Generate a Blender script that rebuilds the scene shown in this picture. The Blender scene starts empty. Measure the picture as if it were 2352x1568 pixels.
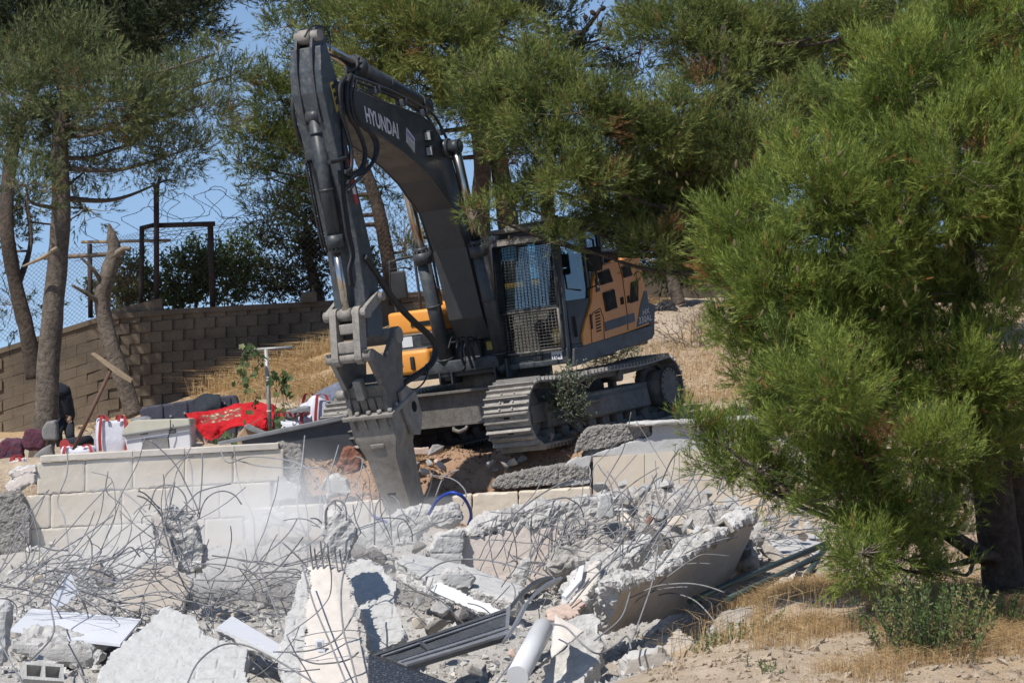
import bpy, bmesh, math, random
import numpy as np
from mathutils import Vector, Matrix

# ------------------------------------------------------------------ camera, sky, sun, exposure
sc = bpy.context.scene
COL = sc.collection
EYE = 1.6                       # eye height above the terrace
DCAM = 45.0
cam_d = bpy.data.cameras.new("camera")
cam = bpy.data.objects.new("camera", cam_d)
COL.objects.link(cam)
cam.location = (0, -DCAM, EYE)
cam.rotation_euler = (math.radians(90), 0, 0)
cam_d.sensor_width = 36.0
cam_d.lens = 36.0 * 6750.0 / 2352.0
cam_d.clip_start = 0.5
cam_d.clip_end = 3000
cam_d.dof.use_dof = True
cam_d.dof.focus_distance = 40.0
cam_d.dof.aperture_fstop = 7.0
sc.camera = cam

SUN_AZ = math.atan2(-0.68, -0.73)      # direction towards the sun, from +Y clockwise
SUN_EL = math.radians(54)
world = bpy.data.worlds.new("World")
sc.world = world
world.use_nodes = True
nt = world.node_tree
bg = nt.nodes.get("Background") or nt.nodes.new("ShaderNodeBackground")
sky = nt.nodes.new("ShaderNodeTexSky")
sky.sky_type = 'NISHITA'
sky.sun_disc = False
sky.sun_elevation = SUN_EL
sky.sun_rotation = SUN_AZ
sky.altitude = 700
sky.air_density = 1.0
sky.dust_density = 0.2
sky.ozone_density = 2.0
# the air of the photograph is clear: the blue reaches down to the hilltop without a pale band
tcw = nt.nodes.new("ShaderNodeTexCoord")
vadd = nt.nodes.new("ShaderNodeVectorMath"); vadd.operation = 'ADD'; vadd.inputs[1].default_value = (0, 0, 0.16)
vnrm = nt.nodes.new("ShaderNodeVectorMath"); vnrm.operation = 'NORMALIZE'
nt.links.new(tcw.outputs["Generated"], vadd.inputs[0])
nt.links.new(vadd.outputs[0], vnrm.inputs[0])
nt.links.new(vnrm.outputs[0], sky.inputs[0])
nt.links.new(sky.outputs[0], bg.inputs[0])
bg.inputs[1].default_value = 0.11
out = nt.nodes.get("World Output") or nt.nodes.new("ShaderNodeOutputWorld")
nt.links.new(bg.outputs[0], out.inputs[0])
sun_d = bpy.data.lights.new("sun", 'SUN')
sun_d.energy = 4.2
sun_d.angle = math.radians(0.53)
sun_d.color = (1.0, 0.955, 0.89)
sun = bpy.data.objects.new("sun", sun_d)
COL.objects.link(sun)
to_sun = Vector((math.sin(SUN_AZ) * math.cos(SUN_EL), math.cos(SUN_AZ) * math.cos(SUN_EL), math.sin(SUN_EL)))
sun.rotation_euler = to_sun.to_track_quat('Z', 'Y').to_euler()
sc.view_settings.view_transform = 'Standard'
sc.view_settings.look = 'None'
sc.view_settings.exposure = 0.4
sc.view_settings.gamma = 1.0
sc.cycles.max_bounces = 6
sc.cycles.transparent_max_bounces = 8
sc.cycles.volume_bounces = 3

# ------------------------------------------------------------------ helpers
F = 6750.0
def P(x, y, d):
    """a spot of the place: bearing of the photograph (2352 x 1568 grid) at distance d metres"""
    return Vector(((x - 1176) / F * d, d - DCAM, EYE - (y - 784) / F * d))

def hash3(ix, iy, iz, seed):
    h = (ix * 374761393 + iy * 668265263 + iz * 2147483647 + seed * 974634777) & 0xFFFFFFFF
    h = ((h ^ (h >> 13)) * 1274126177) & 0xFFFFFFFF
    h = ((h ^ (h >> 16)) * 2246822519) & 0xFFFFFFFF
    return ((h ^ (h >> 15)) & 0xFFFFFF) / float(0xFFFFFF)

def vnoise(p, seed=0):
    p = np.asarray(p, float)
    i = np.floor(p).astype(np.int64)
    f = p - i
    f = f * f * (3 - 2 * f)
    r = 0
    for dx in (0, 1):
        for dy in (0, 1):
            for dz in (0, 1):
                w = (f[:, 0] if dx else 1 - f[:, 0]) * (f[:, 1] if dy else 1 - f[:, 1]) * (f[:, 2] if dz else 1 - f[:, 2])
                r = r + w * hash3(i[:, 0] + dx, i[:, 1] + dy, i[:, 2] + dz, seed)
    return r * 2 - 1

def fbm(p, scale=1.0, octaves=4, seed=0, gain=0.5):
    p = np.asarray(p, float) * scale
    a, r, t = 1.0, 0, 0
    for o in range(octaves):
        r = r + a * vnoise(p + 17.3 * o, seed + o)
        t += a
        a *= gain
        p = p * 2.03
    return r / t

def tag(o, label=None, cat=None, group=None, kind=None):
    if label: o["label"] = label
    if cat: o["category"] = cat
    if group: o["group"] = group
    if kind: o["kind"] = kind
    elif cat: o["kind"] = "thing"
    return o

def empty(name, loc=(0, 0, 0), label=None, cat=None, group=None):
    o = bpy.data.objects.new(name, None)
    o.empty_display_size = 0.1
    COL.objects.link(o)
    o.location = loc
    tag(o, label, cat, group)
    return o

def link(name, me, mat=None, parent=None, loc=None):
    o = bpy.data.objects.new(name, me)
    if mat is not None and len(me.materials) == 0:
        me.materials.append(mat)
    COL.objects.link(o)
    if parent is not None:
        o.parent = parent
    if loc is not None:
        o.location = loc
    return o

def np_mesh(name, verts, faces, mat=None, smooth=False):
    """verts (n,3), faces (m,k) with constant k"""
    me = bpy.data.meshes.new(name)
    verts = np.ascontiguousarray(verts, dtype=np.float32)
    faces = np.ascontiguousarray(faces, dtype=np.int32)
    k = faces.shape[1]
    me.vertices.add(len(verts))
    me.vertices.foreach_set("co", verts.ravel())
    me.loops.add(faces.size)
    me.loops.foreach_set("vertex_index", faces.ravel())
    me.polygons.add(len(faces))
    me.polygons.foreach_set("loop_start", np.arange(0, faces.size, k, dtype=np.int32))
    me.polygons.foreach_set("use_smooth", np.full(len(faces), smooth))
    me.update(calc_edges=True)
    if mat is not None:
        me.materials.append(mat)
    return me

def set_attr(me, name, vals):
    a = me.attributes.new(name, 'FLOAT', 'POINT')
    a.data.foreach_set("value", np.ascontiguousarray(vals, dtype=np.float32))

class MB:
    """collects boxes, prisms and tubes for one mesh"""
    def __init__(s):
        s.v, s.f, s.sm = [], [], []
    def add(s, vs, fs, smooth=False):
        n = len(s.v)
        s.v += [tuple(q) for q in vs]
        s.f += [tuple(i + n for i in q) for q in fs]
        s.sm += [smooth] * len(fs)
        return s
    def box(s, x0, x1, y0, y1, z0, z1, b=0.0, M=None):
        if b <= 0:
            vs = [(x, y, z) for x in (x0, x1) for y in (y0, y1) for z in (z0, z1)]
            fs = [(0, 1, 3, 2), (4, 6, 7, 5), (0, 4, 5, 1), (2, 3, 7, 6), (0, 2, 6, 4), (1, 5, 7, 3)]
        else:
            bm = bmesh.new()
            bmesh.ops.create_cube(bm, size=1.0)
            for v in bm.verts:
                v.co = Vector(((x0 + x1) / 2 + v.co.x * (x1 - x0), (y0 + y1) / 2 + v.co.y * (y1 - y0), (z0 + z1) / 2 + v.co.z * (z1 - z0)))
            bmesh.ops.bevel(bm, geom=list(bm.edges), offset=b, segments=2, affect='EDGES', profile=0.6)
            bm.verts.index_update()
            vs = [tuple(v.co) for v in bm.verts]
            fs = [tuple(v.index for v in f.verts) for f in bm.faces]
            bm.free()
        if M is not None:
            vs = [tuple(M @ Vector(q)) for q in vs]
        return s.add(vs, fs, b > 0)
    def prism(s, poly, ext, smooth=False):
        """poly: list of 3D points, ext: extrusion vector"""
        n = len(poly)
        e = Vector(ext)
        vs = [Vector(q) for q in poly] + [Vector(q) + e for q in poly]
        fs = [tuple(range(n)), tuple(range(2 * n - 1, n - 1, -1))] + [(i, i + n, (i + 1) % n + n, (i + 1) % n) for i in range(n)]
        return s.add(vs, fs, smooth)
    def tube(s, pts, r, n=8, cap=True, smooth=True):
        """pts: list of 3D points, r: radius or list"""
        pts = [Vector(q) for q in pts]
        m = len(pts)
        rr = r if isinstance(r, (list, tuple, np.ndarray)) else [r] * m
        t0 = (pts[1] - pts[0]).normalized()
        up = Vector((0, 0, 1)) if abs(t0.z) < 0.9 else Vector((1, 0, 0))
        a = t0.cross(up).normalized()
        vs, fs = [], []
        for i, q in enumerate(pts):
            t = (pts[min(i + 1, m - 1)] - pts[max(i - 1, 0)])
            t = t.normalized() if t.length > 1e-9 else t0
            a = (a - t * a.dot(t))
            a = a.normalized() if a.length > 1e-6 else t.orthogonal().normalized()
            b = t.cross(a)
            for k in range(n):
                w = 2 * math.pi * k / n
                vs.append(q + (a * math.cos(w) + b * math.sin(w)) * rr[i])
        for i in range(m - 1):
            for k in range(n):
                k2 = (k + 1) % n
                fs.append((i * n + k, i * n + k2, (i + 1) * n + k2, (i + 1) * n + k))
        s.add(vs, fs, smooth)
        if cap:
            nn = len(s.v) - len(vs)
            s.f += [tuple(nn + k for k in range(n - 1, -1, -1)), tuple(nn + (m - 1) * n + k for k in range(n))]
            s.sm += [False, False]
        return s
    def cyl(s, a, b, r, n=16, r2=None):
        return s.tube([a, b], [r, r if r2 is None else r2], n)
    def mesh(s, name, mat=None):
        me = bpy.data.meshes.new(name)
        me.from_pydata(s.v, [], s.f)
        me.polygons.foreach_set("use_smooth", s.sm)
        me.update()
        if mat is not None:
            me.materials.append(mat)
        return me
    def build(s, name, mat, parent=None, loc=None):
        return link(name, s.mesh(name, mat), None, parent, loc)

def spline(pts, k=6):
    """Catmull-Rom through pts"""
    p = [np.array(q, float) for q in pts]
    p = [2 * p[0] - p[1]] + p + [2 * p[-1] - p[-2]]
    o = []
    for i in range(1, len(p) - 2):
        a, b, c, d = p[i - 1], p[i], p[i + 1], p[i + 2]
        for j in range(k):
            t = j / k
            o.append(0.5 * (2 * b + (c - a) * t + (2 * a - 5 * b + 4 * c - d) * t * t + (3 * b - a - 3 * c + d) * t ** 3))
    o.append(p[-2])
    return o

# ------------------------------------------------------------------ materials
MATS = {}
def mat(name, c1, c2=None, scale=6.0, rough=0.8, metal=0.0, bump=0.3, bscale=40.0, dist=0.01, dust=None, dust_amt=0.5, blotch=0.25, spec=0.3, extra=None, dscale=None):
    """two colours mixed by noise, large blotches, fine relief and optional settled dust / wear"""
    m = bpy.data.materials.new(name)
    m.use_nodes = True
    N, L = m.node_tree.nodes, m.node_tree.links
    b = N["Principled BSDF"]
    tc = N.new("ShaderNodeTexCoord")
    co = tc.outputs["Object"]
    def noise(sc_, det=6, r=0.6):
        n = N.new("ShaderNodeTexNoise")
        n.inputs["Scale"].default_value = sc_
        n.inputs["Detail"].default_value = det
        n.inputs["Roughness"].default_value = r
        L.new(co, n.inputs["Vector"])
        return n.outputs["Fac"]
    def ramp(src, lo, hi):
        r = N.new("ShaderNodeMapRange")
        r.inputs["From Min"].default_value = lo
        r.inputs["From Max"].default_value = hi
        L.new(src, r.inputs["Value"])
        return r.outputs[0]
    def mix(fac, a, bb, mode='MIX'):
        x = N.new("ShaderNodeMix")
        x.data_type = 'RGBA'
        x.blend_type = mode
        for src, idx in ((fac, 0), (a, 6), (bb, 7)):
            if isinstance(src, (int, float)): x.inputs[idx].default_value = src
            elif isinstance(src, tuple): x.inputs[idx].default_value = src + (1,) if len(src) == 3 else src
            else: L.new(src, x.inputs[idx])
        return x.outputs[2]
    c2 = c2 or tuple(q * 0.75 for q in c1)
    col = mix(ramp(noise(scale), 0.35, 0.65), c1, c2)
    if blotch:
        g = ramp(noise(scale * 0.17, 3), 0.3, 0.7)
        d = 1 - blotch
        v = mix(g, (d, d, d), (1, 1, 1))
        col = mix(1.0, col, v, 'MULTIPLY')
    if extra:
        col = extra(N, L, co, noise, ramp, mix, col)
    if dust:
        f = ramp(noise(dscale or scale * 6.0, 10, 0.78), 0.66 - 0.35 * dust_amt, 0.95 - 0.2 * dust_amt)
        col = mix(f, col, dust)
        rr = N.new("ShaderNodeMapRange")
        rr.inputs["To Min"].default_value = rough
        rr.inputs["To Max"].default_value = 0.95
        L.new(f, rr.inputs["Value"])
        L.new(rr.outputs[0], b.inputs["Roughness"])
    else:
        b.inputs["Roughness"].default_value = rough
    L.new(col, b.inputs["Base Color"])
    b.inputs["Metallic"].default_value = metal
    b.inputs["Specular IOR Level"].default_value = spec
    if bump:
        bu = N.new("ShaderNodeBump")
        bu.inputs["Strength"].default_value = bump
        bu.inputs["Distance"].default_value = dist
        L.new(noise(bscale, 8, 0.65), bu.inputs["Height"])
        L.new(bu.outputs[0], b.inputs["Normal"])
    MATS[name] = m
    return m

def attr_extra(attr, ca, cb, sc_=8.0):
    """where the mesh attribute is 1 the surface is another material (paint, plaster) of colours ca/cb"""
    def ex(N, L, co, noise, ramp, mix, col):
        a = N.new("ShaderNodeAttribute")
        a.attribute_name = attr
        c = mix(ramp(noise(sc_), 0.3, 0.7), ca, cb)
        return mix(ramp(a.outputs["Fac"], 0.35, 0.65), col, c)
    return ex

CONC1, CONC2 = (0.58, 0.565, 0.535), (0.43, 0.415, 0.39)
mat("concrete", CONC1, CONC2, 5, 0.92, bump=0.7, bscale=45, dist=0.02)
mat("concrete_dark", (0.40, 0.37, 0.33), (0.30, 0.275, 0.24), 5, 0.92, bump=0.7, bscale=45, dist=0.02)  # darker, browner concrete for hollow blocks and some of the lumps
mat("concrete_plaster", CONC1, CONC2, 5, 0.9, bump=0.4, bscale=50, dist=0.012, extra=attr_extra("face", (0.58, 0.53, 0.475), (0.50, 0.455, 0.405)))
mat("concrete_cream", CONC1, CONC2, 5, 0.9, bump=0.4, bscale=50, dist=0.012, extra=attr_extra("face", (0.66, 0.58, 0.52), (0.60, 0.52, 0.46)))
mat("concrete_grey", CONC1, CONC2, 5, 0.9, bump=0.45, bscale=40, dist=0.012, extra=attr_extra("face", (0.455, 0.45, 0.435), (0.385, 0.38, 0.368)))
mat("concrete_tan", CONC1, CONC2, 5, 0.9, bump=0.45, bscale=40, dist=0.012, extra=attr_extra("face", (0.45, 0.405, 0.355), (0.38, 0.34, 0.295)))
mat("concrete_white", CONC1, CONC2, 5, 0.7, bump=0.3, bscale=40, dist=0.008, extra=attr_extra("face", (0.56, 0.56, 0.56), (0.52, 0.52, 0.52)))
mat("coarse_concrete", (0.42, 0.395, 0.36), (0.24, 0.225, 0.205), 28, 0.95, bump=1.0, bscale=34, dist=0.05)
mat("stone", (0.66, 0.595, 0.495), (0.60, 0.53, 0.43), 2.5, 0.85, bump=0.35, bscale=60, dist=0.01, blotch=0.2, dust=(0.54, 0.44, 0.325), dust_amt=0.5, dscale=3.5)
mat("stone_warm", (0.63, 0.54, 0.425), (0.66, 0.59, 0.485), 3.5, 0.85, bump=0.35, bscale=60, dist=0.01, blotch=0.2, dust=(0.50, 0.43, 0.345), dust_amt=0.5, dscale=3.0)
mat("coping", (0.66, 0.60, 0.52), (0.56, 0.50, 0.42), 6, 0.85, bump=0.3)
mat("render_grey", (0.43, 0.42, 0.39), (0.36, 0.35, 0.32), 3, 0.9, bump=0.3)
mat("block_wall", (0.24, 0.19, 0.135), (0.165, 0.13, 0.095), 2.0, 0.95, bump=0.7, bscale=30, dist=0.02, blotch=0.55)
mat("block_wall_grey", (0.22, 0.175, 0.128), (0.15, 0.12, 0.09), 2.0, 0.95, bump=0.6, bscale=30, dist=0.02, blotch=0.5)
mat("paint_orange", (0.72, 0.30, 0.045), (0.66, 0.265, 0.04), 3, 0.45, bump=0.02, spec=0.4, dust=(0.50, 0.38, 0.26), dust_amt=0.32, blotch=0.1)
mat("paint_dark", (0.036, 0.043, 0.050), (0.030, 0.036, 0.042), 5, 0.42, bump=0.03, spec=0.4, dust=(0.10, 0.098, 0.09), dust_amt=0.6, dscale=7)
mat("boom_paint", (0.050, 0.057, 0.066), (0.043, 0.049, 0.056), 3, 0.36, bump=0.03, spec=0.4, dust=(0.088, 0.076, 0.064), dust_amt=0.6, dscale=5)
mat("arm_paint", (0.054, 0.065, 0.074), (0.045, 0.053, 0.06), 4, 0.36, bump=0.05, spec=0.4, dust=(0.17, 0.16, 0.145), dust_amt=0.5, dscale=9)
mat("post_dark", (0.075, 0.055, 0.05), (0.05, 0.04, 0.038), 9, 0.85, bump=0.3)
mat("worn_steel", (0.115, 0.105, 0.092), (0.185, 0.17, 0.15), 9, 0.6, metal=0.25, bump=0.35, bscale=40, dist=0.008, dust=(0.36, 0.33, 0.29), dust_amt=0.5)
mat("breaker_steel", (0.20, 0.178, 0.15), (0.29, 0.268, 0.235), 7, 0.65, metal=0.2, bump=0.3, bscale=40, dist=0.008, dust=(0.36, 0.33, 0.29), dust_amt=0.7, dscale=6)
mat("dusty_steel", (0.30, 0.275, 0.24), (0.20, 0.185, 0.165), 8, 0.7, metal=0.15, bump=0.3, dust=(0.42, 0.385, 0.335), dust_amt=0.6)
mat("track_steel", (0.37, 0.35, 0.32), (0.25, 0.235, 0.215), 10, 0.55, metal=0.4, bump=0.3, dust=(0.42, 0.37, 0.31), dust_amt=0.5)
mat("chrome_rod", (0.62, 0.56, 0.48), (0.55, 0.49, 0.42), 4, 0.22, metal=1.0, bump=0)
mat("rubber_hose", (0.028, 0.029, 0.031), (0.02, 0.02, 0.022), 8, 0.6, bump=0.1, dust=(0.14, 0.13, 0.12), dust_amt=0.4)
mat("decal_white", (0.62, 0.62, 0.62), (0.58, 0.58, 0.58), 8, 0.6, bump=0)
mat("decal_yellow", (0.62, 0.48, 0.10), (0.55, 0.42, 0.1), 8, 0.6, bump=0)
mat("decal_red", (0.50, 0.05, 0.04), (0.45, 0.05, 0.04), 8, 0.6, bump=0)
mat("decal_blue", (0.10, 0.12, 0.40), (0.10, 0.11, 0.36), 8, 0.6, bump=0)
mat("dark_void", (0.012, 0.012, 0.012), (0.01, 0.01, 0.01), 8, 0.9, bump=0)
mat("lamp_lens", (0.42, 0.43, 0.42), (0.34, 0.34, 0.33), 20, 0.2, bump=0, spec=0.6)
mat("plastic_black", (0.022, 0.022, 0.024), (0.03, 0.03, 0.032), 8, 0.55, bump=0.05, dust=(0.12, 0.11, 0.1), dust_amt=0.25)
mat("rebar", (0.27, 0.27, 0.28), (0.17, 0.17, 0.178), 14, 0.65, metal=0.2, bump=0.4, bscale=150, dist=0.004, dust=(0.34, 0.33, 0.32), dust_amt=0.6)
mat("bark", (0.105, 0.08, 0.062), (0.05, 0.038, 0.03), 14, 0.95, bump=1.0, bscale=16, dist=0.05, blotch=0.35)
mat("bark_red", (0.125, 0.07, 0.046), (0.06, 0.04, 0.031), 12, 0.95, bump=1.0, bscale=16, dist=0.05, blotch=0.4)
mat("bark_grey", (0.20, 0.165, 0.13), (0.11, 0.088, 0.07), 14, 0.95, bump=1.0, bscale=14, dist=0.05, blotch=0.35)
mat("dead_wood", (0.24, 0.20, 0.16), (0.15, 0.12, 0.095), 10, 0.95, bump=0.5)
mat("plank", (0.36, 0.28, 0.19), (0.27, 0.20, 0.13), 8, 0.9, bump=0.3)
mat("rusty_iron", (0.16, 0.085, 0.06), (0.11, 0.07, 0.055), 9, 0.85, metal=0.1, bump=0.3)
mat("post_grey", (0.34, 0.32, 0.29), (0.26, 0.245, 0.22), 9, 0.7, metal=0.2, bump=0.2)

def glass_mat():
    """thin tinted pane: light passes straight through, the sky is mirrored"""
    m = bpy.data.materials.new("cab_glass")
    m.use_nodes = True
    N, L = m.node_tree.nodes, m.node_tree.links
    N.remove(N["Principled BSDF"])
    t = N.new("ShaderNodeBsdfTransparent"); t.inputs[0].default_value = (0.42, 0.56, 0.58, 1)
    g = N.new("ShaderNodeBsdfGlossy"); g.inputs["Roughness"].default_value = 0.03; g.inputs[0].default_value = (0.85, 0.97, 1.0, 1)
    x = N.new("ShaderNodeMixShader"); x.inputs[0].default_value = 0.2
    L.new(t.outputs[0], x.inputs[1]); L.new(g.outputs[0], x.inputs[2])
    L.new(x.outputs[0], N["Material Output"].inputs[0])
    MATS["cab_glass"] = m
glass_mat()

def leaf_mat(name, ramp_cols, trans=0.3, rough=0.55):
    """leaf colour picked per leaf by the 'tint' attribute; light passes through"""
    m = bpy.data.materials.new(name)
    m.use_nodes = True
    N, L = m.node_tree.nodes, m.node_tree.links
    b = N["Principled BSDF"]
    a = N.new("ShaderNodeAttribute")
    a.attribute_name = "tint"
    r = N.new("ShaderNodeValToRGB")
    e = r.color_ramp.elements
    e[0].position, e[0].color = ramp_cols[0][0], ramp_cols[0][1] + (1,)
    e[1].position, e[1].color = ramp_cols[-1][0], ramp_cols[-1][1] + (1,)
    for p, c in ramp_cols[1:-1]:
        k = e.new(p)
        k.color = c + (1,)
    L.new(a.outputs["Fac"], r.inputs[0])
    L.new(r.outputs[0], b.inputs["Base Color"])
    b.inputs["Roughness"].default_value = rough
    b.inputs["Specular IOR Level"].default_value = 0.3
    t = N.new("ShaderNodeBsdfTranslucent")
    L.new(r.outputs[0], t.inputs[0])
    x = N.new("ShaderNodeMixShader")
    x.inputs[0].default_value = trans
    L.new(b.outputs[0], x.inputs[1])
    L.new(t.outputs[0], x.inputs[2])
    L.new(x.outputs[0], N["Material Output"].inputs[0])
    MATS[name] = m
    return m
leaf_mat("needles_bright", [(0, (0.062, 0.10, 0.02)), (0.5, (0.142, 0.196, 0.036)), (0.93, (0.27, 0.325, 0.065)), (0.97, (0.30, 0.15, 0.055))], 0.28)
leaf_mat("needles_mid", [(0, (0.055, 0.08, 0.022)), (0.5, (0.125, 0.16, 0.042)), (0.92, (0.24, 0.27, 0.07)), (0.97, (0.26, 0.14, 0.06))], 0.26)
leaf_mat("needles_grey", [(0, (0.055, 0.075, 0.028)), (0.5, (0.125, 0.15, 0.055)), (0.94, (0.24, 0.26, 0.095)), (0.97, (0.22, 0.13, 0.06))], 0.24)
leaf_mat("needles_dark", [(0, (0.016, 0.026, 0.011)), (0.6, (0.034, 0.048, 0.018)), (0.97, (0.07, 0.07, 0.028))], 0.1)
leaf_mat("leaf_olive", [(0, (0.028, 0.045, 0.022)), (0.6, (0.055, 0.08, 0.038)), (1, (0.13, 0.155, 0.09))], 0.15)
leaf_mat("leaf_green", [(0, (0.05, 0.09, 0.03)), (0.6, (0.085, 0.135, 0.045)), (1, (0.15, 0.20, 0.075))], 0.3)
leaf_mat("leaf_vine", [(0, (0.07, 0.13, 0.045)), (0.7, (0.12, 0.18, 0.075)), (1, (0.20, 0.20, 0.06))], 0.35)
leaf_mat("leaf_dusty", [(0, (0.08, 0.105, 0.06)), (0.6, (0.14, 0.165, 0.105)), (1, (0.24, 0.25, 0.18))], 0.2)
leaf_mat("leaf_fresh", [(0, (0.06, 0.10, 0.03)), (0.6, (0.11, 0.17, 0.05)), (0.85, (0.19, 0.23, 0.07)), (1, (0.30, 0.24, 0.10))], 0.25)
leaf_mat("straw", [(0, (0.30, 0.19, 0.085)), (0.5, (0.42, 0.28, 0.13)), (1, (0.55, 0.41, 0.22))], 0.25, 0.7)
leaf_mat("dry_twig", [(0, (0.14, 0.10, 0.07)), (1, (0.27, 0.21, 0.15))], 0.0, 0.9)
leaf_mat("flower_mauve", [(0, (0.10, 0.105, 0.06)), (0.55, (0.18, 0.15, 0.10)), (0.75, (0.27, 0.20, 0.30)), (1, (0.36, 0.28, 0.42))], 0.2)
rng = np.random.default_rng(7)
random.seed(7)

# ------------------------------------------------------------------ machine frame (needed by the ground under the tracks)
def machine_rot(th, roll, pit):
    s, c = math.sin(th), math.cos(th)
    left, rear, up = Vector((c, -s, 0)), Vector((s, c, 0)), Vector((0, 0, 1))
    r2 = rear * math.cos(pit) + up * math.sin(pit)
    u2 = up * math.cos(pit) - rear * math.sin(pit)
    m = Matrix((left, r2, u2)).transposed()
    cr, sr = math.cos(roll), math.sin(roll)
    return Matrix(((cr, 0, -sr), (0, 1, 0), (sr, 0, cr))) @ m
EX_O = Vector((0.008, -1.944, 0.102))
EX_R = machine_rot(math.radians(24.2), math.radians(6.9), math.radians(0.95))
TR_A = math.radians(-4.9)                       # tracks turned against the upper structure
TR_R = EX_R @ Matrix.Rotation(TR_A, 3, 'Z')
def track_world(x, y, z):
    return EX_O + TR_R @ Vector((x, y, z))

# ------------------------------------------------------------------ the ground
def tps_fit(pts):
    p = np.array(pts, float)
    n = len(p)
    d = np.linalg.norm(p[:, None, :2] - p[None, :, :2], axis=2)
    K = np.where(d > 0, d * d * np.log(d + 1e-12), 0) + np.eye(n) * 0.02
    Q = np.hstack([np.ones((n, 1)), p[:, :2]])
    A = np.block([[K, Q], [Q.T, np.zeros((3, 3))]])
    w = np.linalg.solve(A, np.concatenate([p[:, 2], np.zeros(3)]))
    def f(X, Y):
        r = w[n] + w[n + 1] * X + w[n + 2] * Y
        for i in range(n):
            q = (X - p[i, 0]) ** 2 + (Y - p[i, 1]) ** 2
            r = r + w[i] * 0.5 * np.where(q > 0, q * np.log(q + 1e-12), 0)
        return r
    return f

up_px = [(0, 1060, 44), (95, 1060, 44), (300, 1035, 42), (300, 975, 50), (400, 935, 56.5), (130, 985, 56), (0, 1010, 56),
         (600, 1020, 42.5), (600, 915, 49), (640, 850, 53), (760, 795, 56), (700, 1050, 41.6), (900, 1052, 41.2), (1250, 1015, 41.2),
         (1600, 700, 56), (1500, 745, 51.5), (1650, 735, 52), (1640, 880, 47.5), (1640, 975, 42.5), (1400, 985, 41.2), (1560, 985, 41.2),
         (2100, 930, 46), (2250, 1060, 42), (1000, 720, 58), (1300, 690, 59), (2000, 690, 60), (2352, 950, 47), (1900, 960, 43),
         (-300, 1020, 46), (-300, 1000, 57), (2700, 980, 45)]
up_pts = [tuple(P(*q)) for q in up_px]
for sx in (-1.34, 1.34):
    for yy in (-2.0, 0.0, 2.2):
        q = track_world(sx, yy, 0.02)
        up_pts.append(tuple(q))
h_up = tps_fit(up_pts)
lo_px = [(0, 1650, 25), (1000, 1650, 25), (100, 1600, 28.5), (600, 1620, 28.5), (1100, 1620, 28.5), (1350, 1600, 28.5),
         (100, 1430, 33), (600, 1440, 33.5), (1100, 1430, 33), (1450, 1450, 32), (100, 1280, 38.5), (640, 1265, 38.8),
         (1000, 1215, 39.5), (1400, 1190, 39.6), (-400, 1450, 33), (1480, 1560, 26), (1700, 1500, 26.8), (1750, 1450, 28.5),
         (2000, 1480, 26.8), (1900, 1405, 30), (2100, 1400, 29.5), (2300, 1440, 28.5), (2400, 1400, 29), (2000, 1260, 36),
         (2200, 1290, 33.5), (2150, 1150, 39), (1800, 1245, 37.3), (1700, 1400, 31), (1500, 1600, 24), (2000, 1590, 24.3),
         (2400, 1580, 24), (2700, 1350, 31), (2600, 1100, 40)]
h_lo = tps_fit([tuple(P(*q)) for q in lo_px])

def sstep(t):
    t = np.clip(t, 0, 1)
    return t * t * (3 - 2 * t)

def ground_z(X, Y, detail=True):
    X = np.asarray(X, float); Y = np.asarray(Y, float)
    Xc = np.clip(X, -13, 13)
    zu = h_up(Xc, np.clip(Y, -5, 15))
    zl = h_lo(Xc, np.clip(Y, -22, -3))
    kx = [-13, -3.2, -2.8, 0.9, 1.3, 2.6, 4.2, 13]
    ye = np.interp(X, kx, [-5.2, -5.1, -4.35, -4.35, -4.6, -4.6, -4.2, -4.0])
    w = np.interp(X, kx, [0.25, 0.25, 1.5, 1.5, 0.3, 0.3, 3.5, 5.0])
    t = sstep((Y - ye + w / 2) / w)
    z = zl * (1 - t) + zu * t
    # behind the boundary wall the hill falls away, in front the slope goes on down
    z = z + (-2.0 - z) * sstep((Y - 16) / 14) + (-14 * sstep((Y - 40) / 260))
    z = z + (-2.6 - z) * sstep((-Y - 23) / 12)
    far = sstep((np.abs(X) - 13) / 20)
    z = z * (1 - far) + np.clip(z, -6, 1.0) * far
    if detail:
        q = np.stack([X, Y, np.zeros_like(X)], -1).reshape(-1, 3)
        near = sstep((60 - np.abs(Y)) / 20)
        n = fbm(q, 1.1, 4, 3).reshape(X.shape) * 0.09 + fbm(q, 6.0, 3, 9).reshape(X.shape) * 0.035
        slope = np.exp(-((Y - ye) / (w + 0.3)) ** 2) * (np.abs(X + 0.9) < 2.4)
        n = n + slope * fbm(q, 2.6, 4, 21).reshape(X.shape) * 0.16
        heap = sstep((3.4 - X) / 1.5) * sstep((-5.6 - Y) / 0.8) * sstep((Y + 17.5) / 2.5) * sstep((X + 9) / 2)
        n = n + heap * (-0.16 + 0.20 * fbm(q, 0.8, 3, 33).reshape(X.shape) + 0.05 * fbm(q, 4.0, 3, 34).reshape(X.shape))
        z = z + n * near
    return z

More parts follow.
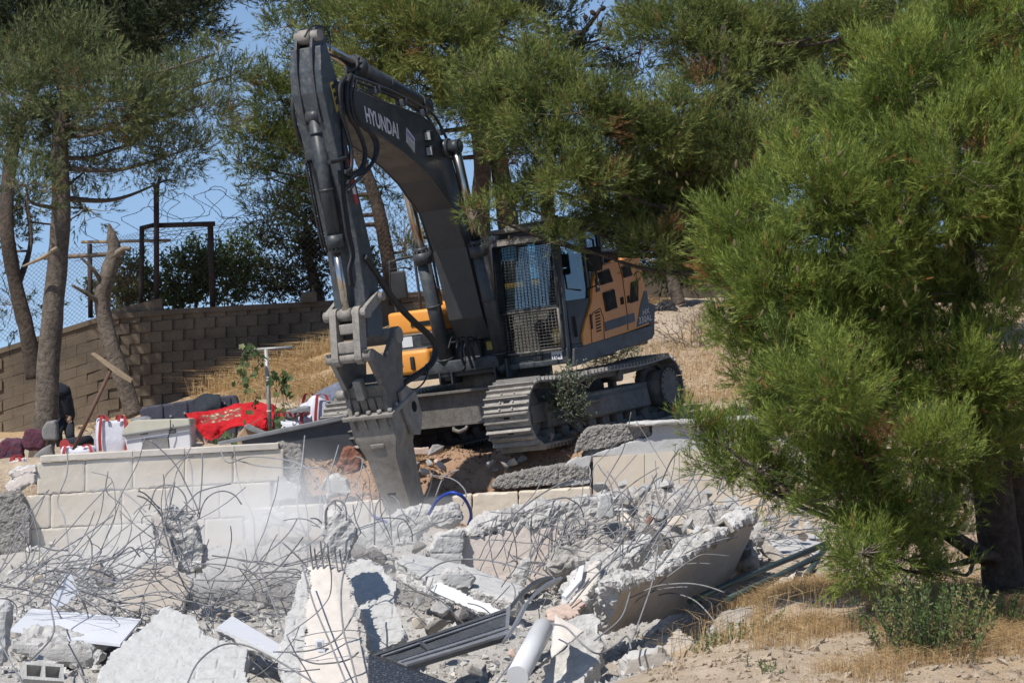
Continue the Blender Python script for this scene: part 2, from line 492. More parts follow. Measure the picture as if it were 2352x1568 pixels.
def soil_extra(N, L, co, noise, ramp, mix, col):
    def at(n):
        a = N.new("ShaderNodeAttribute"); a.attribute_name = n
        return a.outputs["Fac"]
    red = mix(ramp(noise(7.0, 8, 0.7), 0.3, 0.7), (0.285, 0.165, 0.10), (0.39, 0.265, 0.175))
    dry = mix(ramp(noise(9.0, 8, 0.7), 0.3, 0.7), (0.36, 0.235, 0.12), (0.46, 0.335, 0.20))
    gry = mix(ramp(noise(6.0, 8, 0.7), 0.3, 0.7), (0.46, 0.435, 0.40), (0.34, 0.32, 0.29))
    col = mix(at("red"), col, red)
    col = mix(at("dry"), col, dry)
    return mix(at("rub"), col, gry)
mat("soil", (0.52, 0.42, 0.31), (0.40, 0.31, 0.215), 3.5, 0.97, bump=0.9, bscale=22, dist=0.05, blotch=0.2, extra=soil_extra)

xs = np.concatenate([[-700, -300, -120, -60, -35, -22, -16], np.arange(-12.5, -8.2, 0.35), np.arange(-8.2, 9.0, 0.075), np.arange(9.0, 13, 0.35), [16, 22, 35, 60, 120, 300, 700]])
ys = np.concatenate([[-200, -90, -55, -38, -30, -26, -23.5], np.arange(-22, -2, 0.075), np.arange(-2, 13, 0.15), np.arange(13, 20, 0.7), [24, 30, 40, 60, 100, 200, 400, 900]])
GX, GY = np.meshgrid(xs, ys)
GZ = ground_z(GX, GY)
nv = GX.size
ii = np.arange(nv).reshape(GX.shape)
fc = np.stack([ii[:-1, :-1], ii[:-1, 1:], ii[1:, 1:], ii[1:, :-1]], -1).reshape(-1, 4)
me = np_mesh("ground", np.stack([GX, GY, GZ], -1).reshape(-1, 3), fc, MATS["soil"], True)
xf, yf = GX.ravel(), GY.ravel()
nz = fbm(np.stack([xf, yf, 0 * xf], -1), 0.9, 4, 5)
red = sstep(1.4 - np.abs(xf + 0.9) / 2.3 + nz * 0.5) * sstep((yf + 6.3) / 0.8) * sstep((-2.0 - yf) / 1.5)
rub = sstep((3.6 - xf + nz) / 1.2) * sstep((-5.2 - yf) / 0.6) * sstep((yf + 18.2 + np.clip(xf, -9, 4) * 0.0 + nz) / 1.0)
rub = rub * np.where(yf < -14.2, sstep((1.5 - xf + nz * .5) / 0.8), 1)
dry = np.clip(sstep((yf - 2 + nz * 2) / 4) * sstep((1.5 - xf) / 3), 0, 1) + sstep((xf - 2.6 + nz) / 1.5) * sstep((-11.5 - yf + nz * 3) / 2.5) * 0.6 + sstep((xf - 4.2 + nz * 2) / 1.5) * 0.6 + 0.45 * sstep((xf - 1.5) / 1.0) * sstep((yf - 1.0) / 2.0) * sstep(nz * 3)
set_attr(me, "red", np.clip(red, 0, 1)); set_attr(me, "rub", np.clip(rub, 0, 1)); set_attr(me, "dry", np.clip(dry, 0, 1))
tag(link("ground", me), kind="structure")
def gz1(x, y):
    return float(ground_z(np.array([x]), np.array([y]))[0])

# ------------------------------------------------------------------ broken slabs: a polygon with thickness, re-meshed and roughened
def rough_mesh(name, poly, ext, mat_, vox=0.045, rough=0.006, edge=0.045, seed=0, jag=0.06, twoside=False, joints=None, nscale=12.0, smooth=4):
    """poly: world points of the visible face; ext: extrusion vector"""
    poly = [Vector(q) for q in poly]
    ctr = sum(poly, Vector()) / len(poly)
    bm = bmesh.new()
    a = [bm.verts.new(q - ctr) for q in poly]
    b = [bm.verts.new(q - ctr + ext) for q in poly]
    n = len(poly)
    f1 = bm.faces.new(a)
    f2 = bm.faces.new(b[::-1])
    for i in range(n):
        bm.faces.new((a[i], b[i], b[(i + 1) % n], a[(i + 1) % n]))
    bmesh.ops.recalc_face_normals(bm, faces=list(bm.faces))
    f1.normal_update()
    nn = f1.normal.copy()
    bmesh.ops.triangulate(bm, faces=list(bm.faces))
    tmp = bpy.data.meshes.new("tmp")
    bm.to_mesh(tmp); bm.free()
    o = bpy.data.objects.new("tmp", tmp)
    COL.objects.link(o)
    md = o.modifiers.new("r", 'REMESH')
    md.mode = 'VOXEL'
    md.voxel_size = vox
    md.use_smooth_shade = False
    ms = o.modifiers.new("s", 'SMOOTH')
    ms.factor = 0.5
    ms.iterations = smooth
    dg = bpy.context.evaluated_depsgraph_get()
    me = bpy.data.meshes.new_from_object(o.evaluated_get(dg))
    bpy.data.objects.remove(o); bpy.data.meshes.remove(tmp)
    me.name = name
    k = len(me.vertices)
    co = np.empty(k * 3, np.float32); me.vertices.foreach_get("co", co); co = co.reshape(-1, 3).astype(float)
    no = np.empty(k * 3, np.float32); me.vertices.foreach_get("normal", no); no = no.reshape(-1, 3).astype(float)
    nv_ = np.array(nn)
    dot = no @ nv_
    face = sstep((dot - 0.75) / 0.2)
    back = sstep((-dot - 0.75) / 0.2)
    fl = np.maximum(face, back)
    amp = edge * (1 - fl) + rough * fl
    s1 = fbm(co + seed * 3.7, nscale, 4, seed)
    wq = co * 15.0 + 2.2 * np.stack([s1, np.roll(s1, 1), -s1], -1)
    wi = np.floor(wq).astype(np.int64)
    chip = hash3(wi[:, 0], wi[:, 1], wi[:, 2], seed) * 2 - 1
    s1 = 0.75 * s1 + 0.10 * chip
    s2 = fbm(co + seed * 1.3, 3.0, 3, seed + 50)
    co = co + no * (amp * s1 * 1.6)[:, None]
    # jagged outline: push the broken sides in the plane of the slab
    ip = no - dot[:, None] * nv_
    co = co + ip * (jag * (1 - fl) * s2 * 1.5)[:, None]
    if joints:
        # mortar joints between the blocks, cut into the face
        uu = Vector((1, 0, joints[1])) if len(joints) > 1 else Vector((1, 0, 0))
        uu = np.array((uu - nn * uu.dot(nn)).normalized()); ww = np.cross(nv_, uu)
        b = joints[0]
        pv_ = co @ ww / b + 0.04 * s2; row = np.floor(pv_)
        pu = co @ uu / (2 * b) + 0.5 * (row % 2) + 0.03 * s1
        gd = np.minimum(np.minimum(pv_ - row, 1 - pv_ + row) * b, np.minimum(pu - np.floor(pu), 1 - pu + np.floor(pu)) * 2 * b)
        gro = np.clip(1 - gd / 0.016, 0, 1) * face * (0.35 + 0.65 * (fbm(co, 2.0, 2, seed + 9) > -0.15))
        co = co - nv_ * (gro * 0.016)[:, None]
    me.vertices.foreach_set("co", co.astype(np.float32).ravel())
    me.update()
    fa = np.maximum(face, back) if twoside else face
    set_attr(me, "face", np.clip(fa + 0.35 * s2 * (fa > 0.05), 0, 1))
    me.materials.clear()
    me.materials.append(MATS[mat_])
    return me, ctr

def slab(name, poly, th, mat_="concrete", label=None, cat=None, group=None, parent=None, ext=None, **kw):
    pts = [P(*q) if not isinstance(q, Vector) else q for q in poly]
    n = Vector()
    for i in range(len(pts)):
        n += (pts[i] - pts[0]).cross(pts[(i + 1) % len(pts)] - pts[0])
    n.normalize()
    if n.y < 0: n = -n
    e = n * th if ext is None else Vector(ext)
    me, c = rough_mesh(name, pts, e, mat_, **kw)
    o = link(name, me, None, parent, c)
    tag(o, label, cat, group)
    return o

# ------------------------------------------------------------------ the excavator
# machine coordinates: x to the machine's left, y to its rear, z up; origin on the ground under the swing ring
EX_RT = EX_R.transposed()
def U(px, py, xc):
    """(y, z) of the machine plane x = xc met along a bearing of the photograph"""
    c = EX_RT @ (Vector((0, -DCAM, EYE)) - EX_O)
    d = EX_RT @ Vector(((px - 1176) / F, 1, -(py - 784) / F))
    t = (xc - c.x) / d.x
    q = c + d * t
    return q.y, q.z
def UV(px, py, xc):
    y, z = U(px, py, xc)
    return Vector((xc, y, z))
exc = empty("excavator", EX_O, "dark grey and orange tracked excavator with a hydraulic breaker on its arm", "excavator")
exc.rotation_mode = 'QUATERNION'
exc.rotation_quaternion = EX_R.to_quaternion()
m_ = MATS
def plate(poly_yz, x0, x1, b=0.0):
    """prism of a side profile between x0 and x1, edges bevelled"""
    bm = bmesh.new()
    va = [bm.verts.new((x0, y, z)) for y, z in poly_yz]
    vb = [bm.verts.new((x1, y, z)) for y, z in poly_yz]
    n = len(va)
    bm.faces.new(va); bm.faces.new(vb[::-1])
    for i in range(n):
        bm.faces.new((va[i], vb[i], vb[(i + 1) % n], va[(i + 1) % n]))
    bmesh.ops.recalc_face_normals(bm, faces=list(bm.faces))
    if b:
        bmesh.ops.bevel(bm, geom=list(bm.edges), offset=b, segments=2, affect='EDGES', profile=0.6, clamp_overlap=True)
    mb = MB()
    bm.verts.index_update()
    mb.add([tuple(v.co) for v in bm.verts], [tuple(v.index for v in f.verts) for f in bm.faces])
    bm.free()
    return mb
def join(*mbs):
    r = MB()
    for q in mbs:
        k = len(r.v)
        r.v += q.v; r.f += [tuple(i + k for i in f) for f in q.f]; r.sm += q.sm
    return r

# ---- undercarriage
TQ = Matrix.Rotation(TR_A, 4, 'Z')
def tpart(mb, name, mt, parent=exc):
    o = mb.build(name, mt, parent)
    if parent is exc:
        o.matrix_local = TQ
    return o
cb = MB()
cb.box(-0.98, 0.98, -1.25, 1.25, 0.46, 0.84, 0.03)
cb.box(-1.0, 1.0, -1.33, -1.25, 0.42, 0.90)
cb.box(-1.0, 1.0, -1.46, -1.252, 0.42, 0.45)
cb.box(-1.0, 1.0, -1.46, -1.252, 0.885, 0.915)
cb.tube([(-0.12, -1.40, 0.43), (-0.10, -1.46, 0.36), (0.0, -1.48, 0.33), (0.10, -1.46, 0.36), (0.12, -1.40, 0.43)], 0.03, 8)
tpart(cb, "car_body", m_["worn_steel"])
tpart(MB().cyl((0, 0, 0.84), (0, 0, 1.16), 0.72, 40), "swing_ring", m_["worn_steel"])
def shoe_mesh():
    s = MB()
    w = 0.35
    s.box(-w, w, -0.103, 0.103, 0.0, 0.024)
    for y, h in ((-0.082, 0.052), (0.022, 0.046)):
        s.add([(x, y + dy, z) for x in (-w, w) for dy, z in ((-0.018, 0.024), (-0.008, 0.024 + h), (0.008, 0.024 + h), (0.018, 0.024))],
              [(0, 1, 5, 4), (1, 2, 6, 5), (2, 3, 7, 6), (0, 3, 2, 1), (4, 5, 6, 7)])
    for x in (-0.1, 0.1):
        for y in (-0.03, 0.07):
            s.cyl((x, y, 0.02), (x, y, 0.045), 0.016, 6)
    n0 = len(s.f)
    s.box(-0.05, 0.05, -0.045, -0.015, 0.018, 0.026)          # mud slot
    me = s.mesh("track_shoe", m_["track_steel"])
    me.materials.append(m_["dark_void"])
    for p in list(me.polygons)[n0:]:
        p.material_index = 1
    return me
SHOE = shoe_mesh()
def loop_pts():
    """track path, (y, z, angle) at equal steps; the upper run sags a little"""
    r, ya, yb, zc = 0.43, -2.0, 2.0, 0.50
    pts = []
    for y in np.linspace(ya, yb, 80): pts.append((y, zc - r))
    for a in np.linspace(-90, 90, 40)[1:]: pts.append((yb + r * math.cos(math.radians(a)), zc + r * math.sin(math.radians(a))))
    for y in np.linspace(yb, ya, 80)[1:]:
        t = (y - ya) / (yb - ya)
        pts.append((y, zc + r - 0.05 * math.sin(math.pi * t) - 0.012 * math.sin(3 * math.pi * t)))
    for a in np.linspace(90, 270, 40)[1:]: pts.append((ya + r * math.cos(math.radians(a)), zc + r * math.sin(math.radians(a))))
    p = np.array(pts)
    s = np.concatenate([[0], np.cumsum(np.linalg.norm(np.diff(p, axis=0), axis=1))])
    n = 50
    out_ = []
    for k in range(n):
        t = s[-1] * k / n
        y, z = np.interp(t, s, p[:, 0]), np.interp(t, s, p[:, 1])
        y2, z2 = np.interp((t + 0.03) % s[-1], s, p[:, 0]), np.interp((t + 0.03) % s[-1], s, p[:, 1])
        y1, z1 = np.interp((t - 0.03) % s[-1], s, p[:, 0]), np.interp((t - 0.03) % s[-1], s, p[:, 1])
        out_.append((y, z, math.atan2(z2 - z1, y2 - y1)))
    return out_
LOOP = loop_pts()
for sx in (1, -1):
    xc = 1.34 * sx
    tf = MB()
    tf.box(xc - 0.2, xc + 0.2, -1.62, 1.55, 0.26, 0.64, 0.03)
    tf.add([(xc + sx * 0.19, -1.6, 0.30), (xc + sx * 0.19, 1.5, 0.30), (xc + sx * 0.19, 1.5, 0.60), (xc + sx * 0.19, -1.6, 0.60),
            (xc + sx * 0.27, -1.5, 0.30), (xc + sx * 0.27, 1.45, 0.30), (xc + sx * 0.23, 1.45, 0.54), (xc + sx * 0.23, -1.5, 0.54)],
           [(0, 1, 5, 4), (1, 2, 6, 5), (2, 3, 7, 6), (3, 0, 4, 7), (4, 5, 6, 7)])
    tf.box(xc - 0.15, xc + 0.15, -2.0, -1.6, 0.36, 0.62, 0.02)
    track = tpart(tf, "track", m_["worn_steel"])
    ch = MB()                                   # the chain under the shoes
    for y, z, a in LOOP:
        R_ = Matrix.Translation((xc, y, z)) @ Matrix.Rotation(a, 4, 'X')
        for dx in (-0.1, 0.1):
            ch.box(dx - 0.022, dx + 0.022, -0.115, 0.115, 0.0, 0.085, 0, R_)
        ch.tube([R_ @ Vector((-0.13, 0.1, 0.04)), R_ @ Vector((0.13, 0.1, 0.04))], 0.028, 8)
    ch.build("chain", m_["worn_steel"], track)
    for y, z, a in LOOP:
        o = link("track_shoe", SHOE, None, track)
        # loop runs counter-clockwise: outside is to the right of travel
        o.matrix_local = Matrix.Translation((xc, y, z)) @ Matrix.Rotation(a, 4, 'X') @ Matrix.Rotation(math.pi, 4, 'Y')
    sp = MB()
    sp.cyl((xc - 0.06, 2.0, 0.5), (xc + 0.06, 2.0, 0.5), 0.37, 30)
    for k in range(21):
        w = 2 * math.pi * k / 21
        R_ = Matrix.Translation((xc, 2.0, 0.5)) @ Matrix.Rotation(w, 4, 'X')
        sp.box(-0.045, 0.045, 0.34, 0.41, -0.025, 0.025, 0, R_)
    sp.cyl((xc - 0.1, 2.0, 0.5), (xc + sx * 0.33, 2.0, 0.5), 0.27, 28)
    sp.cyl((xc + sx * 0.32, 2.0, 0.5), (xc + sx * 0.35, 2.0, 0.5), 0.29, 28)
    for k in range(18):
        w = 2 * math.pi * k / 18
        c_ = (2.0 + 0.265 * math.cos(w), 0.5 + 0.265 * math.sin(w))
        sp.cyl((xc + sx * 0.34, c_[0], c_[1]), (xc + sx * 0.37, c_[0], c_[1]), 0.018, 6)
    sp.build("sprocket", m_["worn_steel"], track)
    idl = MB()
    idl.cyl((xc - 0.09, -2.0, 0.5), (xc + 0.09, -2.0, 0.5), 0.36, 30)
    idl.cyl((xc - 0.13, -2.0, 0.5), (xc + 0.13, -2.0, 0.5), 0.2, 20)
    idl.build("idler", m_["worn_steel"], track)
    for y in (-0.8, 0.8):
        MB().cyl((xc - 0.13, y, 0.79), (xc + 0.16, y, 0.79), 0.08, 16).build("carrier_roller", m_["worn_steel"], track)
        MB().box(xc - 0.05, xc + 0.05, y - 0.05, y + 0.05, 0.63, 0.78).build("roller_bracket", m_["worn_steel"], track)
    for y in np.linspace(-1.5, 1.5, 8):
        MB().cyl((xc - 0.14, y, 0.2), (xc + 0.14, y, 0.2), 0.105, 14).build("track_roller", m_["worn_steel"], track)
    st = MB()
    st.box(xc + sx * 0.2 - 0.02, xc + sx * 0.34, -0.6, -0.1, 0.50, 0.53)
    st.build("step", m_["worn_steel"], track)

# ---- upper structure
fr = MB()
fr.box(-1.45, 1.47, -0.75, 2.15, 1.17, 1.36, 0.02)
fr.box(-0.75, 0.42, -1.05, -0.7, 1.16, 1.34, 0.02)
fr.box(-1.3, 1.3, -0.98, -0.72, 1.10, 1.18, 0.01)
fr.build("deck_frame", m_["paint_dark"], exc)
X1 = 1.49
# cab-side lower skirt, from behind the cab to the tail
sk = plate([U(1318, 842, X1), U(1497, 778, X1), U(1503, 765, X1), U(1500, 745, X1), U(1318, 800, X1)], X1 - 0.12, X1 + 0.01, 0.012)
sk.build("side_skirt", m_["paint_dark"], exc)
# orange engine cover: curved front edge
cov_px = [(1342, 798), (1339, 765), (1346, 735), (1352, 718), (1360, 690), (1362, 650), (1368, 628), (1385, 608), (1455, 588), (1470, 592), (1488, 690), (1492, 745)]
cov = plate([U(x, y, X1) for x, y in cov_px], X1 - 0.5, X1, 0.02)
cov.build("engine_cover", m_["paint_orange"], exc)
hb = MB()
hb.box(-1.42, 1.40, 0.95, 2.1, 1.36, 2.20, 0.05)
hb.build("engine_hood", m_["paint_orange"], exc)
MB().box(-0.55, 1.40, 0.88, 0.945, 1.36, 2.26, 0.01).build("bulkhead", m_["paint_dark"], exc)
cw = plate([U(1492, 752, X1), U(1503, 765, X1), U(1505, 700, X1), U(1480, 690, X1), U(1488, 715, X1)], -1.46, X1 + 0.004, 0.02)
cw2 = MB().box(-1.46, 1.44, 2.05, 2.42, 1.2, 2.1, 0.1)
join(cw, cw2).build("counterweight", m_["paint_dark"], exc)
def on_side(name, px, mt, x=X1, th=0.006, parent=exc):
    return plate([U(a, b, X1) for a, b in px], x - 0.02, x + th).build(name, mt, parent)
on_side("tail_panel", [(1462, 752), (1495, 738), (1485, 668), (1479, 668), (1470, 700)], m_["paint_dark"])
on_side("stripe", [(1388, 740), (1456, 718), (1458, 738), (1390, 761)], m_["paint_dark"])
def grille(px, nx, nz_):
    a, b, c, d = [Vector((0,) + U(x, y, X1)) for x, y in px]      # tl tr br bl
    on_side("grille", px, m_["dark_void"], X1, 0.004)
    g = MB()
    for i in range(nx + 1):
        t = i / nx
        p, q = a.lerp(b, t), d.lerp(c, t)
        g.tube([(X1 + 0.008, p.y, p.z), (X1 + 0.008, q.y, q.z)], 0.010 if i in (0, nx) else 0.0055, 4)
    for i in range(nz_ + 1):
        t = i / nz_
        p, q = a.lerp(d, t), b.lerp(c, t)
        g.tube([(X1 + 0.009, p.y, p.z), (X1 + 0.009, q.y, q.z)], 0.010 if i in (0, nz_) else 0.0055, 4)
    g.build("grille_mesh", m_["paint_dark"], exc)
grille([(1372, 628), (1397, 618), (1406, 646), (1379, 654)], 9, 7)
grille([(1384, 674), (1409, 665), (1416, 706), (1391, 715)], 9, 12)
grille([(1426, 613), (1444, 606), (1450, 632), (1432, 637)], 7, 8)
grille([(1449, 650), (1464, 644), (1464, 690), (1447, 695)], 5, 12)
def seam(px, r=0.006):
    MB().tube([(X1 + 0.002,) + U(a, b, X1) for a, b in px], r, 4).build("panel_seam", m_["dark_void"], exc)
seam([(1420, 603), (1430, 640), (1441, 728), (1442, 758)])
seam([(1360, 800), (1356, 735), (1362, 718), (1378, 708), (1386, 730), (1388, 790)])
seam([(1345, 800), (1443, 768), (1490, 750)])
for k in range(7):
    x, y = 1366 + k * 0.6, 718 + k * 7
    on_side("louvre", [(x, y), (x + 11, y - 4), (x + 11, y - 1), (x + 0.5, y + 3)], m_["dark_void"])
on_side("door_strap", [(1354, 722), (1357, 721), (1360, 755), (1357, 756)], m_["plastic_black"], th=0.02)
on_side("latch", [(1424, 684), (1431, 681), (1433, 698), (1426, 700)], m_["dark_void"])
on_side("latch", [(1440, 680), (1445, 678), (1446, 694), (1441, 696)], m_["dark_void"])
b_ = on_side("engine_badge", [(1366, 640), (1373, 636), (1377, 668), (1369, 671)], m_["plastic_black"], th=0.012)
on_side("badge_mark", [(1369, 641), (1373, 640), (1373, 645), (1371, 650), (1372, 657), (1374, 657), (1374, 661), (1370, 660), (1368, 652)], m_["decal_white"], th=0.016, parent=b_)

def text_mesh(body, quad, name, mt, parent=exc, bold=0.02):
    """lettering laid on a flat quad (tl, tr, br, bl in machine coordinates)"""
    cu = bpy.data.curves.new("t", 'FONT')
    cu.body = body
    cu.offset = bold
    cu.resolution_u = 3
    o = bpy.data.objects.new("t", cu)
    COL.objects.link(o)
    dg = bpy.context.evaluated_depsgraph_get()
    me = bpy.data.meshes.new_from_object(o.evaluated_get(dg))
    bpy.data.objects.remove(o)
    if len(me.vertices) == 0:
        return None
    k = len(me.vertices)
    co = np.empty(k * 3, np.float32); me.vertices.foreach_get("co", co); co = co.reshape(-1, 3)
    lo, hi = co.min(0), co.max(0)
    s = (co[:, 0] - lo[0]) / (hi[0] - lo[0]); t = (co[:, 1] - lo[1]) / (hi[1] - lo[1])
    a, b, c, d = [np.array(q) for q in quad]
    w = (1 - s)[:, None] * ((1 - t)[:, None] * d + t[:, None] * a) + s[:, None] * ((1 - t)[:, None] * c + t[:, None] * b)
    me.vertices.foreach_set("co", w.astype(np.float32).ravel())
    me.update()
    me.name = name
    me.materials.clear(); me.materials.append(mt)
    return link(name, me, None, parent)
def tq(px, x):
    return [(x,) + U(a, b, x) for a, b in px]
text_mesh("HX", tq([(1476, 712), (1491, 706), (1493, 718), (1477, 724)], X1 + 0.008), "lettering", m_["decal_white"])
text_mesh("330AL", tq([(1467, 729), (1497, 720), (1498, 735), (1468, 744)], X1 + 0.008), "lettering", m_["decal_white"])
# black intake housing with slots behind the cab
mz = MB().box(0.75, 1.35, 1.0, 1.75, 2.2, 2.66, 0.1)
hz = mz.build("intake_housing", m_["plastic_black"], exc)
for k in range(8):
    MB().box(1.30, 1.356, 1.12 + k * 0.07, 1.15 + k * 0.07, 2.36, 2.62).build("slot", m_["dark_void"], hz)
MB().box(-0.3, 0.6, 1.0, 2.2, 2.2, 2.34, 0.04).build("hood_top", m_["paint_orange"], exc)
MB().cyl((-0.55, 1.5, 2.2), (-0.55, 1.5, 2.95), 0.09, 16).build("exhaust_pipe", m_["plastic_black"], exc)

# ---- cab
CX0, CX1, CY0, CY1, CZ0, CZ1 = 0.44, 1.45, -0.90, 0.84, 1.30, 3.06
cab = MB()
cab.box(CX0, CX1, CY0 - 0.02, CY1, 1.10, 1.32, 0.02)
for x in (CX0 + 0.045, CX1 - 0.045):
    cab.add([(x - 0.045, CY0, CZ0), (x + 0.045, CY0, CZ0), (x + 0.045, CY0 + 0.09, CZ0), (x - 0.045, CY0 + 0.09, CZ0),
             (x - 0.045, CY0 + 0.13, CZ1 - 0.06), (x + 0.045, CY0 + 0.13, CZ1 - 0.06), (x + 0.045, CY0 + 0.22, CZ1 - 0.06), (x - 0.045, CY0 + 0.22, CZ1 - 0.06)],
            [(0, 1, 5, 4), (1, 2, 6, 5), (2, 3, 7, 6), (3, 0, 4, 7)])
    cab.box(x - 0.045, x + 0.045, CY1 - 0.12, CY1, CZ0, CZ1 - 0.05)
    cab.box(x - 0.045, x + 0.045, 0.12, 0.22, CZ0, CZ1 - 0.05)
cab.box(CX0, CX1, CY0 + 0.10, CY1, CZ1 - 0.13, CZ1 - 0.02, 0.02)
cab.box(CX0 + 0.08, CX1 - 0.08, CY0, CY0 + 0.07, 1.9, 1.94)
cab.box(CX0 + 0.02, CX1 - 0.02, CY1 - 0.06, CY1 - 0.02, CZ0, 2.3)
cab.box(CX0 + 0.01, CX0 + 0.03, CY0 + 0.1, CY1 - 0.1, CZ0, 1.72)
cabo = cab.build("cab", m_["paint_dark"], exc)
rf = MB().box(CX0 - 0.02, CX1 + 0.02, CY0 + 0.06, CY1 + 0.02, CZ1 - 0.02, CZ1 + 0.05, 0.025)
rf.box(CX0 + 0.12, CX1 - 0.1, CY0 + 0.35, CY1 - 0.1, CZ1 + 0.04, CZ1 + 0.10, 0.03)
rfo = rf.build("roof", m_["dusty_steel"], cabo)
vis = MB().box(CX0 + 0.1, CX1 - 0.02, CY0 - 0.10, CY0 + 0.12, CZ1 - 0.13, CZ1 - 0.10)
vis.box(CX0 + 0.1, CX1 - 0.02, CY0 - 0.10, CY0 - 0.08, CZ1 - 0.19, CZ1 - 0.10)
vis.build("sun_visor", m_["dusty_steel"], cabo)
MB().box(CX0 + 0.0, CX0 + 0.14, CY0 - 0.08, CY0 + 0.1, CZ1 - 0.15, CZ1 - 0.03, 0.015).build("work_lamp", m_["lamp_lens"], cabo)
door = MB().box(CX1 - 0.03, CX1 + 0.006, CY0 + 0.16, 0.83, CZ0 - 0.12, 1.98, 0.008)
door.box(CX1 - 0.03, CX1 + 0.012, 0.2, 0.26, 1.98, CZ1 - 0.1)
door.box(CX1 - 0.03, CX1 + 0.012, 0.77, 0.83, 1.98, CZ1 - 0.1)
dr = door.build("door", m_["paint_dark"], cabo)
MB().box(CX1 + 0.005, CX1 + 0.05, CY0 + 0.30, CY0 + 0.33, 1.45, 1.75).build("grab_bar", m_["plastic_black"], cabo)
gl = MB()
gl.add([(CX0 + 0.09, CY0 + 0.06, 1.94), (CX1 - 0.09, CY0 + 0.06, 1.94), (CX1 - 0.09, CY0 + 0.15, CZ1 - 0.13), (CX0 + 0.09, CY0 + 0.15, CZ1 - 0.13)], [(0, 1, 2, 3)])
gl.build("windscreen", m_["cab_glass"], cabo)
MB().add([(CX0 + 0.09, CY0 + 0.04, CZ0 + 0.02), (CX1 - 0.09, CY0 + 0.04, CZ0 + 0.02), (CX1 - 0.09, CY0 + 0.06, 1.9), (CX0 + 0.09, CY0 + 0.06, 1.9)], [(0, 1, 2, 3)]).build("lower_pane", m_["cab_glass"], cabo)
for nm, y0, y1, z0 in (("side_pane", CY0 + 0.2, 0.12, 1.98), ("side_pane", 0.26, 0.77, 1.98)):
    MB().add([(CX1 - 0.02, y0, z0), (CX1 - 0.02, y1, z0), (CX1 - 0.02, y1, CZ1 - 0.13), (CX1 - 0.02, y0 + (0.08 if y0 < 0 else 0), CZ1 - 0.13)], [(0, 1, 2, 3)]).build(nm, m_["cab_glass"], cabo)
MB().add([(CX0 + 0.02, CY0 + 0.2, 1.7), (CX0 + 0.02, CY1 - 0.12, 1.7), (CX0 + 0.02, CY1 - 0.12, CZ1 - 0.13), (CX0 + 0.02, CY0 + 0.26, CZ1 - 0.13)], [(0, 1, 2, 3)]).build("side_pane", m_["cab_glass"], cabo)
seat = MB().box(0.66, 1.2, -0.15, 0.4, 1.62, 1.78, 0.05).box(0.68, 1.18, 0.32, 0.5, 1.75, 2.45, 0.06).box(0.8, 1.06, 0.36, 0.48, 2.46, 2.66, 0.04)
seat.box(0.56, 0.68, -0.3, 0.3, 1.55, 1.9, 0.03).box(1.18, 1.3, -0.3, 0.3, 1.55, 1.9, 0.03).box(0.7, 1.15, -0.2, 0.45, 1.32, 1.62)
seat.build("seat", m_["plastic_black"], cabo)
con = MB().box(1.16, 1.3, -0.62, -0.5, 1.9, 2.2, 0.02).tube([(1.28, -0.55, 1.35), (1.26, -0.56, 1.95)], 0.02, 6)
con.build("monitor", m_["plastic_black"], cabo)
for x in (0.82, 1.04):
    MB().tube([(x, -0.45, 1.36), (x, -0.6, 1.6), (x, -0.56, 1.85)], 0.016, 6).build("lever", m_["plastic_black"], cabo)
def guard_mb(z0, z1, y0, y1, nx, nz_):
    g = MB()
    x0, x1 = CX0 + 0.03, CX1 - 0.05
    for i in range(nx + 1):
        x = x0 + (x1 - x0) * i / nx
        g.tube([(x, y0, z0), (x, y1, z1)], 0.0045, 4)
    for k in range(nz_ + 1):
        t = k / nz_
        y, z = y0 + (y1 - y0) * t - 0.006, z0 + (z1 - z0) * t
        g.tube([(x0, y, z), (x1, y, z)], 0.0045, 4)
    for (xa, ya, za, xb, yb, zb) in ((x0, y0, z0, x0, y1, z1), (x1, y0, z0, x1, y1, z1), (x0, y0, z0, x1, y0, z0), (x0, y1, z1, x1, y1, z1)):
        g.tube([(xa, ya, za), (xb, yb, zb)], 0.02, 6)
    return g
guard_mb(1.93, CZ1 - 0.2, CY0 - 0.06, CY0 + 0.05, 17, 22).build("front_guard", m_["paint_dark"], cabo)
guard_mb(CZ0 + 0.02, 1.9, CY0 - 0.07, CY0 - 0.06, 17, 13).build("lower_guard", m_["worn_steel"], cabo)
nb = MB().box(1.20, 1.36, CY0 - 0.03, CY0 - 0.02, 1.17, 1.29).build("number_plate", m_["decal_white"], cabo)
text_mesh("104", [(1.22, CY0 - 0.034, 1.25), (1.34, CY0 - 0.034, 1.25), (1.34, CY0 - 0.034, 1.19), (1.22, CY0 - 0.034, 1.19)], "lettering", m_["plastic_black"], nb, 0.01)
MB().box(0.92, 1.06, CY0 - 0.05, CY0 - 0.02, 1.17, 1.27, 0.01).build("lamp", m_["plastic_black"], cabo)
mr = MB().tube([(CX1 + 0.02, 0.0, 2.1), (CX1 + 0.22, -0.05, 2.15), (CX1 + 0.24, -0.05, 2.8), (CX1 + 0.02, 0.05, 2.9)], 0.015, 6)
mr.build("mirror_bracket", m_["plastic_black"], cabo)
MB().box(CX1 + 0.12, CX1 + 0.34, -0.1, -0.04, 2.35, 2.7, 0.03).build("mirror", m_["plastic_black"], cabo)

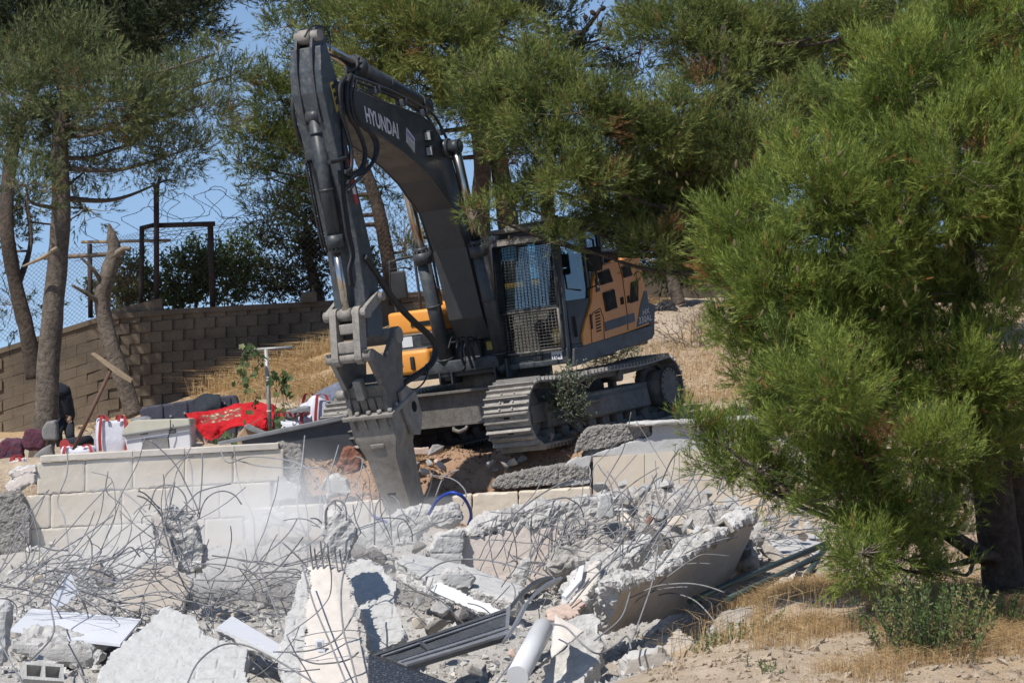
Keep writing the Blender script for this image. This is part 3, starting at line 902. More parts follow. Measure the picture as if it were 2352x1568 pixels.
# ---- right-hand front boxes, steps and rails (image left)
tb = MB().box(-1.47, -0.62, -0.60, 0.9, 1.78, 2.12, 0.05)
tb.build("tool_box", m_["paint_orange"], exc)
MB().box(-1.46, -0.62, -0.72, 0.9, 1.57, 1.775, 0.01).build("step_band", m_["paint_dark"], exc)
MB().box(-1.48, -0.66, -0.73, -0.55, 1.765, 1.785).build("tread_plate", m_["dusty_steel"], exc)
MB().box(-0.92, -0.72, -0.735, -0.72, 1.62, 1.74).build("toolbox_latch", m_["plastic_black"], exc)
MB().box(-1.22, -1.05, -0.728, -0.715, 1.60, 1.75).build("warning_sticker", m_["decal_white"], exc)
lb = MB().box(-1.47, -0.68, -1.02, -0.3, 1.20, 1.55, 0.06).build("lower_box", m_["paint_orange"], exc)
MB().box(-1.48, -0.72, -0.95, -0.6, 1.545, 1.572).build("tread_plate", m_["dusty_steel"], exc)
MB().box(-1.24, -1.10, -1.035, -1.015, 1.34, 1.39, 0.008).build("handle", m_["decal_white"], lb)
MB().box(-0.97, -0.91, -1.06, -1.015, 1.27, 1.46, 0.012).build("latch", m_["plastic_black"], lb)
MB().box(-0.62, -0.5, -1.0, -0.1, 1.2, 1.6, 0.02).build("box_end", m_["paint_dark"], exc)
wb = MB().box(-1.1, -0.75, -0.612, -0.598, 1.88, 1.95)
wb.build("vent", m_["dark_void"], exc)
hr = MB()
def rail(pts, r=0.022):
    hr.tube(spline(pts, 4), r, 8)
rail([(-1.42, -0.35, 1.6), (-1.44, -0.36, 2.75), (-1.42, -0.33, 2.86), (-1.3, -0.2, 2.9), (-1.16, -0.05, 2.9), (-1.1, 0.0, 2.8), (-1.08, 0.0, 2.15)])
rail([(-1.0, -0.4, 2.1), (-1.0, -0.4, 3.05), (-0.98, -0.3, 3.16), (-0.94, -0.1, 3.16), (-0.92, 0.0, 3.05), (-0.9, 0.1, 2.15)])
rail([(-0.85, 0.3, 2.1), (-0.85, 0.3, 3.0), (-0.8, 0.35, 3.1), (-0.6, 0.6, 3.1), (-0.55, 0.7, 3.0), (-0.55, 0.7, 2.1)])
hr.build("handrail", m_["paint_dark"], exc)
mi = MB().box(-1.38, -1.14, -0.52, -0.46, 2.3, 2.72, 0.03)
mi.tube([(-1.1, -0.36, 2.72), (-1.16, -0.45, 2.76), (-1.4, -0.47, 2.76), (-1.42, -0.5, 2.3), (-1.36, -0.47, 2.24), (-1.12, -0.4, 2.24)], 0.014, 6)
mi.build("mirror", m_["plastic_black"], exc)
MB().cyl((-0.82, -0.3, 2.1), (-0.82, -0.3, 2.36), 0.075, 14).cyl((-0.82, -0.3, 2.36), (-0.82, -0.3, 2.42), 0.09, 14).build("fuel_filler", m_["rusty_iron"], exc)
MB().tube(spline([(-0.62, 0.2, 2.9), (-0.6, 0.2, 2.3), (-0.55, 0.3, 2.1)]), 0.03, 8).build("pipe", m_["post_grey"], exc)

# ---- boom
BX = 0.27
boom_px = [(792, 186), (821, 208), (871, 231), (964, 264), (991, 284), (1016, 325), (1038, 372), (1062, 454), (1092, 560), (1128, 660)]
boom_lo = [(1109, 726), (1071, 567), (1041, 478), (1012, 438), (994, 411), (961, 377), (923, 345), (835, 287), (798, 262), (776, 230)]
bp = [U(x, y, BX) for x, y in boom_px] + [(-0.38, 2.05), (-0.25, 1.75), (-0.45, 1.5), (-0.85, 1.6)] + [U(x, y, BX) for x, y in boom_lo]
boom = plate(bp, -BX, BX, 0.008).build("boom", m_["boom_paint"], exc)
fl = MB()                                       # flange edges along the belly plate
for s in (1, -1):
    fl.tube([(s * BX,) + U(x, y, BX) for x, y in boom_lo[1:8]], 0.014, 6)
    fl.tube([(s * BX,) + U(x, y, BX) for x, y in boom_px[1:8]], 0.012, 6)
fl.build("weld_edge", m_["boom_paint"], boom)
text_mesh("HYUNDAI", tq([(836, 243), (913, 284), (917, 321), (842, 281)], BX + 0.006), "lettering", m_["decal_white"], boom, 0.035)
stk = plate([U(x, y, BX) for x, y in [(933, 293), (952, 318), (952, 352), (933, 326)]], BX, BX + 0.005).build("sticker", m_["decal_white"], boom)
tt = text_mesh("\u05df\u05d5\u05e7\u05e4\u05d0", tq([(935, 300), (951, 321), (951, 330), (935, 311)], BX + 0.008), "lettering", m_["decal_blue"], stk, 0.02)
for k in range(4):
    y = 315 + k * 4
    plate([U(a, b, BX) for a, b in [(935, y), (950, y + 20), (950, y + 21.5), (935, y + 1.5)]], BX, BX + 0.007).build("printed_line", m_["post_grey"], stk)
# lights on the boom side
for (x, y) in ((988, 312), (992, 347)):
    yy, zz = U(x, y, BX + 0.08)
    lp = MB().box(BX, BX + 0.1, yy - 0.02, yy + 0.1, zz - 0.075, zz + 0.075, 0.015).build("boom_lamp", m_["plastic_black"], boom)
    MB().box(BX + 0.01, BX + 0.09, yy - 0.027, yy - 0.018, zz - 0.055, zz + 0.055).build("lens", m_["lamp_lens"], lp)
# steel pipes along the top of the boom
pp = MB()
pipe_px = [(812, 176), (850, 190), (900, 210), (950, 236), (990, 258), (1012, 290), (1030, 330), (1046, 380), (1060, 430), (1085, 500), (1105, 570)]
for dx, dy in ((0.22, 0), (0.12, 2), (-0.12, 0), (-0.22, 0)):
    pp.tube(spline([(dx,) + U(x, y + dy, 0.22) for x, y in pipe_px], 3), 0.021, 8)
pp.build("pipework", m_["boom_paint"], boom)
for (x, y) in ((868, 203), (930, 232), (978, 255), (1012, 300), (1058, 425)):
    yy, zz = U(x, y, 0.22)
    MB().box(0.08, 0.255, yy - 0.025, yy + 0.025, zz - 0.07, zz + 0.028, 0.008).build("pipe_clamp", m_["boom_paint"], boom)

def cylinder(name, a, b, split, rb, rr, parent=exc, eye=0.09, eyew=0.1):
    """hydraulic cylinder from barrel end a to rod end b"""
    a, b = Vector(a), Vector(b)
    g = a.lerp(b, split)
    d = (b - a).normalized()
    o = MB().cyl(a, g, rb, 20)
    o.tube([a + d * 0.2, a + d * 0.23], rb * 1.12, 20)
    o.tube([a.lerp(g, 0.55), a.lerp(g, 0.55) + d * 0.03], rb * 1.1, 20)
    o.cyl(a + Vector((-eyew, 0, 0)), a + Vector((eyew, 0, 0)), eye * 1.15, 16)
    cy = o.build(name, m_["paint_dark"], parent)
    gl_ = MB().cyl(g - d * 0.17, g, rb * 1.28, 20).cyl(g - d * 0.005, g + d * 0.07, rb * 0.95, 18)
    for k in range(10):
        w = 2 * math.pi * k / 10
        u = d.orthogonal().normalized(); v = d.cross(u)
        q = g + (u * math.cos(w) + v * math.sin(w)) * rb * 1.08
        gl_.cyl(q - d * 0.01, q + d * 0.025, 0.016, 6)
    gl_.build("gland", m_["paint_dark"], cy)
    MB().cyl(g, b, rr, 18).build("rod", m_["chrome_rod"], cy)
    MB().cyl(b + Vector((-eyew, 0, 0)), b + Vector((eyew, 0, 0)), eye, 16).build("rod_eye", m_["paint_dark"] if name == "boom_cylinder" else m_["dusty_steel"], cy)
    return cy
top_pin = (-1.62, 4.33)
for s in (-1, 1):
    xx = 0.44 * s
    cylinder("boom_cylinder", (xx, -0.92, 1.16), (xx, top_pin[0], top_pin[1]), 0.56, 0.105, 0.07, exc, 0.1, 0.075)
    MB().box(xx - 0.11, xx - 0.08, -1.05, -0.7, 1.0, 1.28, 0.01).box(xx + 0.08, xx + 0.11, -1.05, -0.7, 1.0, 1.28, 0.01).build("cylinder_bracket", m_["paint_dark"], exc)
MB().cyl((-0.54, top_pin[0], top_pin[1]), (0.54, top_pin[0], top_pin[1]), 0.06, 18).build("boom_pin", m_["paint_dark"], boom)
MB().cyl((0.24, top_pin[0], top_pin[1]), (0.36, top_pin[0], top_pin[1]), 0.13, 20).build("pin_boss", m_["boom_paint"], boom)
MB().cyl((-0.4, -0.45, 1.75), (0.4, -0.45, 1.75), 0.16, 20).build("foot_pin", m_["dusty_steel"], exc)
for s in (-1, 1):
    plate([(-0.85, 1.3), (0.2, 1.3), (-0.05, 1.75), (-0.4, 1.98), (-0.68, 1.82)], s * 0.32 - 0.03, s * 0.32 + 0.03, 0.01).build("foot_bracket", m_["paint_dark"], exc)
# arm cylinder lying on the boom
pinT = (0.0,) + U(703, 86, 0.0)
cylinder("arm_cylinder", (0.0,) + U(975, 245, 0.0), pinT, 0.62, 0.115, 0.075, exc, 0.1, 0.09)

# ---- arm
AX = 0.235
arm_front = [(738, 104), (737, 160), (742, 210), (760, 290), (786, 402), (816, 530), (836, 660), (846, 775)]
arm_rear = [(880, 772), (880, 732), (868, 649), (850, 556), (830, 470), (812, 395), (798, 330), (790, 270), (783, 225), (776, 187), (760, 132), (750, 100)]
arm = plate([U(x, y, AX) for x, y in arm_front + arm_rear], -AX, AX, 0.02).build("arm", m_["arm_paint"], exc)
on = [U(x, y, AX) for x, y in [(757, 190), (764, 187), (780, 250), (773, 259)]]
plate(on, AX, AX + 0.005).build("warning_sticker", m_["decal_yellow"], arm)
for k in range(3):
    t = k * 18
    plate([U(x, y, AX) for x, y in [(760 + t * .25, 196 + t), (766 + t * .25, 193 + t), (768 + t * .25, 202 + t), (762 + t * .25, 206 + t)]], AX, AX + 0.008).build("sticker_print", m_["plastic_black"], arm)
for k, c in enumerate(("decal_red", "decal_white", "decal_red", "decal_white", "decal_red")):
    y = 358 + k * 22
    x = 792 + k * 4.8
    plate([U(a, b, AX) for a, b in [(x, y), (x + 7, y + 1), (x + 12, y + 23), (x + 5, y + 22)]], AX, AX + 0.005).build("warning_stripe", m_[c], arm)
# two lugs on the front of the arm
lug_f = [(722, 62), (715, 78), (713, 110), (715, 160), (720, 200), (728, 250), (736, 282), (746, 282)]
lug_r = [(752, 262), (750, 200), (748, 130), (746, 90), (738, 66), (730, 60)]
for s in (-1, 1):
    pts = [U(x, y, 0.115) for x, y in lug_f + lug_r]
    plate(pts, s * 0.115 - 0.02, s * 0.115 + 0.02, 0.006).build("lug", m_["boom_paint"], arm)
MB().cyl((-0.15, pinT[1], pinT[2]), (0.22, pinT[1], pinT[2]), 0.075, 16).build("pin", m_["dusty_steel"], arm)
# bucket cylinder on the front of the arm
pc0 = (0.0,) + U(722, 268, 0.0)
pc1 = (0.0,) + U(797, 723, 0.0)
bc = cylinder("bucket_cylinder", pc0, pc1, 0.66, 0.088, 0.055, exc, 0.085, 0.09)
# linkage
pl_arm = U(862, 682, AX)
yz1 = (pc1[1], pc1[2])
def bar(a, b, x0, x1, h, name, mt):
    a, b = Vector((0,) + a), Vector((0,) + b)
    d = (b - a).normalized(); n = Vector((0, -d.z, d.y)) * h
    pts = []
    for c, s in ((a, -1), (b, 1)):
        for k in range(7):
            w = math.pi * k / 6 - math.pi / 2
            q = c + d * s * h * math.cos(w) + n * math.sin(w) * s
            pts.append((q.y, q.z))
    return plate(pts, x0, x1, 0.008).build(name, mt, exc)
bar(yz1, pl_arm, 0.24, 0.30, 0.075, "side_link", m_["dusty_steel"])
bar(yz1, pl_arm, -0.30, -0.24, 0.075, "side_link", m_["dusty_steel"])
br_pin = U(803, 822, 0.0)
arm_end = U(868, 775, 0.0)
for s in (-1, 1):
    bar(yz1, br_pin, s * 0.17 - 0.05, s * 0.17 + 0.05, 0.10, "bracket_link", m_["dusty_steel"])
MB().box(-0.12, 0.12, br_pin[0] - 0.07, br_pin[0] + 0.05, br_pin[1] + 0.06, br_pin[1] + 0.22, 0.02).build("link_web", m_["dusty_steel"], exc)
MB().box(-0.12, 0.12, yz1[0] - 0.06, yz1[0] + 0.06, yz1[1] - 0.26, yz1[1] - 0.12, 0.02).build("link_web", m_["dusty_steel"], exc)
pins = MB()
pins.cyl((-0.33, yz1[0], yz1[1]), (0.33, yz1[0], yz1[1]), 0.07, 16)
pins.build("link_pin", m_["dusty_steel"], exc)
MB().cyl((-0.36, pl_arm[0], pl_arm[1]), (0.36, pl_arm[0], pl_arm[1]), 0.06, 16).build("link_pin", m_["dusty_steel"], exc)
MB().cyl((-0.33, arm_end[0], arm_end[1]), (0.33, arm_end[0], arm_end[1]), 0.11, 18).build("arm_pin", m_["dusty_steel"], exc)
MB().cyl((-0.33, br_pin[0], br_pin[1]), (0.33, br_pin[0], br_pin[1]), 0.07, 18).build("bracket_pin", m_["dusty_steel"], exc)

# ---- hydraulic breaker
tA = Vector((0,) + U(852, 880, 0.0)); tB = Vector((0,) + U(938, 1188, 0.0))
bd = (tB - tA).normalized()                     # down the tool
bn = Vector((0, -bd.z, bd.y))                   # towards the machine
if bn.y < 0: bn = -bn
bl = (tB - tA).length
def bsec(t, w, f, r):
    c = tA + bd * (bl * t)
    return [c + Vector((-w, 0, 0)) - bn * f, c + Vector((w, 0, 0)) - bn * f, c + Vector((w, 0, 0)) + bn * r, c + Vector((-w, 0, 0)) + bn * r]
secs = [(0.19, 0.325, 0.30, 0.42), (0.36, 0.31, 0.30, 0.42), (0.45, 0.25, 0.28, 0.36), (0.50, 0.225, 0.27, 0.30), (0.66, 0.215, 0.25, 0.25), (1.0, 0.20, 0.20, 0.2)]
vs, fs = [], []
for s_ in secs: vs += bsec(*s_)
for i in range(len(secs) - 1):
    for k in range(4):
        fs.append((i * 4 + k, i * 4 + (k + 1) % 4, i * 4 + 4 + (k + 1) % 4, i * 4 + 4 + k))
fs += [(3, 2, 1, 0), tuple(len(vs) - 4 + k for k in range(4))]
bm = bmesh.new()
bv = [bm.verts.new(q) for q in vs]
for f in fs: bm.faces.new([bv[i] for i in f])
bmesh.ops.recalc_face_normals(bm, faces=list(bm.faces))
bmesh.ops.bevel(bm, geom=list(bm.edges), offset=0.012, segments=2, affect='EDGES', clamp_overlap=True)
me = bpy.data.meshes.new("breaker"); bm.to_mesh(me); bm.free()
brk = link("breaker", me, m_["breaker_steel"], exc)
def brick_b(name, t0, t1, w0, w1, f0, f1, mt, parent=brk, b=0.01):
    """box in breaker coordinates: along the tool, across, front(-)/rear(+)"""
    B = Matrix((Vector((1, 0, 0)), bn, bd)).transposed().to_4x4()
    B.translation = tA
    return MB().box(w0, w1, f0, f1, t0 * bl, t1 * bl, b, B).build(name, mt, parent)
brick_b("flange", 0.165, 0.195, -0.38, 0.38, -0.36, 0.46, m_["dusty_steel"])
for w in (-0.33, 0.33):
    for f in (-0.30, -0.1, 0.12, 0.36):
        c = tA + bd * bl * 0.165 + Vector((w, 0, 0)) + bn * f
        MB().cyl(c - bd * 0.05, c + bd * 0.01, 0.032, 6).build("bolt", m_["dusty_steel"], brk)
for w in (-0.15, 0.02, 0.18):
    c = tA + bd * bl * 0.165 + Vector((w, 0, 0)) - bn * 0.32
    MB().cyl(c - bd * 0.05, c + bd * 0.01, 0.032, 6).build("bolt", m_["dusty_steel"], brk)
for w in (-0.24, -0.08, 0.09, 0.24):                  # gusset ribs under the flange
    c = tA + bd * bl * 0.195 + Vector((w, 0, 0)) - bn * 0.30
    MB().prism([c + Vector((-0.015, 0, 0)) - bn * 0.05, c + Vector((-0.015, 0, 0)) + bn * 0.01, c + Vector((-0.015, 0, 0)) + bd * 0.22 + bn * 0.01], (0.03, 0, 0)).build("gusset", m_["breaker_steel"], brk)
for s in (-1, 1):                                    # side cheeks with a hole
    ck = MB()
    x = 0.325 * s
    pts = [tA + bd * bl * t + bn * f for t, f in ((0.10, 0.05), (0.10, 0.3), (0.2, 0.50), (0.36, 0.50), (0.46, 0.30), (0.42, 0.1), (0.22, 0.0))]
    ck.prism([q + Vector((x, 0, 0)) for q in pts], (0.035 * s, 0, 0))
    ck.build("cheek", m_["dusty_steel"], brk)
    c = tA + bd * bl * 0.26 + bn * 0.33 + Vector((x + 0.036 * s, 0, 0))
    MB().cyl(c, c + Vector((0.003 * s, 0, 0)), 0.075, 18).build("hole", m_["dark_void"], brk)
c = tA + bd * bl * 0.40 - bn * 0.295
brick_b("nameplate", 0.385, 0.42, -0.10, 0.10, -0.305, -0.28, m_["breaker_steel"])
for t, w in ((0.76, -0.02), (0.93, -0.11), (0.94, 0.1)):
    brick_b("slot", t, t + 0.014 + (0.02 if t > 0.9 else 0), w - 0.06 + (0.03 if t > 0.9 else 0), w + 0.06 - (0.03 if t > 0.9 else 0), -0.26 + 0.06 * (t - 0.66) / 0.34 * 1.0, -0.2, m_["dark_void"], b=0)
MB().cyl(tB - bd * 0.1, tB + bd * 0.22, 0.085, 18).build("chisel", m_["dusty_steel"], brk)
# hanger bracket between arm and breaker
for s in (-1, 1):
    x = 0.275 * s
    pts = [(br_pin[0] - 0.09, br_pin[1] + 0.08), (br_pin[0] + 0.09, br_pin[1] + 0.09), ((br_pin[0] + arm_end[0]) / 2, (br_pin[1] + arm_end[1]) / 2 - 0.16),
           (arm_end[0] - 0.13, arm_end[1] + 0.02), (arm_end[0] - 0.08, arm_end[1] + 0.12), (arm_end[0] + 0.06, arm_end[1] + 0.12), (arm_end[0] + 0.11, arm_end[1] - 0.02), (arm_end[0] + 0.04, arm_end[1] - 0.3)]
    q1 = tA + bd * bl * 0.17 + bn * 0.22; q2 = tA + bd * bl * 0.17 - bn * 0.30
    pts += [(q1.y, q1.z), (q2.y, q2.z), (q2.y - 0.02, q2.z + 0.3)]
    plate(pts, x - 0.035, x + 0.035, 0.01).build("hanger_plate", m_["worn_steel"] if s > 0 else m_["dusty_steel"], brk)
brick_b("hanger_block", -0.02, 0.10, -0.27, 0.27, -0.22, 0.28, m_["worn_steel"])
for w in (-0.18, -0.06, 0.06, 0.18):
    brick_b("cushion", 0.06, 0.165, w - 0.05, w + 0.05, -0.24, 0.2, m_["worn_steel"])
c = tA + bd * bl * 0.02 - bn * 0.24
MB().cyl(c + Vector((-0.40, 0, 0)), c + Vector((-0.26, 0, 0)), 0.07, 14).build("pin_cap", m_["dusty_steel"], brk)
brick_b("hook", -0.08, 0.06, -0.1, 0.02, -0.32, -0.2, m_["dusty_steel"])

# ---- hoses
def hose(px, x, r=0.026, name="hose"):
    """px: list of (px, py[, x offset])"""
    pts = [UV(q[0], q[1], x + (q[2] if len(q) > 2 else 0)) for q in px]
    MB().tube(spline(pts, 6), r, 8).build(name, m_["rubber_hose"], exc)
hose([(793, 178), (780, 200), (782, 250), (796, 300), (806, 345), (806, 385), (792, 398)], 0.30, 0.03)
hose([(806, 172), (796, 200), (800, 260), (822, 300), (838, 345), (832, 385), (806, 402), (790, 395)], 0.30, 0.034)
hose([(812, 176), (804, 215), (815, 275), (845, 300), (862, 335), (855, 375), (832, 395), (806, 410), (796, 425)], 0.32, 0.026)
hose([(818, 185), (812, 240), (832, 290), (864, 318), (867, 350), (850, 384), (815, 420), (800, 440)], 0.34, 0.022)
hose([(795, 200), (788, 260), (790, 330), (798, 400)], 0.26, 0.026)
hose([(676, 200), (672, 250), (685, 310), (706, 350)], -0.27, 0.028)
hose([(700, 85), (715, 62), (742, 62), (756, 80), (758, 118)], 0.2, 0.012)
for k, (dx, r) in enumerate(((0.0, 0.018), (0.05, 0.018), (0.1, 0.014))):
    hose([(778 + k * 5, 392), (783 + k * 5, 450), (794 + k * 5, 530), (806 + k * 4, 585), (800 + k * 3, 620), (805 + k * 4, 660)], 0.28, r, "arm_pipe")
for dx in (0, 7):
    hose([(702 + dx, 372), (716 + dx, 450), (735 + dx, 545), (745 + dx, 580)], -0.18, 0.016, "arm_pipe")
hose([(700, 372), (712, 370), (722, 372)], -0.18, 0.03, "arm_pipe")
hose([(800, 360), (772, 370), (756, 372)], 0.26, 0.03, "arm_pipe")
# long breaker hose from the arm down past the front boxes to the hammer
hose([(836, 590), (862, 625), (905, 690), (952, 740), (985, 770), (1000, 800), (990, 835), (955, 862), (930, 878), (915, 895)], 0.24, 0.045, "breaker_hose")
hose([(985, 845), (975, 875), (955, 893), (935, 890)], 0.3, 0.012)
for k, (x0, y0, x1, y1) in enumerate(((1070, 775, 1082, 845), (1062, 790, 1060, 850), (1078, 790, 1098, 845), (1100, 760, 1110, 840), (1104, 770, 1118, 838))):
    xm = (x0 + x1) / 2
    hose([(x0, y0), (xm - 3, (y0 + y1) / 2 - 8), (xm + 6, y1 - 10), (x1 + 4, y1)], 0.05, 0.022)
for k in range(5):
    x0 = 1030 + k * 18
    hose([(x0, 800), (x0 + 8, 775), (x0 + 24, 778), (x0 + 34, 800), (x0 + 40, 835)], 0.02, 0.011)
MB().box(-0.3, 0.42, -0.72, -0.6, 1.34, 1.62, 0.02).build("valve_block", m_["paint_dark"], exc)
MB().box(-0.36, 0.30, -0.60, -0.5, 1.6, 1.85, 0.02).build("valve_cover", m_["dusty_steel"], exc)
MB().box(0.12, 0.24, -0.73, -0.718, 1.42, 1.54).build("warning_sticker", m_["decal_yellow"], exc)
MB().box(0.25, 0.40, -0.73, -0.718, 1.44, 1.54).build("warning_sticker", m_["decal_white"], exc)

# ------------------------------------------------------------------ cream stone retaining wall (left)
def face_line(x, dl=39.2, x0=0, dr=39.9, x1=700):
    return dl + (dr - dl) * (x - x0) / (x1 - x0)
def wall_box(mb, px, back=0.05, fwd=0.0):
    """block whose front face is the four bearings tl, tr, br, bl, all on the wall line"""
    pts = [P(x, y, face_line(x) - fwd) for x, y in px]
    mb.prism(pts, (0.0, back, 0.0))
    return mb
lw = empty("retaining_wall", P(350, 1250, 39.5), "cream dressed stone retaining wall below the heap of belongings", "wall")
LWI = lw.location
def lpart(mb, name, mt, bev=0.006):
    bm = bmesh.new()
    vs_ = [bm.verts.new(Vector(q) - LWI) for q in mb.v]
    for f in mb.f: bm.faces.new([vs_[i] for i in f])
    bmesh.ops.recalc_face_normals(bm, faces=list(bm.faces))
    if bev: bmesh.ops.bevel(bm, geom=list(bm.edges), offset=bev, segments=1, affect='EDGES')
    me = bpy.data.meshes.new(name); bm.to_mesh(me); bm.free()
    me.materials.append(MATS[mt])
    return link(name, me, None, lw)
def lw_slab(name, poly, th, mt, **kw):
    o = slab(name, poly, th, mt, **kw)
    o.parent = lw
    o.location = o.location - LWI
    return o
def course(y0l, y0r, h0, h1, seams, fwd=0.0):
    """stones between the seams; y of the top edge runs from y0l at x=85 to y0r at x=645"""
    for a, b in zip(seams[:-1], seams[1:]):
        t = lambda x: y0l + (y0r - y0l) * (x - 85) / 560
        g = 0.15
        f_ = fwd + random.uniform(0, 0.008)
        px = [(a + g, t(a) + h0 + g), (b - g, t(b) + h0 + g), (b - g, t(b) + h1 - g), (a + g, t(a) + h1 - g)]
        lw_slab("stone", [(x, y, face_line(x) - f_) for x, y in px], 0.07, random.choice(("stone", "stone", "stone_warm")), vox=0.022, rough=0.003, edge=0.007, jag=0.006, smooth=1, seed=int(a + h1 * 3) % 89)
course(1062, 1030, 0, 74, [85, 196, 305, 424, 536, 651])
course(1062, 1030, 74, 152, [2, 60, 117, 280, 392, 505, 622])
course(1062, 1030, 152, 232, [-60, 92, 248, 352, 470, 560])
course(1062, 1030, 232, 312, [-60, 30, 170, 310, 430, 520])
for a, b in ((92, 305), (305, 424), (424, 640)):
    t = lambda x: 1047 + (1017 - 1047) * (x - 85) / 560
    lpart(wall_box(MB(), [(a + .5, t(a)), (b - .5, t(b)), (b - .5, t(b) + 14), (a + .5, t(a) + 14)], 0.34, 0.03), "coping_stone", "coping")
core = MB()
core.prism([P(x, y, face_line(x) + 0.075) for x, y in ((86, 1064), (640, 1033), (640, 1330), (-80, 1370), (-80, 1150), (86, 1140))], (0, 0.24, 0))
lpart(core, "wall_core", "stone_warm", 0)
lw_slab("broken_end", [(626, 1024, 39.93), (650, 1018, 39.93), (690, 1021, 39.95), (688, 1075, 39.95), (694, 1120, 39.9), (690, 1150, 39.9), (622, 1150, 39.93)], 0.3, "coarse_concrete", vox=0.022, rough=0.02, edge=0.03, jag=0.05, seed=3, nscale=22.0)
lw_slab("render_patch", [(624, 1100, 39.85), (652, 1092, 39.85), (668, 1112, 39.85), (688, 1118, 39.85), (686, 1150, 39.85), (622, 1152, 39.85)], 0.05, "concrete_grey", vox=0.03, seed=4)
lw_slab("rough_footing", [(-60, 1140, 39.1), (40, 1128, 39.1), (66, 1160, 39.1), (72, 1230, 39.1), (60, 1300, 39.1), (-60, 1300, 39.1)], 0.14, "coarse_concrete", vox=0.022, rough=0.022, edge=0.03, seed=5, nscale=22.0)
for q in ([(2, 1118), (58, 1082), (84, 1088), (84, 1108), (20, 1132)], [(20, 1090), (50, 1072), (84, 1068), (84, 1084), (40, 1098)]):
    lw_slab("broken_stone", [(x, y, 39.25) for x, y in q], 0.25, "concrete_cream", vox=0.03, seed=int(q[0][0]))

# base course that runs on below the dirt to the right
bw = empty("stone_plinth", P(900, 1250, 39.6), "low pale stone plinth running below the reddish dirt slope", "wall")
def yb(x): return 1168 + (1118 - 1168) * (x - 562) / (1360 - 562)
for a, b in ((562, 640), (640, 742), (742, 850), (850, 968), (968, 1085), (1085, 1190), (1190, 1360)):
    d = 39.75
    o = slab("stone", [(a + .5, yb(a), d), (b - .5, yb(b), d), (b - .5, yb(b) + 90, d), (a + .5, yb(a) + 90, d)], 0.3, random.choice(("stone", "stone_warm")), vox=0.025, rough=0.004, edge=0.008, jag=0.008, smooth=1, seed=a % 89)
    o.parent = bw; o.location -= bw.location
for k, (x, y, w, h) in enumerate(((600, 1172, 60, 34), (652, 1190, 60, 50), (560, 1195, 50, 60))):
    o = slab("broken_stone", [(x, y, 39.3), (x + w * .5, y - 8, 39.3), (x + w, y + 4, 39.3), (x + w * .9, y + h, 39.3), (x + 6, y + h, 39.3)], 0.15, "concrete_cream", vox=0.03, seed=k + 60)
    o.parent = bw; o.location -= bw.location

# ------------------------------------------------------------------ right retaining wall with plaster and torn concrete
rw = empty("retaining_wall", P(1480, 1180, 40.1), "grey plastered retaining wall with torn rough concrete and cream slabs below the tracks", "wall")
def rslab(name, poly, th, mt, **kw):
    o = slab(name, poly, th, mt, **kw)
    o.parent = rw
    o.location -= rw.location
    return o
rslab("wall_core", [(1352, 984, 40.3), (1500, 972, 40.3), (1660, 962, 40.3), (1960, 948, 40.3), (1960, 1210, 40.3), (1270, 1210, 40.3), (1290, 1085, 40.3), (1342, 1050, 40.3)], 0.3, "coarse_concrete", vox=0.05, rough=0.01, edge=0.03, jag=0.03, seed=11)
rslab("torn_concrete", [(1320, 1040, 40.25), (1328, 1010, 40.25), (1352, 982, 40.25), (1420, 976, 40.25), (1496, 968, 40.25), (1492, 1000, 40.25), (1440, 1012, 40.25), (1390, 1030, 40.25)], 0.22, "coarse_concrete", vox=0.02, rough=0.03, edge=0.03, jag=0.04, seed=12, nscale=24.0)
rslab("torn_concrete", [(1130, 1118, 40.2), (1150, 1098, 40.2), (1210, 1082, 40.2), (1280, 1070, 40.2), (1352, 1072, 40.2), (1350, 1095, 40.2), (1290, 1112, 40.2), (1200, 1122, 40.2)], 0.3, "coarse_concrete", vox=0.02, rough=0.03, edge=0.03, jag=0.05, seed=13, nscale=24.0)
rslab("plaster_coat", [(1318, 1048, 40.22), (1380, 1034, 40.22), (1440, 1014, 40.22), (1494, 998, 40.22), (1498, 972, 40.22), (1660, 962, 40.22), (1955, 948, 40.22), (1955, 1036, 40.22), (1362, 1052, 40.22), (1362, 1112, 40.22), (1270, 1122, 40.22), (1290, 1070, 40.22)], 0.04, "concrete_grey", vox=0.035, rough=0.003, edge=0.02, seed=14)
for k, (a, b) in enumerate(((1362, 1480), (1480, 1560), (1560, 1700), (1700, 1830), (1830, 1955))):
    y0 = lambda x: 1050 + (1028 - 1050) * (x - 1362) / 300
    mb = MB().prism([P(a + .6, y0(a), 40.17) - rw.location, P(b - .6, y0(b), 40.17) - rw.location, P(b - .6, y0(b) + 160, 40.17) - rw.location, P(a + .6, y0(a) + 160, 40.17) - rw.location], (0, 0.045, 0))
    mb.build("stone", MATS["stone" if k % 2 else "stone_warm"], rw)
rslab("coping", [(1440, 970, 40.1), (1700, 957, 40.1), (1960, 943, 40.1), (1960, 952, 40.1), (1700, 967, 40.1), (1440, 980, 40.1)], 0.5, "concrete_grey", vox=0.03, rough=0.004, edge=0.012, jag=0.01, seed=15)

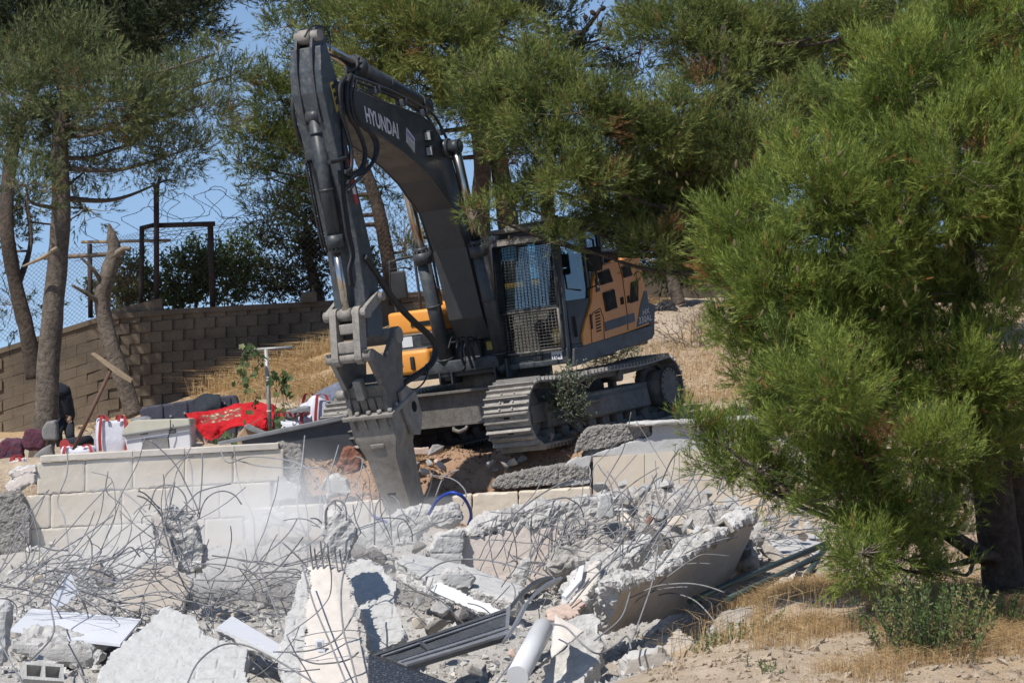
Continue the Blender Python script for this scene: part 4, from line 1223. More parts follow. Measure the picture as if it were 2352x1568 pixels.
# ------------------------------------------------------------------ boundary wall of blocks behind
wall_px = [(-120, 830, 56.8), (0, 800, 57), (150, 752, 57), (245, 722, 57), (420, 708, 57.2), (760, 690, 57.5), (1100, 655, 58.5), (1640, 592, 61), (2400, 560, 63)]
bwall = empty("boundary_wall", P(400, 930, 57.2), "weathered brown concrete block boundary wall behind the excavator", "wall")
pts3 = [P(*q) for q in wall_px]
wx = np.array([q.x for q in pts3]); wy = np.array([q.y for q in pts3]); wz = np.array([q.z for q in pts3])
def wline(x): return float(np.interp(x, wx, wy))
def wtop(x): return float(np.interp(x, wx, wz))
bxs = np.concatenate([np.arange(wx[0], -2.9, 0.41), np.arange(-2.9, wx[-1], 1.2)])
BH = 0.205
bcnt = 0
for row in range(0, 20):
    off = 0.2 if row % 2 else 0.0
    for x in np.arange(wx[0], wx[-1], 0.41):
        xa, xb = x + off, x + off + 0.41
        if xb > -3.0: continue
        zt = wtop((xa + xb) / 2)
        z1 = zt - row * BH
        z0 = z1 - BH + 0.004
        zb = gz1((xa + xb) / 2, wline((xa + xb) / 2))
        if z1 < zb - 0.1 or bcnt >= 290: continue
        slope_a = wtop(xa) - zt; slope_b = wtop(xb - 0.004) - zt
        yl = wline((xa + xb) / 2) + random.uniform(-0.006, 0.006)
        L_ = bwall.location
        p4 = [(xa, yl, z0 + slope_a), (xb - 0.004, yl, z0 + slope_b), (xb - 0.004, yl, z1 + slope_b), (xa, yl, z1 + slope_a)]
        if random.random() < 0.08:
            p4[3] = (xa + 0.02, yl, z1 + slope_a - random.uniform(0.01, 0.04))
        mb = MB().prism([Vector(q) - L_ for q in p4], (0, 0.19, 0))
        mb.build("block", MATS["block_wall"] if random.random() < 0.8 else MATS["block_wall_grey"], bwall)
        bcnt += 1
core = MB()
for i in range(len(pts3) - 1):
    a, b = pts3[i], pts3[i + 1]
    lft = i < 5
    dy = 0.03 if b.x < -2.9 else 0.0
    core.prism([a + Vector((0, dy, -0.02)) - bwall.location, b + Vector((0, dy, -0.02)) - bwall.location, Vector((b.x, b.y + dy, -1.0)) - bwall.location, Vector((a.x, a.y + dy, -1.0)) - bwall.location], (0, 0.14, 0))
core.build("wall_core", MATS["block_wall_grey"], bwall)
cp = MB()
for i in range(0, len(pts3) - 1):
    a, b = pts3[i], pts3[i + 1]
    cp.prism([a + Vector((0, -0.04, 0.0)) - bwall.location, b + Vector((0, -0.04, 0.0)) - bwall.location, b + Vector((0, -0.04, -0.1)) - bwall.location, a + Vector((0, -0.04, -0.1)) - bwall.location], (0, 0.24, 0))
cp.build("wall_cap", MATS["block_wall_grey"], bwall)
st = MB().prism([P(255, 712, 57.15) - bwall.location, P(372, 684, 57.15) - bwall.location, P(372, 716, 57.15) - bwall.location, P(255, 738, 57.15) - bwall.location], (0, 0.2, 0))
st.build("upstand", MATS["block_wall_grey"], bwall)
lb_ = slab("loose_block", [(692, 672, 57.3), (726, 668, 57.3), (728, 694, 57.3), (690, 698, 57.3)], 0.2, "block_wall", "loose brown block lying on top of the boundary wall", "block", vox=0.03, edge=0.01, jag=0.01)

# ------------------------------------------------------------------ fence on the wall: posts, frame, chain link, razor wire
fen = empty("chain_link_fence", P(360, 720, 57.6), "rusty pipe framed chain link fence on top of the boundary wall", "fence")
FL = fen.location
DF = 57.6
def fpost(pts, r, name="post", mt="post_dark"):
    MB().tube([P(*q) - FL for q in pts], r, 8).build(name, MATS[mt], fen)
fpost([(324, 712, DF), (326, 520, DF)], 0.05)
fpost([(360, 725, DF - .1), (359, 430, DF - .1)], 0.055)
fpost([(359, 440, DF - .1), (352, 420, DF - .2)], 0.035)
fpost([(359, 440, DF - .1), (368, 405, DF)], 0.035)
fpost([(489, 705, DF + .05), (483, 515, DF + .05)], 0.06)
fpost([(324, 524, DF), (358, 516, DF)], 0.045, "rail")
fpost([(358, 518, DF), (494, 514, DF)], 0.05, "rail")
fpost([(208, 730, DF), (206, 560, DF)], 0.05)
fpost([(186, 556, DF), (392, 552, DF)], 0.03, "rail", "plank")
fpost([(100, 592, DF), (288, 582, DF)], 0.045, "rail", "dead_wood")
def chain_link(x0, x1, yt0, yt1, yb0, yb1, d, step=10):
    """diagonal wires between a top and a bottom edge"""
    v, e = [], []
    mb = MB()
    H = (yb0 - yt0)
    n = int((x1 - x0 + H) / step)
    for sgn in (1, -1):
        for k in range(n + 1):
            s0 = x0 - H + k * step if sgn > 0 else x0 + k * step
            pts = []
            for t in np.linspace(0, 1, 16):
                x = s0 + sgn * H * t
                if x < x0 - .1 or x > x1 + .1: continue
                u = (x - x0) / (x1 - x0)
                yt = yt0 + (yt1 - yt0) * u; ybb = yb0 + (yb1 - yb0) * u
                pts.append(P(x, yt + (ybb - yt) * t, d + 0.02 * sgn))
            if len(pts) > 1:
                mb.tube([q - FL for q in (pts[0], pts[len(pts) // 2], pts[-1])] if len(pts) > 2 else [q - FL for q in pts], 0.0035, 3, False)
    return mb
chain_link(-20, 205, 600, 560, 790, 735, DF, 11).build("netting", MATS["rusty_iron"], fen)
chain_link(206, 326, 560, 530, 735, 715, DF, 8).build("netting", MATS["rusty_iron"], fen)
chain_link(326, 487, 524, 518, 715, 700, DF, 13).build("netting", MATS["rusty_iron"], fen)
chain_link(487, 1060, 500, 470, 700, 665, DF + .05, 13).build("netting", MATS["rusty_iron"], fen)
lwire = MB()
for a, b in (((170, 600), (700, 490)), ((200, 570), (640, 500)), ((326, 540), (600, 505)), ((330, 530), (560, 560))):
    lwire.tube([P(a[0], a[1], DF) - FL, P(b[0], b[1], DF) - FL], 0.006, 3, False)
lwire.build("strand", MATS["rusty_iron"], fen)
coil = MB()
r_ = random.Random(5)
for (xa, ya, xb, yb_, R, turns) in ((190, 545, 560, 470, 50, 4), (330, 490, 640, 440, 44, 3), (560, 470, 700, 450, 30, 2)):
    pts = []
    n = turns * 22
    for k in range(n + 1):
        t = k / n
        w = 2 * math.pi * turns * t
        x = xa + (xb - xa) * t + 1.35 * R * math.sin(w) * (0.8 + 0.3 * math.sin(3.1 * w))
        y = ya + (yb_ - ya) * t + R * math.cos(w) * (0.85 + 0.25 * math.sin(1.7 * w))
        pts.append(P(x, y, DF + 0.35 * math.sin(w + 1)))
    coil.tube([q - FL for q in pts], 0.006, 3, False)
    for k in range(0, len(pts) - 1):
        for j in range(3):
            q = pts[k].lerp(pts[k + 1], j / 3) - FL
            v = Vector((r_.uniform(-1, 1), r_.uniform(-1, 1), r_.uniform(-1, 1))).normalized() * 0.016
            coil.tube([q - v, q + v], 0.005, 3, False)
coil.build("razor_wire", MATS["rusty_iron"], fen)

# ------------------------------------------------------------------ belongings heaped on the terrace
def cloth(name, grid_pts, nu, nv_, mt, thick=0.012, wr=0.02, seed=0, parent=None, sc_=5.0):
    """fabric sheet through a coarse grid of world points, smoothed and creased"""
    g = np.array([[tuple(q) for q in row] for row in grid_pts])
    def up_(a, n, axis):
        m = a.shape[axis]
        t = np.linspace(0, m - 1, n)
        rows = []
        b = np.moveaxis(a, axis, 0)
        pp_ = np.concatenate([2 * b[:1] - b[1:2], b, 2 * b[-1:] - b[-2:-1]])
        for q in t:
            i = min(int(q), m - 2); f = q - i
            A, B, C, D = pp_[i], pp_[i + 1], pp_[i + 2], pp_[i + 3]
            rows.append(0.5 * (2 * B + (C - A) * f + (2 * A - 5 * B + 4 * C - D) * f * f + (3 * B - A - 3 * C + D) * f ** 3))
        return np.moveaxis(np.array(rows), 0, axis)
    g = up_(up_(g, nv_, 0), nu, 1)
    c = g.reshape(-1, 3)
    ctr = c.mean(0)
    n1 = fbm(c, sc_, 4, seed)
    c = c + np.stack([0.3 * n1, -1.0 * n1, 0.5 * n1], -1) * wr - ctr
    ii_ = np.arange(nu * nv_).reshape(nv_, nu)
    f = np.stack([ii_[:-1, :-1], ii_[:-1, 1:], ii_[1:, 1:], ii_[1:, :-1]], -1).reshape(-1, 4)
    me = np_mesh(name, c, f, MATS[mt], True)
    o = link(name, me, None, parent, Vector(ctr))
    md = o.modifiers.new("thick", 'SOLIDIFY')
    md.thickness = thick
    return o
def rug_extra(N, L, co, noise, ramp, mix, col):
    a = N.new("ShaderNodeAttribute"); a.attribute_name = "border"
    v = N.new("ShaderNodeTexVoronoi"); v.inputs["Scale"].default_value = 14.0
    L.new(co, v.inputs["Vector"])
    pat = mix(ramp(v.outputs["Distance"], 0.25, 0.45), (0.45, 0.36, 0.24), (0.28, 0.03, 0.03))
    pat = mix(ramp(noise(18, 3), 0.55, 0.62), pat, (0.10, 0.13, 0.08))
    return mix(a.outputs["Fac"], col, pat)
mat("rug_red", (0.50, 0.012, 0.018), (0.40, 0.010, 0.015), 12, 0.95, bump=0.3, extra=rug_extra)
mat("sofa_fabric", (0.075, 0.075, 0.098), (0.06, 0.06, 0.08), 30, 0.9, bump=0.2)
mat("jacket_dark", (0.03, 0.035, 0.045), (0.022, 0.026, 0.033), 20, 0.9, bump=0.3)
mat("grey_blue_cloth", (0.16, 0.18, 0.23), (0.12, 0.135, 0.175), 20, 0.9, bump=0.3)
mat("bag_white", (0.70, 0.71, 0.78), (0.62, 0.63, 0.71), 8, 0.55, bump=0.25, bscale=14, dist=0.03)
mat("strap_red", (0.42, 0.055, 0.055), (0.35, 0.045, 0.05), 20, 0.8, bump=0.2)
mat("appliance_white", (0.72, 0.72, 0.74), (0.66, 0.66, 0.68), 5, 0.4, bump=0.05)
mat("appliance_cream", (0.58, 0.56, 0.46), (0.52, 0.50, 0.41), 5, 0.6, bump=0.05)
mat("dark_grey_panel", (0.11, 0.118, 0.13), (0.09, 0.096, 0.106), 6, 0.35, bump=0.05, dust=(0.2, 0.2, 0.2), dust_amt=0.25)
mat("grey_trim", (0.25, 0.255, 0.26), (0.2, 0.205, 0.21), 6, 0.6, bump=0.1)
mat("cardboard", (0.40, 0.27, 0.17), (0.33, 0.22, 0.14), 10, 0.9, bump=0.2)
mat("pink_plank", (0.46, 0.27, 0.20), (0.38, 0.22, 0.17), 10, 0.8, bump=0.2)
mat("seat_grey", (0.22, 0.215, 0.21), (0.18, 0.175, 0.17), 25, 0.9, bump=0.2)
mat("kilim", (0.16, 0.035, 0.05), (0.05, 0.045, 0.07), 26, 0.95, bump=0.3)
mat("galvanised", (0.42, 0.41, 0.38), (0.33, 0.32, 0.30), 12, 0.55, metal=0.3, bump=0.15)
mat("skin", (0.36, 0.22, 0.15), (0.33, 0.2, 0.14), 12, 0.6, bump=0.1)

def rot_box(name, c, size, rz, mt, parent=None, b=0.02, rx=0, ry=0):
    o = MB().box(-size[0] / 2, size[0] / 2, -size[1] / 2, size[1] / 2, 0, size[2], b).build(name, MATS[mt], parent)
    o.location = c
    o.rotation_euler = (rx, ry, rz)
    return o

# sofa back cushion with buttons
sofa = empty("sofa", P(430, 980, 44.4), "dark grey buttoned sofa lying behind the red rug", "sofa")
SL = sofa.location
def spts(l): return [P(x, y, 44.2) - SL for x, y in l]
bm_ = slab("backrest", [(320, 940, 44.2), (330, 935, 44.2), (440, 918, 44.2), (540, 906, 44.2), (546, 918, 44.2), (546, 985, 44.2), (326, 1000, 44.2)], 0.28, "sofa_fabric", vox=0.03, rough=0.004, edge=0.006, jag=0.008)
bm_.parent = sofa; bm_.location -= SL
for x, y in ((360, 966), (392, 955), (424, 948), (456, 940), (486, 932), (515, 926)):
    MB().cyl(P(x, y, 44.19) - SL, P(x, y, 44.16) - SL, 0.018, 10).build("button", MATS["galvanised"], sofa)
for x in (372, 428, 484, 528):
    MB().tube([P(x, 930 - (x - 360) * .11, 44.18) - SL, P(x + 3, 985, 44.18) - SL], 0.008, 4).build("seam", MATS["jacket_dark"], sofa)
sb = slab("seat", [(330, 985, 43.8), (540, 965, 43.8), (545, 1010, 43.8), (330, 1025, 43.8)], 0.35, "sofa_fabric", vox=0.04, edge=0.006, jag=0.01)
sb.parent = sofa; sb.location -= SL
o = cloth("jacket", [[P(440, 922, 44.1), P(470, 906, 44.25), P(505, 908, 44.15)], [P(446, 940, 44.05), P(475, 935, 44.0), P(508, 930, 44.05)], [P(440, 955, 44.0), P(470, 958, 44.0), P(500, 955, 44.0)]], 24, 20, "jacket_dark", 0.02, 0.06, 4)
tag(o, "dark jacket thrown over the grey sofa back", "jacket")

# red rug draped over things
rug = cloth("rug", [[P(424, 956, 43.0), P(470, 948, 43.2), P(530, 935, 43.3), P(575, 926, 43.4), P(620, 928, 43.4), P(645, 940, 43.4)],
                    [P(440, 975, 42.7), P(480, 972, 42.7), P(530, 962, 42.8), P(575, 955, 42.8), P(618, 955, 42.8), P(640, 965, 42.9)],
                    [P(455, 992, 42.6), P(490, 990, 42.55), P(530, 980, 42.6), P(570, 980, 42.6), P(612, 978, 42.6), P(632, 985, 42.7)],
                    [P(470, 1005, 42.5), P(492, 1006, 42.45), P(530, 985, 42.6), P(566, 985, 42.55), P(605, 992, 42.6), P(625, 998, 42.6)]], 70, 34, "rug_red", 0.012, 0.15, 8, sc_=4.5)
k = len(rug.data.vertices)
vv = np.tile(np.linspace(0, 1, 70), 34); ww = np.repeat(np.linspace(0, 1, 34), 70)
set_attr(rug.data, "border", ((vv < 0.5) & (vv > 0.12) & (ww < 0.34) & (ww > 0.1)).astype(float))
tag(rug, "bright red patterned rug draped over the heap behind the stone wall", "rug")

# overturned white appliance
ap = empty("appliance", P(360, 1030, 41.6), "white box shaped appliance with a cream lid lying on the wall coping", "appliance")
AL = ap.location
def apart(name, px, d, th, mt, bev=0.012):
    pts = [P(x, y, d) - AL for x, y in px]
    bm = bmesh.new()
    a = [bm.verts.new(q) for q in pts]; b = [bm.verts.new(q + Vector((0.03, th, 0))) for q in pts]
    bm.faces.new(a); bm.faces.new(b[::-1])
    for i in range(len(a)): bm.faces.new((a[i], b[i], b[(i + 1) % len(a)], a[(i + 1) % len(a)]))
    bmesh.ops.recalc_face_normals(bm, faces=list(bm.faces))
    if bev: bmesh.ops.bevel(bm, geom=list(bm.edges), offset=bev, segments=2, affect='EDGES')
    me = bpy.data.meshes.new(name); bm.to_mesh(me); bm.free()
    me.materials.append(MATS[mt])
    return link(name, me, None, ap)
apart("housing", [(283, 996), (436, 972), (439, 1034), (294, 1040)], 41.5, 0.5, "appliance_white")
apart("lid", [(280, 990), (302, 966), (434, 962), (437, 976), (282, 1000)], 41.46, 0.55, "appliance_cream")
apart("lid_trim", [(280, 998), (437, 974), (437, 978), (281, 1002)], 41.44, 0.02, "grey_trim", 0.002)
apart("panel", [(326, 1008), (385, 1003), (388, 1030), (327, 1032)], 41.49, 0.02, "seat_grey", 0.002)
apart("label", [(322, 992), (338, 990), (338, 997), (322, 999)], 41.49, 0.02, "grey_trim", 0.001)
apart("label", [(388, 985), (402, 983), (402, 994), (388, 996)], 41.49, 0.02, "grey_trim", 0.001)
MB().tube([P(x, y, 41.42) - AL for x, y in ((391, 963), (392, 985), (386, 1005), (389, 1030))], 0.008, 6).build("cable", MATS["plastic_black"], ap)
tag(slab("tray", [(300, 962, 42), (330, 957, 42), (348, 960, 42), (342, 967, 42), (304, 970, 42)], 0.3, "grey_trim", vox=0.03, edge=0.01, jag=0.02), "dark flat tray lying on the cream lid", "tray")

# big dark grey panel (table top) leaning in front of the left track
pn = empty("tabletop", P(700, 1045, 41.2), "dark grey long table top standing on edge beside the track", "table top")
MB().prism([P(555, 1012, 40.9) - pn.location, P(736, 975, 41.3) - pn.location, P(820, 958, 41.5) - pn.location, P(820, 1075, 41.5) - pn.location, P(700, 1075, 41.3) - pn.location, P(560, 1045, 40.9) - pn.location], (0.0, 0.05, 0)).build("board", MATS["dark_grey_panel"], pn)
MB().prism([P(500, 1016, 40.75) - pn.location, P(736, 966, 41.25) - pn.location, P(830, 945, 41.45) - pn.location, P(830, 954, 41.45) - pn.location, P(736, 977, 41.25) - pn.location, P(505, 1022, 40.75) - pn.location], (0.0, 0.10, 0.01)).build("rim", MATS["grey_trim"], pn)
tag(slab("cardboard_box", [(544, 1000, 42.0), (566, 975, 42.0), (618, 1000, 42.0), (600, 1025, 42.0), (545, 1030, 42.0)], 0.3, "cardboard", vox=0.03, edge=0.004, jag=0.01), "brown cardboard box below the red rug", "box")
tag(slab("box_lid", [(562, 972, 41.95), (572, 972, 41.95), (630, 1000, 41.95), (626, 1012, 41.95), (560, 985, 41.95)], 0.05, "grey_trim", vox=0.03, edge=0.004, jag=0.01), "grey lid leaning on the cardboard box", "lid")
tag(MB().prism([P(443, 984, 42.0), P(447, 982, 42.0), P(476, 1020, 41.8), (P(470, 1022, 41.8))], (0, 0.1, 0.02)).build("plank", MATS["pink_plank"]), "pinkish plank leaning below the edge of the red rug", "plank")

# bulk bags
def bulk_bag(label, base, w, h, dep, rz, straps=True, slump=0.1, seed=0, open_=True):
    b = empty("bulk_bag", base, label, "bag", "white bulk bags among the belongings")
    b.rotation_euler = (0, 0, rz)
    nU, nV = 40, 16
    v = []
    for j in range(nV):
        t = j / (nV - 1)
        for i in range(nU):
            a = 2 * math.pi * i / nU
            c_, s_ = math.cos(a), math.sin(a)
            e = 0.45
            x = w / 2 * math.copysign(abs(c_) ** e, c_); y = dep / 2 * math.copysign(abs(s_) ** e, s_)
            bul = 1 + 0.12 * math.sin(math.pi * t)
            z = h * t * (1 - slump * (0.5 + 0.5 * math.sin(2 * a + seed)))
            z += h * 0.10 * t * abs(c_ * s_) * 2
            v.append((x * bul, y * bul, z))
    v = np.array(v)
    nn = fbm(v + seed * 5.1, 4.0, 4, seed)
    v[:, :2] *= (1 + 0.10 * nn)[:, None]
    v[:, 2] += 0.05 * h * fbm(v + 9, 5.0, 3, seed + 3) * (v[:, 2] > 0.05)
    f = []
    for j in range(nV - 1):
        for i in range(nU):
            f.append((j * nU + i, j * nU + (i + 1) % nU, (j + 1) * nU + (i + 1) % nU, (j + 1) * nU + i))
    me = np_mesh("sack", v, np.array(f), MATS["bag_white"], True)
    o = link("sack", me, None, b)
    o.modifiers.new("t", 'SOLIDIFY').thickness = 0.012
    if straps:
        for sx, sy in ((-1, -1), (1, -1), (1, 1), (-1, 1)):
            x = sx * w * 0.40; y = sy * dep * 0.57
            pts = [(x, y * 1.03, 0.02), (x * 1.08, y * 1.12, h * 0.5), (x, y * 1.04, h * 0.92), (x * 0.9, y * 0.95, h * 1.12), (x * 0.55, y * 0.95, h * 1.12), (x * 0.45, y, h * 0.98)]
            q = spline(pts, 5)
            s = MB()
            for a_, b_2 in zip(q[:-1], q[1:]):
                s.add([(a_[0] - 0.022, a_[1] - 0.01, a_[2]), (a_[0] + 0.022, a_[1] - 0.01, a_[2]), (b_2[0] + 0.022, b_2[1] - 0.01, b_2[2]), (b_2[0] - 0.022, b_2[1] - 0.01, b_2[2])], [(0, 1, 2, 3)])
            st_ = s.build("strap", MATS["strap_red"], b)
            st_.modifiers.new("t", 'SOLIDIFY').thickness = 0.006
    return b
bulk_bag("upright white bulk bag with red straps beside the cream lidded appliance", P(257, 1045, 42.2), 0.44, 0.50, 0.4, 0.2, seed=1)
bulk_bag("low slumped white bulk bag at the foot of the leaning brown post", P(180, 1050, 42.2), 0.45, 0.16, 0.4, 0.1, seed=2)
bulk_bag("large white bulk bag filled with grey cloth near the breaker", P(758, 1010, 43.4), 0.78, 0.60, 0.6, 0.35, seed=3, slump=0.18)
bulk_bag("small white bulk bag in front of the one filled with cloth", P(672, 1022, 42.6), 0.5, 0.42, 0.4, -0.2, seed=4, slump=0.2)
bulk_bag("white bulk bag with a red strap beside the grey car seat", P(10, 1125, 41.0), 0.6, 0.42, 0.45, 0.1, seed=5)
o = cloth("blanket", [[P(700, 930, 43.3), P(730, 905, 43.5), P(775, 885, 43.6), P(800, 890, 43.6)], [P(705, 945, 43.2), P(735, 915, 43.2), P(770, 905, 43.2), P(800, 908, 43.3)], [P(710, 950, 43.15), P(740, 940, 43.1), P(770, 925, 43.1), P(800, 925, 43.2)]], 30, 24, "grey_blue_cloth", 0.03, 0.09, 14)
tag(o, "grey blue blanket spilling from the large bulk bag", "blanket")
o = slab("cushion", [(648, 945, 43.0), (712, 930, 43.0), (716, 945, 43.0), (660, 965, 43.0)], 0.3, "grey_trim", vox=0.03, edge=0.01, jag=0.01)
tag(o, "grey padded cushion between the rug and the large bulk bag", "cushion")
# car seat, rolled mattress, kilims at the far left
seat_ = empty("car_seat", P(75, 1080, 42.5), "grey car seat with headrest half behind the pine trunk", "seat")
for nm, px in (("headrest", [(95, 985), (105, 968), (128, 965), (132, 1010), (100, 1012), (94, 1000)]), ("backrest", [(60, 1075), (78, 1045), (95, 1030), (118, 1018), (125, 1060), (80, 1095), (48, 1098)])):
    o = slab(nm, [(x, y, 42.4) for x, y in px], 0.22, "seat_grey", vox=0.025, rough=0.003, edge=0.006, jag=0.008)
    o.parent = seat_; o.location -= seat_.location
rm = MB().tube([P(150, 1022, 43.4), P(205, 1014, 43.8)], 0.10, 16).build("mattress_roll", MATS["jacket_dark"])
tag(rm, "dark rolled mattress with red end beside the leaning post", "mattress")
MB().tube([P(148, 1022.5, 43.38), P(152, 1021.8, 43.42)], 0.09, 16).build("red_end", MATS["strap_red"], rm)
for k, (x, y, w, h, lb__) in enumerate(((20, 1035, 60, 40, "dark striped kilim folded beside the car seat"), (75, 1010, 40, 30, "small striped kilim under the headrest of the car seat"))):
    o = slab("kilim", [(x - w / 2, y, 43.0), (x - w * .2, y - h * .6, 43.0), (x + w * .5, y - h * .5, 43.0), (x + w * .45, y + h * .6, 43.0), (x - w * .4, y + h * .6, 43.0)], 0.3, "kilim", vox=0.03, rough=0.02, edge=0.02, seed=k)
    tag(o, lb__, "rug")
# leaning post with a plank across
lp_ = empty("leaning_post", P(165, 1038, 42.0), "rusty brown post leaning left with a wooden plank nailed across its top", "post")
MB().tube([P(165, 1040, 42.0) - lp_.location, P(254, 850, 42.0) - lp_.location], 0.028, 10).build("pole", MATS["rusty_iron"], lp_)
MB().prism([P(208, 812, 41.95) - lp_.location, P(214, 811, 41.95) - lp_.location, P(302, 872, 41.95) - lp_.location, P(300, 879, 41.95) - lp_.location, P(270, 862, 41.95) - lp_.location], (0.02, 0.05, 0.01)).build("plank", MATS["plank"], lp_)
# T post with the vine
tp = empty("vine_post", P(621, 1015, 42.3), "pale metal T post carrying a grape vine", "post")
MB().tube([P(622, 1010, 42.3) - tp.location, P(611, 802, 42.3) - tp.location], 0.032, 12).build("post", MATS["galvanised"], tp)
MB().tube([P(584, 803, 42.3) - tp.location, P(672, 797, 42.3) - tp.location], 0.022, 10).build("crossbar", MATS["galvanised"], tp)
for y in (867, 944):
    q = P(611 + (y - 802) * .053, y, 42.3) - tp.location
    MB().cyl(q - Vector((0, 0, .012)), q + Vector((0, 0, .012)), 0.038, 12).build("tie", MATS["coping"], tp)

# ------------------------------------------------------------------ vegetation helpers
def unit(v):
    return v / np.maximum(np.linalg.norm(v, axis=-1, keepdims=True), 1e-9)

def needle_shoots(pos, dirs, L, n_per, nl, width, tint, r):
    """brush-like shoots: pos, dirs (N,3); returns verts, tris, tint per vertex"""
    N = len(pos)
    n = N * n_per
    p = np.repeat(pos, n_per, 0); d = np.repeat(dirs, n_per, 0)
    ll = np.repeat(L, n_per)
    t = r.random(n)
    base = p + d * (ll * t)[:, None]
    rnd = unit(r.normal(size=(n, 3)))
    perp = unit(rnd - d * (rnd * d).sum(1, keepdims=True))
    ang = np.radians(r.uniform(18, 55, n) * (1.1 - 0.55 * t))
    nd = d * np.cos(ang)[:, None] + perp * np.sin(ang)[:, None]
    le = nl * r.uniform(0.7, 1.25, n)
    side = unit(np.cross(nd, unit(r.normal(size=(n, 3))))) * (width * 0.5)
    tip = base + nd * le[:, None]
    v = np.stack([base - side, base + side, tip], 1).reshape(-1, 3)
    f = np.arange(n * 3).reshape(-1, 3)
    ti = np.repeat(tint, n_per)
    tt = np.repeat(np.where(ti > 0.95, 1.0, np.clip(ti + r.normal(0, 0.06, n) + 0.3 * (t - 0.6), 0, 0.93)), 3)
    return v, f, tt

def clump_shoots(clumps, per_m2, r, up=0.55, thin=None):
    """each clump is a bough of sprays; every spray is a tuft of shoots, with gaps between the sprays"""
    pos, dirs, tn = [], [], []
    for c in clumps:
        x, y, d, rx, rz = c[:5]
        dens = c[5] if len(c) > 5 else 1.0
        s = d / F
        a, b = rx * s * 0.98, rz * s * 0.98
        ctr = np.array(P(x, y, d))
        dep = 0.75 * (a + b) / 2 + 0.1
        ax = np.array([a, dep, b])
        area = 4 * math.pi * ((a * b) ** 1.6 / 3 + (a * dep) ** 1.6 / 3 + (b * dep) ** 1.6 / 3) ** (1 / 1.6)
        n = max(12, int(area * per_m2 * dens * 1.62))
        rs = 0.25 * (a * b * dep) ** (1 / 3) + 0.03
        ns_ = max(6, int(area / (math.pi * rs * rs) * 0.95 * (0.4 + 0.6 * dens)))
        u = unit(r.normal(size=(ns_, 3)))
        rad = np.where(r.random(ns_) < 0.25, r.uniform(0.1, 0.6, ns_), r.uniform(0.68, 1.0, ns_)) * (0.86 + 0.62 * fbm(u + x * 0.01, 2.2, 3, int(x) % 97))
        far_ = r.random(ns_) < 0.16
        rad = np.where(far_, r.uniform(0.95, 1.4, ns_), rad)
        sc_ = ctr + u * rad[:, None] * ax
        so = unit(u / ax * min(a, b) + np.array([0, 0, 0.35]))
        k = r.integers(0, ns_, n)
        v = unit(r.normal(size=(n, 3)))
        q = v * (r.random(n) ** 0.45)[:, None] * rs * np.array([1.1, 1.1, 0.75])
        q = q + so[k] * (r.uniform(-0.3, 0.9, n) * rs)[:, None]
        pos.append(sc_[k] + q)
        dirs.append(unit(so[k] * 0.7 + v * 0.45 + np.array([0, 0, up]) + r.normal(0, 0.34, (n, 3))))
        st_t = r.normal(0, 0.17, ns_); st_t[r.random(ns_) < 0.012] = 3.0
        tn.append(st_t[k])
    return np.concatenate(pos), np.concatenate(dirs), np.concatenate(tn)

def tree_root(name, base, label, cat="tree", group=None):
    return empty(name, base, label, cat, group)

def trunk_mesh(root, pts, mt, n=14, name="trunk", knob=0.06, seed=0):
    """pts: (x, y, d, r) along the stem"""
    L_ = root.location
    q = spline([tuple(P(*p[:3]) - L_) + (p[3],) for p in pts], 8)
    mb = MB().tube([Vector(a[:3]) for a in q], [float(a[3]) for a in q], n)
    v = np.array(mb.v)
    ctr = np.repeat(np.array([a[:3] for a in q]), n, 0)
    out = v[:len(ctr)] - ctr
    k = fbm(v[:len(ctr)] * np.array([1, 1, 0.35]) + seed, 7.0, 4, seed)
    v[:len(ctr)] = ctr + out * (1 + knob * 2.5 * k)[:, None]
    mb.v = [tuple(a) for a in v]
    return mb.build(name, MATS[mt], root)

